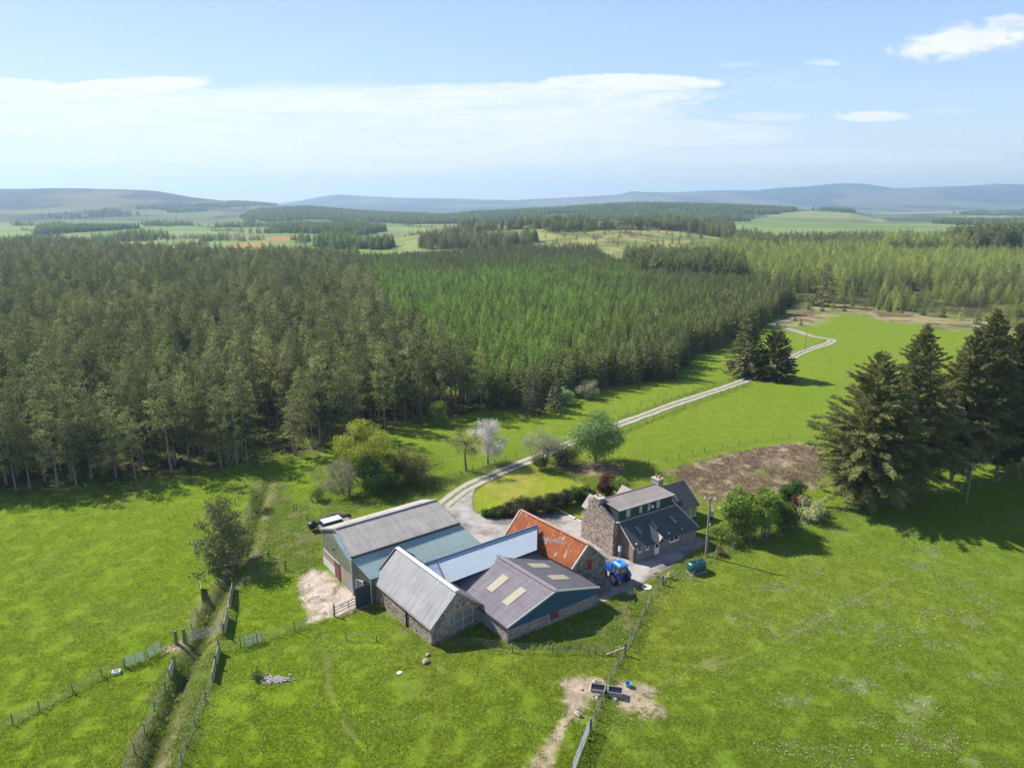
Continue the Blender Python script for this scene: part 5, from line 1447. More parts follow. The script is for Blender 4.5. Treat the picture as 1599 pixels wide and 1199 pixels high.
tg0 = P(947, 1082)
tru = hor(P(967, 1084) - P(934, 1077)); trv = np.array([-tru[1], tru[0], 0])
ang = math.atan2(tru[1], tru[0])
for off, lab in ((-.86, 'left hand black-lined water trough wedged against the stones'), (.86, 'right hand black-lined water trough beside the blue tub')):
    c_ = tg0 + tru * off; o = thing('water_trough', lab.replace('left hand', 'western').replace('right hand', 'eastern'), 'trough', c_, 'water troughs at the fence')
    hx, hy = .74, .5
    m = M()
    for (x0, y0), (x1, y1) in (((-hx, -hy), (hx, -hy)), ((hx, -hy), (hx, hy)), ((hx, hy), (-hx, hy)), ((-hx, hy), (-hx, -hy))):
        m.hexa([c_ + tru * x0 * .92 + trv * y0 * .92 + Z * .05, c_ + tru * x1 * .92 + trv * y1 * .92 + Z * .05, c_ + tru * x1 * .80 + trv * y1 * .78 + Z * .05, c_ + tru * x0 * .80 + trv * y0 * .78 + Z * .05], [c_ + tru * x0 + trv * y0 + Z * .6, c_ + tru * x1 + trv * y1 + Z * .6, c_ + tru * x1 * .89 + trv * y1 * .87 + Z * .6, c_ + tru * x0 * .89 + trv * y0 * .87 + Z * .6])
    m.build('shell', m_plain('grey_trough', (.26, .25, .225), .85, .25, 4), o)
    m = M(); m.box(c_ + Z * .14, (1.25, .82, .06), ang); m.build('bottom', BLACK, o)
    m = M(); m.box(c_ + Z * .42, (1.27, .84, .02), ang); t = NT('trough_water'); m.build('water', t.done(t.bsdf((.008, .011, .018), .12, None, .5)), o)
pp_ = P(981, 1071)
o = thing('feed_tub', 'small light blue plastic tub on the grass by the troughs', 'tub', pp_)
M().lathe(pp_, Z, [(0, .24), (.38, .33), (.42, .35), (.42, .31), (.1, .22), (.08, .01)], 14).build('body', BUCKETB, o)


def stone_mesh(c_, size, seed, mat, name, label, cat, group=None, flat=.6):
    r_ = np.random.default_rng(seed); bm = []
    n1_, n2_ = 6, 9; vs = []
    for i in range(n1_ + 1):
        th_ = PI * i / n1_
        for j in range(n2_):
            ph_ = 2 * PI * j / n2_; k = 1 + r_.normal() * .13
            vs.append(np.array([math.sin(th_) * math.cos(ph_) * size[0] * k, math.sin(th_) * math.sin(ph_) * size[1] * k, math.cos(th_) * size[2] * k]) / 2)
    a_ = r_.uniform(0, 3); vs = [np.array([v[0] * math.cos(a_) - v[1] * math.sin(a_), v[0] * math.sin(a_) + v[1] * math.cos(a_), v[2]]) + c_ + Z * size[2] * .3 for v in vs]
    m = M(); m.faces(vs, [(i * n2_ + j, (i + 1) * n2_ + j, (i + 1) * n2_ + (j + 1) % n2_, i * n2_ + (j + 1) % n2_) for i in range(n1_) for j in range(n2_)])
    return props(m.build(name, mat, None, loc=c_), label, cat, group)


k = 0
for (x_, y_), sz, lab in (((927, 1078), (1.3, .9, .35), 'large flat pale stone left of the water troughs'), ((929, 1066), (.7, .5, .4), 'pale stone at the back corner of the troughs'), ((925, 1071), (.6, .4, .3), 'yellowish stone behind the large flat stone'),
                          ((929, 1086), (.4, .4, .3), 'small grey stone in front of the western trough'), ((934, 1086), (.5, .4, .35), 'brown stone below the front wall of the western trough'), ((932, 1090), (.45, .35, .28), 'pink stone nearest the fence post by the troughs'),
                          ((957, 1087), (.7, .5, .35), 'brown flat stone below the eastern trough'), ((961, 1092), (.5, .4, .3), 'pale pointed stone below the eastern trough'), ((966, 1088), (.8, .45, .5), 'dark grey leaning stone at the eastern trough corner'),
                          ((908, 1076), (.35, .3, .2), 'lone small stone on the bare earth'), ((902, 1116), (.42, .75, .5), 'upright pale slab in the grass near the metal field gate')):
    stone_mesh(P(x_, y_), sz, 50 + k, STONEP if k not in (3, 8) else STONEG, 'stone', lab, 'stone', 'stones around the water troughs'); k += 1
stone_mesh(P(665, 1034), (.9, .6, .5), 90, STONEP, 'stone', 'pale stone in the grass below the corner of the stone barn', 'stone', 'stones in the meadow')
stone_mesh(P(668, 1023), (.5, .4, .35), 91, STONEP, 'stone', 'smaller stone just under the stone barn corner', 'stone', 'stones in the meadow')
stone_mesh(P(624, 1051), (.6, .5, .2), 92, m_plain('white_stone', (.6, .6, .57), .8, .1), 'stone', 'flat white stone in the open meadow below the barns', 'stone', 'stones in the meadow')
r_ = np.random.default_rng(4); m = M()
for k in range(190):
    c_ = P(426 + r_.normal() * 12, 1060.5 + r_.normal() * 3.2); s_ = r_.uniform(.08, .26); m.box(c_ + Z * s_ * .2, (s_, s_ * .7, s_ * .6), r_.uniform(0, 3), r_.uniform(-.4, .4))
props(m.build('rubble', m_plain('pale_rubble', (.27, .25, .225), .9, .35, 6), None), 'heap of small pale rubble stones in the meadow', 'rubble', kind='stuff')
wp_ = P(182, 1051)
o = thing('mineral_block', 'small white plastic lick tub lying by the left meadow fence', 'tub', wp_)
M().box(wp_ + Z * .16, (.8, .5, .32), .35).build('body', m_plain('white_plastic', (.62, .68, .70), .5, .1), o)
M().box(wp_ + Z * .34, (.5, .28, .03), .35).build('filling', m_plain('brown_lick', (.16, .16, .15), .8, .2), o)
for (x_, y_), sx, cc, lab in (((1010, 917), .68, (.52, .48, .43), 'pale round concrete cover at the lane end'), ((985, 925), .55, (.42, .33, .23), 'tan round concrete cover nearest the low barn')):
    c_ = P(x_, y_); o = M(); o.lathe(c_, Z, [(-.1, sx), (.10, sx), (.13, sx * .9)], 20)
    props(o.build('concrete_cover', m_plain('cover_' + ('pale' if sx > .6 else 'tan'), cc, .9, .15, 4), None, loc=c_), lab, 'cover', 'round covers by the lane')
for i, (p0, p1) in enumerate((((876, 799), (885, 804)), ((888, 806), (898, 811)), ((900, 813), (910, 817)), ((912, 818.5), (920, 823)))):
    a_, b_ = P(*p0), P(*p1); m = M(); m.bar(a_ + Z * .12, b_ + Z * .12, .35, .3)
    props(m.build('kerb_block', m_plain('white_kerb', (.55, .52, .49), .8, .15, 4), None, loc=a_), ('first pale kerb block beside the small lawn, nearest the hedge', 'second pale kerb block from the hedge beside the small lawn', 'third pale kerb block from the hedge beside the small lawn', 'pale kerb block beside the small lawn nearest the house')[i], 'kerb', 'kerb blocks along the small lawn')
# log and stone heap at the lane
c_ = P(1038, 903)
o = thing('wood_pile', 'small untidy pile of old timber and stones at the lane edge', 'wood pile', c_)
r_ = np.random.default_rng(8)
for k in range(7):
    a_ = r_.uniform(0, 3); d = np.array([math.cos(a_), math.sin(a_), r_.uniform(-.2, .5)]); L_ = r_.uniform(.5, 1.1); q_ = c_ + np.array([r_.normal() * .6, r_.normal() * .35, .25 + .1 * (k % 3)])
    M().tube([q_ - d * L_ / 2, q_ + d * L_ / 2], .08 + .03 * (k % 2), 7).build('log', (WOOD_D, STONEP, m_plain('brown_log', (.22, .12, .07), .9, .3))[k % 3], o)
M().bar(P(1034.5, 913), P(1034.5, 913) + Z * 1.35, .2).build('stump_post', WOOD_D, o)
# plastic-wrapped heap and flat-topped vehicle seen over the far eave of the big barn
c_ = P(489, 828)
o = thing('black_wrapped_bale', 'black plastic wrapped bale standing behind the left corner of the big barn', 'bale', c_)
M().lathe(c_ + Z * .75 - hor(ua) * .6, ua + Z * .25, [(0, .48), (.08, .58), (1.0, .60), (1.1, .48)], 18).build('wrap', BLACK, o, smooth=True)
c_ = G(524, 811, 1.8); c_[2] = float(T(c_[0], c_[1])); va_ = math.atan2(ua[1], ua[0])
o = thing('parked_pickup', 'parked vehicle with flat white roof behind the big barn', 'pickup', c_)
UL = lambda a_, b_, z: c_ + ua * a_ + va * b_ + Z * z
m = M(); m.hexa([UL(-2.4, -.85, .45), UL(2.4, -.85, .45), UL(2.4, .85, .45), UL(-2.4, .85, .45)], [UL(-2.4, -.85, 1.05), UL(2.3, -.85, .98), UL(2.3, .85, .98), UL(-2.4, .85, 1.05)]); m.build('body', m_plain('grey_car_paint', (.22, .22, .235), .4, .1), o)
m = M(); m.hexa([UL(-2.2, -.82, 1.05), UL(1.2, -.82, 1.05), UL(1.2, .82, 1.05), UL(-2.2, .82, 1.05)], [UL(-2.0, -.7, 1.75), UL(.6, -.7, 1.75), UL(.6, .7, 1.75), UL(-2.0, .7, 1.75)]); m.build('window', GLASS, o)
m = M(); m.slab([UL(-2.1, -.78, 1.84), UL(.75, -.78, 1.84), UL(.75, .78, 1.84), UL(-2.1, .78, 1.84)], .09); m.build('roof', m_plain('white_roof', (.50, .54, .60), .5, .05), o)
for a_ in (-1.5, 1.5):
    for b_ in (-.8, .8):
        M().lathe(UL(a_, b_ * .95, .36), va * (1 if b_ > 0 else -1), [(-.1, .2), (-.1, .35), (.1, .35), (.1, .2), (.11, .05)], 16).build('wheel', RUBBER, o)
c_ = P(519, 814)
o = thing('spoil_heap', 'dark earth heap behind the far eave of the big barn', 'heap', c_)
r_ = np.random.default_rng(3); vs = []; k_ = 22
for i in range(6):
    for j in range(k_):
        f_ = i / 5; a_ = 2 * PI * j / k_; rad_ = (1 - f_) * (1 + .2 * r_.normal() * (f_ > 0)); q_ = ua * math.cos(a_) * 3.2 * rad_ + va * math.sin(a_) * 1.5 * rad_
        vs.append(c_ + q_ + Z * (1.25 * math.sin(f_ * PI / 2) - .1 + r_.normal() * .05))
m = M(); m.faces(vs, [(i * k_ + j, i * k_ + (j + 1) % k_, (i + 1) * k_ + (j + 1) % k_, (i + 1) * k_ + j) for i in range(5) for j in range(k_)] + [tuple(5 * k_ + j for j in range(k_))])
m.build('mound', m_plain('dark_soil', (.06, .055, .045), .95, .35, 3, bump=.8), o, smooth=True)

# ------------------------------------------------------------------ single trees and shrubs
def top_z(p, y):                                # height at which the picture row y stands above ground point p
    return float(H + slope_of(y) * p[1])


def width_at(p, wpx):
    return wpx * (p[1] * FW[1] + H * math.sin(TH)) / F


def plant(name, label, cat, px, py, ytop, wpx, fmat, seed, base=.0, nl=26, per=90, ls=.30, lw_=.16, lobe=.2, airy=0., stems=1, group=None, bark=None, parts=('crown', 'trunk'), up=.2, dz=0):
    p = P(px, py, dz); h = top_z(p, ytop) - p[2]; w_ = width_at(p, wpx) * 1.2
    o = thing(name, label, cat, p, group)
    V, lf, tb = broadleaf(seed, h * 1.04, w_, base * h, nl, per, ls, lw_, lobe, airy, stems, up)
    link(parts[0], leaf_mesh(parts[0], V, fmat, lf), o); link(parts[1], limbs_mesh(parts[1], tb, bark or BARK, 6), o)
    return o


def fol(name, lo, hi, tip=None, trans=.3):
    k = .9
    return m_foliage(name, tuple(v * k for v in lo), tuple(v * k for v in hi), tuple(v * k for v in tip) if tip else None, .0, trans)


L_LIME = fol('lime_leaves', (.19, .23, .024), (.46, .48, .07))
L_DARK = fol('dark_glossy_leaves', (.020, .050, .012), (.065, .125, .022), (.16, .22, .06))
L_BROWN = fol('olive_brown_leaves', (.085, .085, .025), (.19, .18, .065), (.22, .17, .085))
L_GREY = fol('grey_willow_leaves', (.12, .125, .075), (.25, .25, .15))
L_BLOSS = fol('white_blossom', (.22, .22, .16), (.66, .61, .60), None, .35)
L_SILV = fol('silver_green_leaves', (.09, .16, .04), (.25, .35, .125), (.42, .50, .27))
L_GREEN = fol('fresh_green_leaves', (.07, .11, .015), (.18, .235, .045), (.30, .33, .11))
L_MID = fol('mid_green_leaves', (.045, .085, .014), (.12, .18, .035))
L_COPPER = fol('copper_leaves', (.035, .016, .016), (.11, .040, .036))
L_CREAM = fol('cream_flowering_leaves', (.10, .14, .04), (.38, .37, .20))
L_BRAMBLE = fol('bramble_leaves', (.05, .05, .025), (.13, .115, .055))
L_HEDGE = fol('dark_hedge_leaves', (.040, .045, .022), (.105, .10, .050), (.15, .12, .07))

BU = ('foliage', 'stems')
plant('broadleaf_tree', 'spreading yellow-lime tree, tallest of the clump behind the big barn', 'tree', 573, 748, 662, 92, L_LIME, 1, .12, 46, 80, .34, .17, .13, .15, 4, bark=BARK_G, up=.7)
plant('bush', 'round dark green glossy bush in front of the yellow-lime tree', 'bush', 596, 767, 716, 62, L_DARK, 2, .02, 30, 150, .24, .15, .17, 0, 4, parts=BU)
plant('bush', 'wide olive-brown bush at the right end of the clump behind the big barn', 'bush', 651, 752, 712, 62, L_BROWN, 3, .02, 26, 150, .2, .12, .2, .05, 4, parts=BU)
plant('bush', 'tall loose brownish bush between the yellow-lime tree and the olive bush', 'bush', 628, 752, 690, 46, L_BROWN, 4, .08, 24, 80, .22, .12, .18, .25, 3, parts=BU)
plant('bush', 'sprawling grey-green willow bush left of the dark glossy bush', 'bush', 543, 771, 716, 70, L_GREY, 5, .02, 32, 110, .2, .09, .18, .2, 6, parts=BU, bark=BARK_G)
plant('bush', 'low bare grey bush at the left end of the clump', 'bush', 514, 766, 748, 36, L_GREY, 6, .02, 14, 50, .18, .06, .25, .35, 6, parts=BU, bark=BARK_G)
plant('bush', 'small feathery green bush nearest the left fence post of the clump', 'bush', 494, 782, 762, 22, L_MID, 7, .02, 10, 70, .22, .07, .25, .2, 5, parts=BU)
plant('broadleaf_tree', 'slender airy tree with thin bronze leaves beside the blossom tree', 'tree', 728, 735, 664, 52, L_BROWN, 8, .3, 34, 34, .2, .12, .16, .35, 1, bark=BARK_G)
plant('blossom_tree', 'round tree covered in white blossom by the farm track', 'tree', 762, 724, 658, 56, L_BLOSS, 9, .16, 36, 100, .2, .13, .17, .2, 1)
plant('bush', 'grey-green willow bush on the right of the track bend', 'bush', 847, 727, 669, 56, L_GREY, 10, .02, 34, 130, .2, .08, .2, .15, 5, parts=BU, bark=BARK_G)
plant('bush', 'low dark bramble bush between the willow bush and the silvery tree', 'bush', 879, 724, 697, 46, L_BRAMBLE, 11, .0, 20, 90, .22, .12, .22, .15, 5, parts=BU)
plant('bush', 'small green bush under the left edge of the willow bush', 'bush', 843, 733, 713, 28, L_MID, 12, .0, 10, 100, .2, .12, .24, 0, 3, parts=BU)
plant('broadleaf_tree', 'dense silvery green round tree beside the straight track', 'tree', 931, 722, 645, 76, L_SILV, 13, .1, 46, 130, .28, .19, .17, .02, 1)
plant('broadleaf_tree', 'large pale green sycamore-like tree right of the house pole', 'tree', 1152, 838, 764, 56, L_GREEN, 14, .05, 38, 120, .27, .18, .18, .05, 3)
plant('broadleaf_tree', 'leafy green tree in the middle of the clump right of the house', 'tree', 1190, 836, 760, 52, L_GREEN, 15, .05, 36, 120, .27, .18, .18, .08, 3)
plant('bush', 'mid green bush at the right end of the leafy clump by the field fence', 'bush', 1222, 829, 787, 46, L_MID, 16, .03, 22, 110, .25, .16, .2, .05, 3, parts=BU)
plant('bush', 'low pale green bush at the foot of the house pole', 'bush', 1135, 846, 822, 40, L_GREEN, 17, .0, 16, 80, .24, .15, .24, .1, 4, parts=BU)
plant('bush', 'round very dark green bush on the edge of the bracken', 'bush', 1236, 796, 751, 42, L_DARK, 18, .0, 22, 140, .25, .16, .2, 0, 3, parts=BU)
plant('bush', 'small copper leaved bush beside the round dark bush', 'bush', 1247, 806, 776, 24, L_COPPER, 19, .0, 12, 90, .2, .13, .24, .05, 3, parts=BU)
plant('bush', 'cream flowering bush at the right of the copper bush', 'bush', 1264, 812, 779, 36, L_CREAM, 20, .05, 18, 80, .22, .13, .22, .15, 3, parts=BU)
plant('bush', 'dark copper bush in the garden behind the house', 'bush', 947, 775, 742, 26, L_COPPER, 21, .0, 18, 120, .2, .13, .22, 0, 3, parts=BU)
plant('bush', 'light green bush beside the copper garden bush', 'bush', 968, 779, 750, 34, L_GREEN, 22, .0, 18, 120, .2, .13, .22, 0, 3, parts=BU)
plant('bush', 'bright green young birch at the dark edge of the pine wood', 'bush', 686, 664, 622, 30, L_GREEN, 23, .05, 18, 90, .26, .16, .2, .15, 2, parts=BU)
plant('bush', 'pale grey-green bush on the meadow corner by the spruces', 'bush', 918, 622, 594, 32, L_GREY, 24, .1, 20, 80, .26, .14, .2, .15, 2, parts=BU)
plant('bush', 'low olive bush in the meadow corner left of the grey-green bush', 'bush', 884, 632, 603, 26, L_SILV, 25, .0, 16, 80, .26, .14, .2, .1, 2, parts=BU)
plant('bush', 'feathery yellow-green reeds and sallow beside the ditch', 'bush', 402, 800, 763, 30, L_GREEN, 26, .0, 14, 50, .35, .06, .24, .3, 5, parts=BU, up=1.)
plant('bush', 'dark low thorn by the fence near the oil tank', 'bush', 1124, 866, 856, 16, L_BRAMBLE, 27, .0, 8, 70, .16, .1, .25, .1, 3, parts=BU)
plant('bush', 'little grey bush by the rubble in the meadow', 'bush', 401, 1059, 1049, 16, L_MID, 28, .0, 8, 60, .14, .06, .25, .1, 3, parts=BU)

# the hedge between lawn and yard
hb = P(842, 795); hedge = thing('hedge', 'dark uneven shrub hedge between the mown lawn and the yard', 'hedge', hb)
HV = []; HF = []; HT = []; GV = []; GF = []
for k, (x_, y_, yt, wp2, gr) in enumerate(((762, 806, 795, 22, 1), (778, 805, 792, 26, 1), (795, 805, 788, 30, 0), (812, 804, 781, 34, 0), (832, 802, 776, 36, 0), (852, 799, 772, 36, 0), (866, 797, 770, 28, 0), (880, 792, 764, 30, 0), (896, 787, 760, 30, 1), (912, 785, 760, 28, 1), (924, 783, 764, 20, 1))):
    p = P(x_, y_); h = top_z(p, yt) - p[2]; w_ = width_at(p, wp2)
    V, lf, tb = broadleaf(400 + k, h, w_, 0, 16, 130, .2, .11, .24, .05, 3)
    V = V + (p - hb); (GV if gr else HV).append(V); (GF if gr else HF).append(lf)
    HT += [([q_ + (p - hb) for q_ in a_], r2) for a_, r2 in [([np.array(z_) for z_ in pts_], rad_) for pts_, rad_ in tb]]
link('foliage', leaf_mesh('foliage', np.concatenate(HV), L_HEDGE, np.concatenate(HF)), hedge)['label'] = 'brownish dark foliage of the middle shrubs'
link('foliage', leaf_mesh('foliage', np.concatenate(GV), L_MID, np.concatenate(GF)), hedge)['label'] = 'greener foliage at both ends of the hedge'
link('stems', limbs_mesh('stems', HT, BARK), hedge)

# single conifers
def cone(name, label, cat, px, py, ytop, wpx, seed, fmat, cs=.05, step=.34, nb=7, el0=-12, el1=35, sl=.7, sw=.24, den=6, pw=.8, droop=.15, irr=.3, clump=0, group=None, top=0., dead=False):
    p = P(px, py); h = top_z(p, ytop) - p[2]; r_ = width_at(p, wpx) / 2
    o = thing(name, label, cat, p, group)
    V, lf, tb = conifer(seed, h, r_, cs, step, nb, el0, el1, sl, sw, den, pw, droop, irr, clump, top, 0., dead, 1., 'tall' in name)
    c_ = link('crown', leaf_mesh('crown', V, fmat, lf), o); c_['tone'] = 0.
    link('trunk', limbs_mesh('trunk', tb, BARK, 8), o)
    return o


cone('conifer', 'lone dark pine beside the ditch in the left meadow', 'conifer', 352, 881, 782, 62, 31, fol('lone_pine_needles', (.055, .065, .022), (.135, .145, .052), (.19, .165, .08), .22), .06, .40, 9, 12, 55, .46, .17, 19, .42, .0, .5, .34)
cone('conifer', 'taller left spruce of the pair standing by the track', 'conifer', 1163, 586, 489, 60, 32, F_SITKA, .02, .34, 10, -8, 45, .7, .24, 18, .62, .12, .25)
cone('conifer', 'bushy right spruce of the pair standing by the track', 'conifer', 1207, 591, 522, 64, 33, F_SITKA, .02, .3, 12, 2, 60, .7, .24, 18, .42, .10, .2)
cone('conifer', 'light tipped spruce standing clear at the edge of the plantation', 'conifer', 832, 645, 583, 42, 34, fol('grey_spruce_needles', (.045, .055, .022), (.12, .12, .055), (.16, .14, .07), .15), .02, .34, 9, -14, 38, .6, .2, 8)
cone('conifer', 'smaller spruce right of the light tipped spruce at the plantation edge', 'conifer', 868, 641, 592, 34, 35, fol('grey_spruce_needles', (.05, .055, .022), (.12, .12, .05), None, .15), .02, .32, 9, -14, 38, .55, .2, 8)
cone('conifer', 'bright green larch rising out of the pine wood, the nearer of two', 'conifer', 262, 622, 506, 50, 36, fol('fresh_larch_needles', (.075, .11, .018), (.19, .24, .055)), .25, .45, 7, -8, 35, .55, .2, 8, .8, .05, .3, .15)
cone('conifer', 'bright green larch rising out of the pine wood, the farther of two', 'conifer', 268, 474, 410, 32, 37, fol('fresh_larch_needles', (.075, .11, .018), (.17, .21, .05)), .25, .45, 7, -8, 35, .55, .22, 8, .8, .05, .3, .15)
cone('conifer', 'tall dark spruce standing alone before the larches at the track end', 'conifer', 1284, 478, 410, 46, 38, F_SITKA, .03, .6, 8, -14, 38, 1.2, .4, 4, .7, .1, .3)
big = []
for k, (px_, py_, yt, wp2, cs_, lab) in enumerate((
        (1344, 787, 553, 146, .14, 'broad brownish spruce nearest the bracken, first of the right hand row'),
        (1378, 781, 640, 54, .2, 'thin short spruce between the two big spruces nearest the bracken'),
        (1409, 773, 508, 138, .13, 'tallest dark pointed spruce in the right hand row, second from the bracken'),
        (1484, 757, 514, 102, .17, 'high-crowned grey spruce behind the field pole, third big one of the row'),
        (1511, 748, 484, 108, .18, 'tall spruce with bare lower trunk right of the field pole'),
        (1556, 738, 506, 98, .16, 'dense spruce third from the right end of the row'),
        (1588, 733, 496, 104, .16, 'second spruce from the right end of the row'),
        (1530, 722, 500, 76, .2, 'spruce in the second line behind the right hand row'),
        (1640, 728, 490, 120, .2, 'rightmost spruce of the row, mostly cut off by the picture edge'))):
    big.append(cone('tall_spruce', lab, 'spruce', px_, py_, yt, wp2, 60 + k, F_SITKA, cs_, .27, 11, -2, 50, .58, .13, 34, (.66, .92, .8, .74, .8)[k % 5], .13, .55, 0, 'tall spruces along the right field edge', .4, True))

# scrub conifers at the top of the valley, countable trees on the moor
VS = [(1243, 489, 9), (1250, 508, 13), (1241, 501, 10), (1268, 487, 12), (1262, 484, 14), (1283, 486, 17), (1300, 484, 16), (1318, 486, 14), (1330, 478, 16), (1352, 482, 9), (1372, 484, 12), (1388, 487, 15), (1396, 488, 14), (1408, 489, 10), (1440, 492, 20), (1452, 490, 22), (1470, 495, 24), (1208, 486, 8), (1226, 512, 6), (1214, 508, 6), (1420, 486, 18), (1500, 500, 22), (1525, 506, 24), (1550, 512, 26), (1580, 518, 26)]
r_ = np.random.default_rng(21)
for k, (x_, y_, hp_) in enumerate(VS):
    p = P(x_, y_); h = top_z(p, y_ - hp_) - p[2]; pr = (SPRUCES if k % 3 else LARCHES)[k % 3]; s_ = h / (9.6 if k % 3 else 12.5)
    o = copy_tree(pr, p, r_.uniform(0, 6), (s_ * 1.25, s_ * 1.25, s_), 'small self-sown conifer scattered on the rough ground at the valley head', 'self-sown conifers at the valley head', r_.random() * .3)
    o.name = 'scrub_conifer'; o['category'] = 'conifer'
MOOR = [(978, 398), (990, 385), (1003, 392), (1012, 386), (1000, 373), (1018, 378), (1026, 389), (1036, 382), (1047, 387), (1060, 381), (1063, 382), (1078, 385), (1075, 372), (1090, 369), (1052, 370), (1040, 366), (1028, 364), (1015, 362), (1070, 363), (1082, 361), (985, 366), (970, 372), (955, 380), (965, 388), (945, 372), (930, 384), (925, 374), (915, 366), (900, 378), (905, 388), (890, 384), (880, 372), (870, 381), (862, 388), (850, 376), (842, 385), (950, 362), (938, 360), (960, 358), (1000, 358), (1045, 359), (1100, 372), (1110, 366), (1095, 378), (1120, 374), (1008, 398), (1040, 396), (895, 368), (835, 372), (856, 366), (1066, 392), (975, 364), (1130, 380)]
for k, (x_, y_) in enumerate(MOOR):
    p = P(x_ + r_.normal() * 2, y_); pr = (LARCHES + PINES)[k % 5]; s_ = r_.uniform(.55, 1.05) * (12.5 / (12.5 if k % 5 < 3 else 15.5))
    o = copy_tree(pr, p, r_.uniform(0, 6), (s_ * 1.1, s_ * 1.1, s_), 'lone conifer dotted over the pale grassy moor', 'conifers dotted over the moor', .5 + .5 * r_.random())
    o.name = 'moor_conifer'; o['category'] = 'conifer'


# ------------------------------------------------------------------ far woods
def far_wood(name, label, regions, yr, spacing, protos, scale, seed, tone=(.1, .7), hcap=None):
    r2 = np.random.default_rng(seed); X = []; Y = []
    for reg, (y0, y1), sp_, keep in regions:
        xs = [a_ for a_, _ in reg]; d0, d1 = y0, y1
        xl = (min(xs) - CX) / F * d1 * 1.02; xh = (max(xs) - CX) / F * d1 * 1.02
        n = int((xh - xl) * (d1 - d0) / sp_ ** 2); n = min(n, 400000)
        x = r2.uniform(xl, xh, n); y = r2.uniform(d0, d1, n)
        px, py = proj(x, y, T(x, y))
        k = inpoly(px + (fbm(x / 90, y / 90, 3, seed) - .5) * 22, py + (fbm(x / 90, y / 90, 3, seed + 3) - .5) * 5, reg) & (fbm(x / 140, y / 140, 3, seed + 9) > keep)
        X.append(x[k]); Y.append(y[k])
    x = np.concatenate(X); y = np.concatenate(Y); n = len(x)
    s_ = scale * r2.uniform(.75, 1.25, n)
    print(name, n)
    gn_stuff(name, label, 'woodland', protos, np.stack([x, y, T(x, y)], 1), r2.uniform(0, 6.28, n), np.stack([s_ * 1.25, s_ * 1.25, s_], 1), r2.integers(0, len(protos), n), r2.uniform(tone[0], tone[1], n))


far_wood('block_plantation', 'dark rectangular block of spruce on the far left fields', [([(52, 366), (75, 353), (150, 351), (215, 353), (246, 361), (240, 373), (150, 374)], (820, 1500), 4.6, 0)], 0, 0, SPRUCES, 1.1, 201)
far_wood('ridge_forest', 'dark conifer forest along the far ridge left of centre', [
    ([(380, 342), (400, 328), (480, 325), (600, 334), (690, 338), (760, 345), (800, 356), (690, 352), (560, 347), (480, 343), (420, 346)], (1900, 3100), 9, .40),
    ([(420, 362), (440, 354), (560, 355), (640, 364), (650, 370), (560, 368)], (1000, 1700), 6, .34), ([(490, 386), (510, 374), (540, 372), (560, 384), (650, 384), (640, 391), (520, 390)], (640, 1000), 5, .50),
    ([(0, 352), (0, 338), (60, 338), (62, 350), (30, 354)], (1400, 2600), 8, .3), ([(330, 358), (400, 348), (420, 356), (360, 364)], (1100, 1900), 7, .4)], 0, 0, SPRUCES, 1.35, 202)
far_wood('valley_forest', 'mixed dark and olive conifers on the slope left of the moor', [
    ([(650, 394), (668, 376), (720, 362), (790, 357), (842, 354), (850, 372), (830, 392), (740, 396)], (640, 1000), 5.6, .50),
    ([(840, 356), (960, 352), (1080, 355), (1140, 362), (1150, 372), (1110, 368), (1060, 362), (960, 360), (860, 364)], (800, 1050), 5.2, .40),
    ([(1085, 392), (1120, 376), (1180, 370), (1300, 372), (1420, 384), (1420, 394), (1200, 394)], (640, 900), 5, .36)], 0, 0, LARCHES + PINES[:2], .95, 203, (.2, 1.))
far_wood('hill_forest', 'blue-green forest covering the broad far hill behind the turbines', [
    ([(640, 354), (700, 338), (800, 331), (960, 320), (1050, 319), (1200, 326), (1250, 329), (1180, 338), (1150, 350), (1180, 362), (1000, 364), (800, 362)], (1900, 3000), 9.5, .37),
    ([(1240, 330), (1300, 325), (1335, 331), (1300, 334), (1260, 334)], (2500, 3000), 9, .2)], 0, 0, SPRUCES, 1.4, 204)
far_wood('right_valley_woods', 'hazy woods between fields in the far right valley', [
    ([(1340, 348), (1400, 338), (1480, 334), (1599, 330), (1700, 330), (1700, 344), (1500, 346), (1400, 354)], (2600, 4300), 13, .46),
    ([(1280, 372), (1400, 362), (1500, 352), (1650, 350), (1700, 362), (1500, 368), (1380, 378)], (1300, 2600), 9, .44), ([(1130, 372), (1160, 358), (1300, 356), (1420, 352), (1500, 346), (1700, 344), (1700, 352), (1420, 364)], (1500, 3600), 12, .53)], 0, 0, SPRUCES, 1.45, 205)
far_wood('dark_copse', 'dark old conifers in a copse between plantation and larches', [([(955, 432), (985, 412), (1080, 410), (1165, 430), (1165, 447), (1070, 440)], (380, 560), 4.4, .25)], 0, 0, SPRUCES, 1.5, 206, (0, .1))
far_wood('dark_spruce_belt', 'tall dark brownish spruces standing above the larches at the far right', [([(1400, 400), (1450, 396), (1620, 392), (1720, 394), (1700, 404), (1500, 405)], (560, 760), 5.2, .25)], 0, 0, SPRUCES, 2.55, 207, (0, .05))
far_wood('hill_flank_woods', 'small dark woods on the flank of the heather hill at the far left', [([(0, 346), (0, 336), (62, 335), (60, 348)], (1700, 4300), 9, .25), ([(60, 338), (260, 322), (420, 320), (480, 334), (380, 346), (120, 348)], (1900, 4400), 15, .56), ([(300, 322), (380, 316), (470, 324), (420, 332)], (3000, 4600), 11, .40)], 0, 0, SPRUCES, 1.5, 208)
far_wood('far_field_copses', 'small copses and shelter belts among the far left fields', [([(0, 366), (0, 350), (300, 346), (640, 348), (660, 384), (420, 390), (250, 384)], (780, 2000), 9, .69)], 0, 0, SPRUCES + LARCHES, 1.0, 209, (.2, .9))
hr = np.random.default_rng(33); hx, hy = [], []
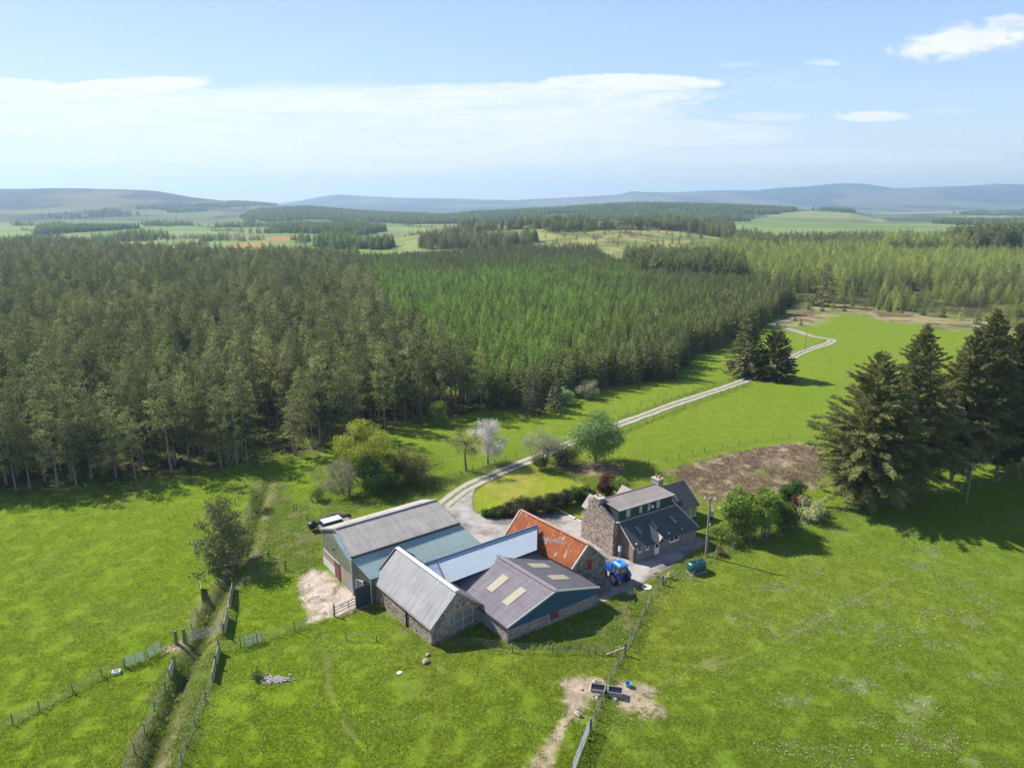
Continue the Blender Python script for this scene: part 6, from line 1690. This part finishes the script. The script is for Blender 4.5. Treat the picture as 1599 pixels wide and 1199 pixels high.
for k in range(26):      # hedgerow trees on the far fields
    x0, y0 = hr.uniform(20, 660), hr.uniform(352, 388); L_ = hr.uniform(10, 60); dy_ = hr.uniform(-3, 3)
    for q_ in range(int(L_ / 3)):
        g_ = G(x0 + q_ * 3 + hr.normal(), y0 + dy_ * q_ / 10 + hr.normal() * .3); hx.append(g_[0]); hy.append(g_[1])
hx = np.array(hx); hy = np.array(hy); k = hy > 700; hx, hy = hx[k], hy[k]; n = len(hx); s_ = hr.uniform(.35, .8, n)
gn_stuff('hedgerow_trees', 'scattered hedgerow trees between the far fields', 'hedgerow', LARCHES, np.stack([hx, hy, T(hx, hy)], 1), hr.uniform(0, 6, n), np.stack([s_ * 1.6, s_ * 1.6, s_], 1), hr.integers(0, 3, n), hr.uniform(.5, 1, n))

# wind turbines beyond the moor
for x_, yh, Yd, rot, bl, lab in ((1094, 347.5, 1060, .35, 13., 'white wind turbine with a blade straight up, right of the two beyond the moor'), (995, 341.5, 1080, 1.45, 8., 'smaller white wind turbine seen edge-on, left of the two beyond the moor')):
    d = ray(x_, yh); hub = np.array([0, 0, H]) + d * (Yd / d[1]); gz0 = float(T(hub[0], hub[1])); b_ = np.array([hub[0], hub[1], gz0])
    o = thing('wind_turbine', lab, 'wind turbine', b_, 'wind turbines beyond the moor')
    TW = m_plain('turbine_white', (.78, .79, .80), .5, .03)
    M().tube([b_ - Z * .5, hub - Z * .4], [1.0, .6], 12).build('tower', TW, o)
    f_ = np.array([-math.sin(rot), -math.cos(rot), 0]); sd = np.array([f_[1], -f_[0], 0])
    M().lathe(hub - f_ * 1.6, f_, [(0, .4), (.3, .9), (2.4, .9), (3.2, .7), (3.9, .1)], 12).build('nacelle', TW, o)
    for q_ in range(3):
        a_ = q_ * 2 * PI / 3 + .06; d_ = Z * math.cos(a_) + sd * math.sin(a_); e_ = np.cross(d_, f_); hb_ = hub + f_ * 1.6
        m = M(); m.hexa([hb_ + d_ * .3 - e_ * .3 - f_ * .2, hb_ + d_ * .3 + e_ * .3 - f_ * .2, hb_ + d_ * .3 + e_ * .3 + f_ * .2, hb_ + d_ * .3 - e_ * .3 + f_ * .2], [hb_ + d_ * bl * .25 - e_ * .55 - f_ * .12, hb_ + d_ * bl * .25 + e_ * .75 - f_ * .12, hb_ + d_ * bl * .25 + e_ * .75 + f_ * .12, hb_ + d_ * bl * .25 - e_ * .55 + f_ * .12])
        m.hexa([hb_ + d_ * bl * .25 - e_ * .55 - f_ * .12, hb_ + d_ * bl * .25 + e_ * .75 - f_ * .12, hb_ + d_ * bl * .25 + e_ * .75 + f_ * .12, hb_ + d_ * bl * .25 - e_ * .55 + f_ * .12], [hb_ + d_ * bl - e_ * .1 - f_ * .04, hb_ + d_ * bl + e_ * .12 - f_ * .04, hb_ + d_ * bl + e_ * .12 + f_ * .04, hb_ + d_ * bl - e_ * .1 + f_ * .04]); m.build('blade', TW, o)

# ------------------------------------------------------------------ poles and fences
def pole(px, py, ytop, label, arm, ang, r0=.15, box=False):
    p = P(px, py); h = top_z(p, ytop) - p[2]; o = thing('utility_pole', label, 'pole', p)
    M().tube([p - Z * .4, p + Z * h], [r0, r0 * .72], 10).build('pole', m_bark('grey_pole', (.16, .15, .135), (.32, .30, .275)), o)
    d = np.array([math.cos(ang), math.sin(ang), 0])
    if arm:
        a_ = M(); a_.bar(p + Z * (h - .25) - d * arm, p + Z * (h - .25) + d * arm, .12, .12); a_.bar(p + Z * (h - .9), p + Z * (h - .25) + d * arm * .7, .05); ar = a_.build('crossarm', WOOD_L, o)
        for s_ in (-.9, 0, .9): M().lathe(p + Z * (h - .18) + d * arm * s_, Z, [(0, .05), (.06, .10), (.16, .09), (.26, .05)], 10).build('insulator', WHITE, ar)
    if box: M().box(p + Z * h * .55 + d * .2, (.25, .2, .35), ang).build('junction_box', WHITE, o)
    return p, h


p1, h1 = pole(1102, 868, 777, 'tall wooden power pole at the lane between house and leafy clump', .75, R(-12), .16, True)
p2, h2 = pole(1508, 786, 722, 'wooden power pole with a crossarm in the field before the tall spruces', 1.0, R(-15), .14)
p3, h3 = pole(1257, 546, 516, 'thin distant pole beside the bend of the track', 0, 0, .12)
cb_ = M(); q0 = HL(13.5, -3.2, 2.3); q1 = P(1059, 870); cb_.tube([q0, q1], .035, 6); props(cb_.build('stay_cable', m_plain('grey_cable', (.30, .29, .28), .6, .1), None, loc=q1), 'grey cable slanting from the house eave corner down to the lane', 'cable')


def fence(label, pts, spacing, ht=1.15, wires=4, posts=None, rail=0, r0=.055, heavy=(), net=False, matp=None, wmat=None, group=None, board=None):
    """one fence: each post a part, the strands one part"""
    G_ = [P(*p) if len(p) == 2 else np.array(p, float) for p in pts]
    o = thing('fence', label, 'fence', G_[0], group)
    out = []
    for a_, b_ in zip(G_[:-1], G_[1:]):
        L_ = np.linalg.norm(b_ - a_); n = max(1, int(round(L_ / spacing)))
        out += [a_ + (b_ - a_) * k / n for k in range(n)]
    out.append(G_[-1])
    out = [np.array([q[0], q[1], float(T(q[0], q[1]))]) for q in out][:98]
    r2 = np.random.default_rng(len(label))
    for i, q in enumerate(out):
        big_ = i in heavy or (i - len(out)) in heavy
        t_ = r2.normal(size=2) * .045; hh = ht * r2.uniform(.94, 1.08) * (1.2 if big_ else 1); rr_ = r0 * (1.9 if big_ else 1)
        M().tube([q - Z * .3, q + np.array([t_[0], t_[1], hh])], [rr_, rr_ * .9], 7).build('post', matp or WOOD_D, o)
    w_ = M()
    for a_, b_ in zip(out[:-1], out[1:]):
        for k in range(wires):
            z_ = ht * (.14 + .8 * k / max(1, wires - 1)); w_.bar(a_ + Z * z_, b_ + Z * z_, .012)
        if net:
            L_ = np.linalg.norm(b_ - a_)
            for k in range(int(L_ / .3)): c_ = a_ + (b_ - a_) * (k + .5) / int(L_ / .3); w_.bar(c_ + Z * .1, c_ + Z * ht * .75, .006)
    if wires: w_.build('wire', wmat or WIRE, o)
    if rail:
        r_ = M()
        for a_, b_ in zip(out[:-1], out[1:]):
            for k in range(rail): z_ = ht * (.3 + .6 * k / max(1, rail - 1)) if rail > 1 else ht * .82; r_.bar(a_ + Z * z_, b_ + Z * (z_ + r2.normal() * .03), .05, .12)
        r_.build('rail', WOOD_L, o)
    if board:
        for i in board:
            if i + 1 >= len(out): continue
            a_, b_ = out[i], out[i + 1]; bm_ = M(); bm_.bar(a_ + Z * ht * .5, b_ + Z * ht * .5, .05, ht * .8); bm_.build('board', WOOD_L, o)
    return o


def gate(label, a_, b_, ht, mat, bars=6, group=None, mesh=0):
    a_ = P(*a_); b_ = P(*b_); u = hor(b_ - a_); a_ = a_ + u * .15; b_ = b_ - u * .15
    o = thing('field_gate', label, 'gate', a_, group); f_ = M()
    for k in range(bars): z_ = .15 + (ht - .15) * k / (bars - 1); f_.bar(a_ + Z * z_, b_ + Z * z_, .038)
    f_.bar(a_ + Z * .1, a_ + Z * ht, .06); f_.bar(b_ + Z * .1, b_ + Z * ht, .06); f_.bar((a_ + b_) / 2 + Z * .1, (a_ + b_) / 2 + Z * ht, .045); f_.bar(a_ + Z * .15, b_ + Z * ht, .04)
    f_.build('frame', mat, o)
    if mesh:
        m_ = M(); L_ = np.linalg.norm(b_ - a_)
        for k in range(int(L_ / .22)): c_ = a_ + (b_ - a_) * (k + .5) / int(L_ / .22); m_.bar(c_ + Z * .12, c_ + Z * ht, .010)
        m_.build('mesh', mat, o)
    return o


fence('wire and post fence running up the left meadow from the picture corner', [(-30, 1160), (20, 1131), (62, 1110), (115, 1083), (160, 1057), (194, 1043)], 3.6, 1.2, 5, net=True)
gate('pale green metal hurdle bent along the left meadow fence', (194, 1043), (230, 1030), 1.2, NETG, 8, 'pale green hurdles', 1)
gate('pale green metal hurdle next to the muddy gateway', (230, 1030), (254, 1014), 1.2, NETG, 8, 'pale green hurdles', 1)
for (x_, y_), lab in (((276, 1006), 'left of two thick stone-grey gateposts at the muddy gateway'), ((289, 1003), 'right of two thick stone-grey gateposts at the muddy gateway')):
    p = P(x_, y_); props(M().tube([p - Z * .3, p + Z * .9, p + Z * 1.75], [.2, .18, .15], 8).build('gatepost', m_plain('dark_gatepost', (.15, .145, .14), .9, .3, 4), None, loc=p), lab, 'gatepost', 'gateposts at the muddy gateway')
gate('silver tubular gate across the ditch beside the muddy gateway', (291, 1003), (348, 989), 1.25, WIRE, 6)
fence('boarded fence with pale weathered planks left of the upper ditch', [(313, 918), (316, 936)], 2.2, 1.35, 0, heavy=(0, -1), board=(0,), rail=2)
fence('sagging wire fence on the left bank of the upper ditch', [(316, 938), (308, 962), (301, 988)], 3.2, 1.1, 4)
fence('short wire fence from the lone pine down to the pale planks', [(340, 868), (328, 888), (320, 908)], 3.5, 1.0, 3)
fence('patched plank fence on the right bank of the upper ditch', [(364, 922), (361, 936), (356, 964), (350, 992)], 2.6, 1.35, 2, heavy=(0, -1), board=(0, 1, 3, 4), rail=1)
fence('wire fence with rail from the ditch towards the gravel pad', [(364, 922), (406, 906), (446, 890)], 3.4, 1.15, 4, heavy=(-1,))
fence('low rail fence at the foot of the lone pine', [(326, 897), (371, 888), (420, 870)], 4.5, 1.05, 1, rail=1, heavy=(-1,))
fence('long netted fence from the ditch past the gravel pad', [(343, 1018), (376, 1012), (402, 1004), (460, 986), (522, 962)], 4.2, 1.3, 6, heavy=(0, -1), net=True)
gate('pale green hurdle tied into the long netted fence', (380, 1010), (412, 1001), 1.2, NETG, 8, 'pale green hurdles', 1)
fence('three rail fence from the thick post to the open barn door', [(522, 962), (545, 951), (566, 942)], 3, 1.25, 0, rail=3)
fence('wire fence crossing the lower ditch', [(275, 1040), (310, 1030), (343, 1018)], 4, 1.2, 5)
fence('pale board and wire fence on the left bank of the lower ditch', [(272, 1042), (259, 1080), (241, 1110), (226, 1146), (210, 1175), (192, 1215)], 2.4, 1.2, 4, heavy=(0,), board=(0,))
fence('leaning wire fence on the right bank of the lower ditch', [(343, 1018), (337, 1040), (332, 1064), (321, 1096), (305, 1132), (291, 1166), (277, 1215)], 2.4, 1.15, 4, heavy=(0, 1), board=(0, 1))
fence('netted fence up the right of the barns to the lane', [(976, 1022), (990, 996), (999, 974), (1007, 954), (1017, 938), (1027, 921), (1035, 912)], 2.6, 1.2, 6, heavy=(0,), net=True)
fence('netted fence below the low barn to the stone barn corner', [(976, 1022), (930, 1021), (862, 1020), (800, 1018), (734, 1009), (690, 1008)], 3.4, 1.15, 5, heavy=(0, -1), net=True)
m = M(); a_ = P(976, 1022); b_ = P(946, 1023); m.bar(b_ + Z * .1, a_ + Z * .95, .09); props(m.build('brace_rail', WOOD_L, None, loc=b_), 'pale slanting brace rail against the big fence corner post', 'brace')
fence('netted fence from the corner post down to the troughs and field gate', [(976, 1022), (965, 1041), (953, 1062), (946, 1080), (938, 1104), (922, 1141)], 2.1, 1.15, 6, heavy=(-1,), net=True)
gate('tall galvanised field gate at the bottom of the picture', (921, 1141), (893, 1215), 1.45, GALV, 9, None, 0)
fence('single post rail stub at the stone barn corner', [(541, 1000), (588, 1002)], 5, 1.0, 3)
fence('field fence along the garden from the lane to the tall spruces', [(1050, 902), (1081, 905), (1118, 870), (1170, 846), (1195, 838), (1243, 826), (1285, 808), (1331, 795), (1391, 788), (1470, 770), (1560, 752), (1650, 738)], 4.6, 1.1, 4, r0=.05, matp=WOOD_L)
fence('post and wire fence along the upper side of the straight track', [(965, 655), (1010, 640), (1060, 621), (1115, 603), (1150, 592)], 3.6, 1.1, 4)
fence('post and wire fence along the lower side of the straight track', [(972, 676), (1020, 655), (1070, 637), (1125, 616), (1172, 600)], 3.6, 1.1, 4)
fence('distant fence along the upper track bend', [(1190, 582), (1225, 562), (1262, 544), (1292, 530)], 4, 1.1, 3)
fence('fence between the meadow and the brambles by the track', [(720, 742), (772, 724), (806, 716), (828, 706)], 3.2, 1.1, 4)
fence('fence along the far side of the bracken patch', [(985, 728), (1040, 722), (1100, 706), (1180, 690), (1232, 684), (1275, 690)], 4., 1.1, 4)
fence('two odd posts left in the grass behind the big barn', [(459, 796), (463, 797)], 3, 1.2, 1)
fence('short wire fence at the left of the clump behind the big barn', [(481, 814), (481, 792)], 2.6, 1.3, 3)
fence('old posts along the far bank of the ditch below the pine wood', [(368, 789), (378, 770), (386, 750)], 3., 1.2, 3)
fence('fence across the meadow corner by the spruces', [(905, 655), (960, 645), (1000, 632), (1040, 618)], 4., 1.05, 3)

# ------------------------------------------------------------------ grass, flowers, undergrowth
YARDX = np.array(YARD)


PATHS = [[(1040, 1035), (1110, 1040), (1200, 1010), (1290, 960), (1400, 900)], [(512, 1070), (535, 1130), (560, 1160), (575, 1180)], [(1000, 1080), (1100, 1035), (1180, 1000)], [(505, 990), (515, 1080)]]


def bare_ground(x, y):
    j = (fbm(x / 1.1, y / 1.1, 3, 15) - .5) * 3.2; jx = x + j; jy = y + (fbm(x / 1.1 + 9, y / 1.1, 3, 16) - .5) * 3.2
    k = inpoly(x, y, YARD) | inpoly(x, y, LAWN2)
    for q_ in (PAD, TROUGH1, TROUGH2): k |= inpoly(jx, jy, q_) & (fbm(x / .9, y / .9, 2, 18) < .66)
    k |= segdist(x, y, TRACKLINE) < 1.7
    for q_ in PATHS: k |= segdist(x, y, gp(q_)) < .5 * fbm(x / 1.2, y / 1.2, 2, 27) - .08
    for q in ([A['e1s'], A['e1e'], A['e2e'], A['e2s']], [lean0, lean1, A['e1e'], A['e1s']], [B['e1s'], B['e1e'], B['e2e'], B['e2s']], [Cc['e1s'], Cc['e1e'], Cc['e2e'], Cc['e2s']], [D['e1s'], D['e1e'], D['e2e'], D['e2s']],
              [HL(0, -3.1, 0), HL(13.4, -3.1, 0), HL(18.4, 2, 0), HL(18.4, 8.4, 0), HL(0, 8, 0)]):
        k |= inpoly(x, y, [tuple(p[:2]) for p in q])
    return k


def tufts(name, label, x, y, hmin, hmax, wd_, nb, mat, rng, lean=.5, spread=.12, kind='stuff'):
    z = T(x, y); n = len(x)
    c = np.repeat(np.stack([x, y, z - .02], 1), nb, 0) + np.concatenate([rng.normal(size=(n * nb, 2)) * spread, np.zeros((n * nb, 1))], 1)
    ax = unit(np.concatenate([rng.normal(size=(n * nb, 2)) * lean, np.ones((n * nb, 1))], 1))
    L_ = rng.uniform(hmin, hmax, n * nb) * np.repeat(rng.uniform(.6, 1.2, n), nb)
    V = blades(c, ax, L_, wd_ * rng.uniform(.7, 1.4, n * nb), rng)
    lf = np.clip(np.repeat(rng.uniform(0, .35, n), nb) + .45 * np.repeat(fbm(x / 2.4, y / 2.4, 3, 61), nb) + rng.uniform(0, .3, n * nb), 0, 1)
    props(link(name, leaf_mesh(name, V, mat, lf)), label, 'grass', kind=kind)


GR_S = fol('short_grass', (.145, .205, .013), (.255, .318, .027), (.36, .35, .11), .4)
GR_L = fol('rough_grass', (.105, .160, .018), (.240, .300, .05), (.42, .38, .19), .4)
rg2 = np.random.default_rng(55)
n = 620000
d_ = 44 * (135 / 44) ** rg2.random(n); u_ = rg2.uniform(-.98, .98, n); x = u_ * d_; y = d_
k = ~bare_ground(x, y) & (fbm(x / 1.6, y / 1.6, 3, 71) > .25 + .25 * rg2.random(n)) & (rg2.random(n) < sm(135, 105, y)) & ~inpoly(x, y, LAWN) & ~inpoly(x, y, PINE_G)
tufts('field_grass', 'short bright pasture grass of the meadows', x[k], y[k], 05e-2, .16, .05, 3, GR_S, rg2)
X, Y = [], []
for p in ROUGH:
    a_ = np.array(p); lo = a_.min(0); hi = a_.max(0); n = int(np.prod(hi - lo) * 11)
    x = rg2.uniform(lo[0], hi[0], n); y = rg2.uniform(lo[1], hi[1], n); k = inpoly(x, y, p) & (fbm(x / 1.5, y / 1.5, 3, 73) > .46); X.append(x[k]); Y.append(y[k])
for pts, w_ in (([(976, 1022), (860, 1020), (690, 1008)], .6), ([(976, 1022), (950, 1070), (922, 1141), (893, 1215)], .7), ([(976, 1022), (1007, 954), (1035, 912), (1118, 872), (1240, 826)], .7), ([(-30, 1160), (115, 1083), (254, 1014)], .5), ([(343, 1018), (402, 1004), (522, 962)], .6), ([(965, 655), (1060, 621), (1150, 592)], 1.0), ([(972, 676), (1070, 637), (1172, 600)], 1.0)):
    g_ = np.array(gp(pts))
    for a_, b_ in zip(g_[:-1], g_[1:]):
        m_ = int(np.linalg.norm(b_ - a_) * 14); t_ = rg2.random(m_); q = a_ + (b_ - a_) * t_[:, None] + rg2.normal(size=(m_, 2)) * w_ * .6; X.append(q[:, 0]); Y.append(q[:, 1])
x = np.concatenate(X); y = np.concatenate(Y); k = ~bare_ground(x, y); x, y = x[k], y[k]
tufts('rough_grass', 'long tussocky grass around the barns, ditch and fences', x, y, .18, .55, .065, 4, GR_L, rg2, .55, .16)
# rushes and dead stems in the bracken
a_ = np.array(BRACKEN); lo = a_.min(0); hi = a_.max(0); n = 9000
x = rg2.uniform(lo[0], hi[0], n); y = rg2.uniform(lo[1], hi[1], n); k = (inpoly(x, y, BRACKEN) | inpoly(x, y, BRACKEN2)) & (fbm(x / 2, y / 2, 3, 74) > .42)
tufts('dead_bracken', 'flattened brown bracken and straw behind the house', x[k], y[k], .2, .6, .09, 5, fol('dead_bracken_stems', (.12, .08, .055), (.30, .22, .15), (.52, .43, .29)), rg2, 1.6, .25)
# white flowers in the right field
n = 60000; d_ = 44 * (105 / 44) ** rg2.random(n); u_ = rg2.uniform(-.62, .80, n); x = u_ * d_; y = d_
k = (fbm(x / 4.5, y / 3., 4, 31) > np.where(x > 8 + (y - 60) * .35, .565, .64)) & ~bare_ground(x, y) & (rg2.random(n) < .34) & ((x > 0) | (y < 66))
x, y = x[k], y[k]; n = len(x)
c = np.stack([x, y, T(x, y) + rg2.uniform(.10, .2, n)], 1); ax = unit(np.concatenate([rg2.normal(size=(n, 2)), np.full((n, 1), .25)], 1))
props(link('meadow_flowers', leaf_mesh('meadow_flowers', blades(c, ax, .085, .07, rg2), m_plain('white_petals', (.55, .56, .50), .8, .1), rg2.random(n))), 'drifts of tiny white flowers in the pasture', 'flowers', kind='stuff')
# undergrowth under the wood's edge
n = 26000; x = rg2.uniform(-190, 60, n); y = rg2.uniform(105, 330, n)
k = inpoly(x, y, PINE_G) & (fbm(x / 7, y / 7, 3, 75) > .50) & (rg2.random(n) < np.clip(160 / y, .3, 1)); x, y = x[k], y[k]
x2 = np.concatenate([x] + [x + rg2.normal(size=len(x)) * .5 for _ in range(2)]); y2 = np.concatenate([y] + [y + rg2.normal(size=len(x)) * .5 for _ in range(2)])
tufts('undergrowth', 'yellow-green bracken and scrub under the pines', x2, y2, .3, 1.1, .26, 4, fol('undergrowth_leaves', (.07, .085, .016), (.20, .23, .045), (.22, .17, .09)), rg2, .8, .35)

# ------------------------------------------------------------------ haze: even air over the whole valley
m = M(); m.hexa([(-10800, -150, -9), (10800, -150, -9), (10800, 12800, -9), (-10800, 12800, -9)], [(-10800, -150, 420), (10800, -150, 420), (10800, 12800, 420), (-10800, 12800, 420)])
t = NT('haze_air')
vol = t.n('ShaderNodeVolumePrincipled', {'Color': (.54, .77, 1.0), 'Density': 1.2e-4, 'Anisotropy': .25})
o_ = t.n('ShaderNodeOutputMaterial'); t.t.links.new(vol.outputs[0], o_.inputs['Volume'])
hz = m.build('haze', t.m, None, loc=np.array((0., 0., 0.))); props(hz, 'thin summer haze filling the valley', 'haze', kind='stuff')
print('ground', gz.min(), gz.max(), 'objects', len(sc.objects))
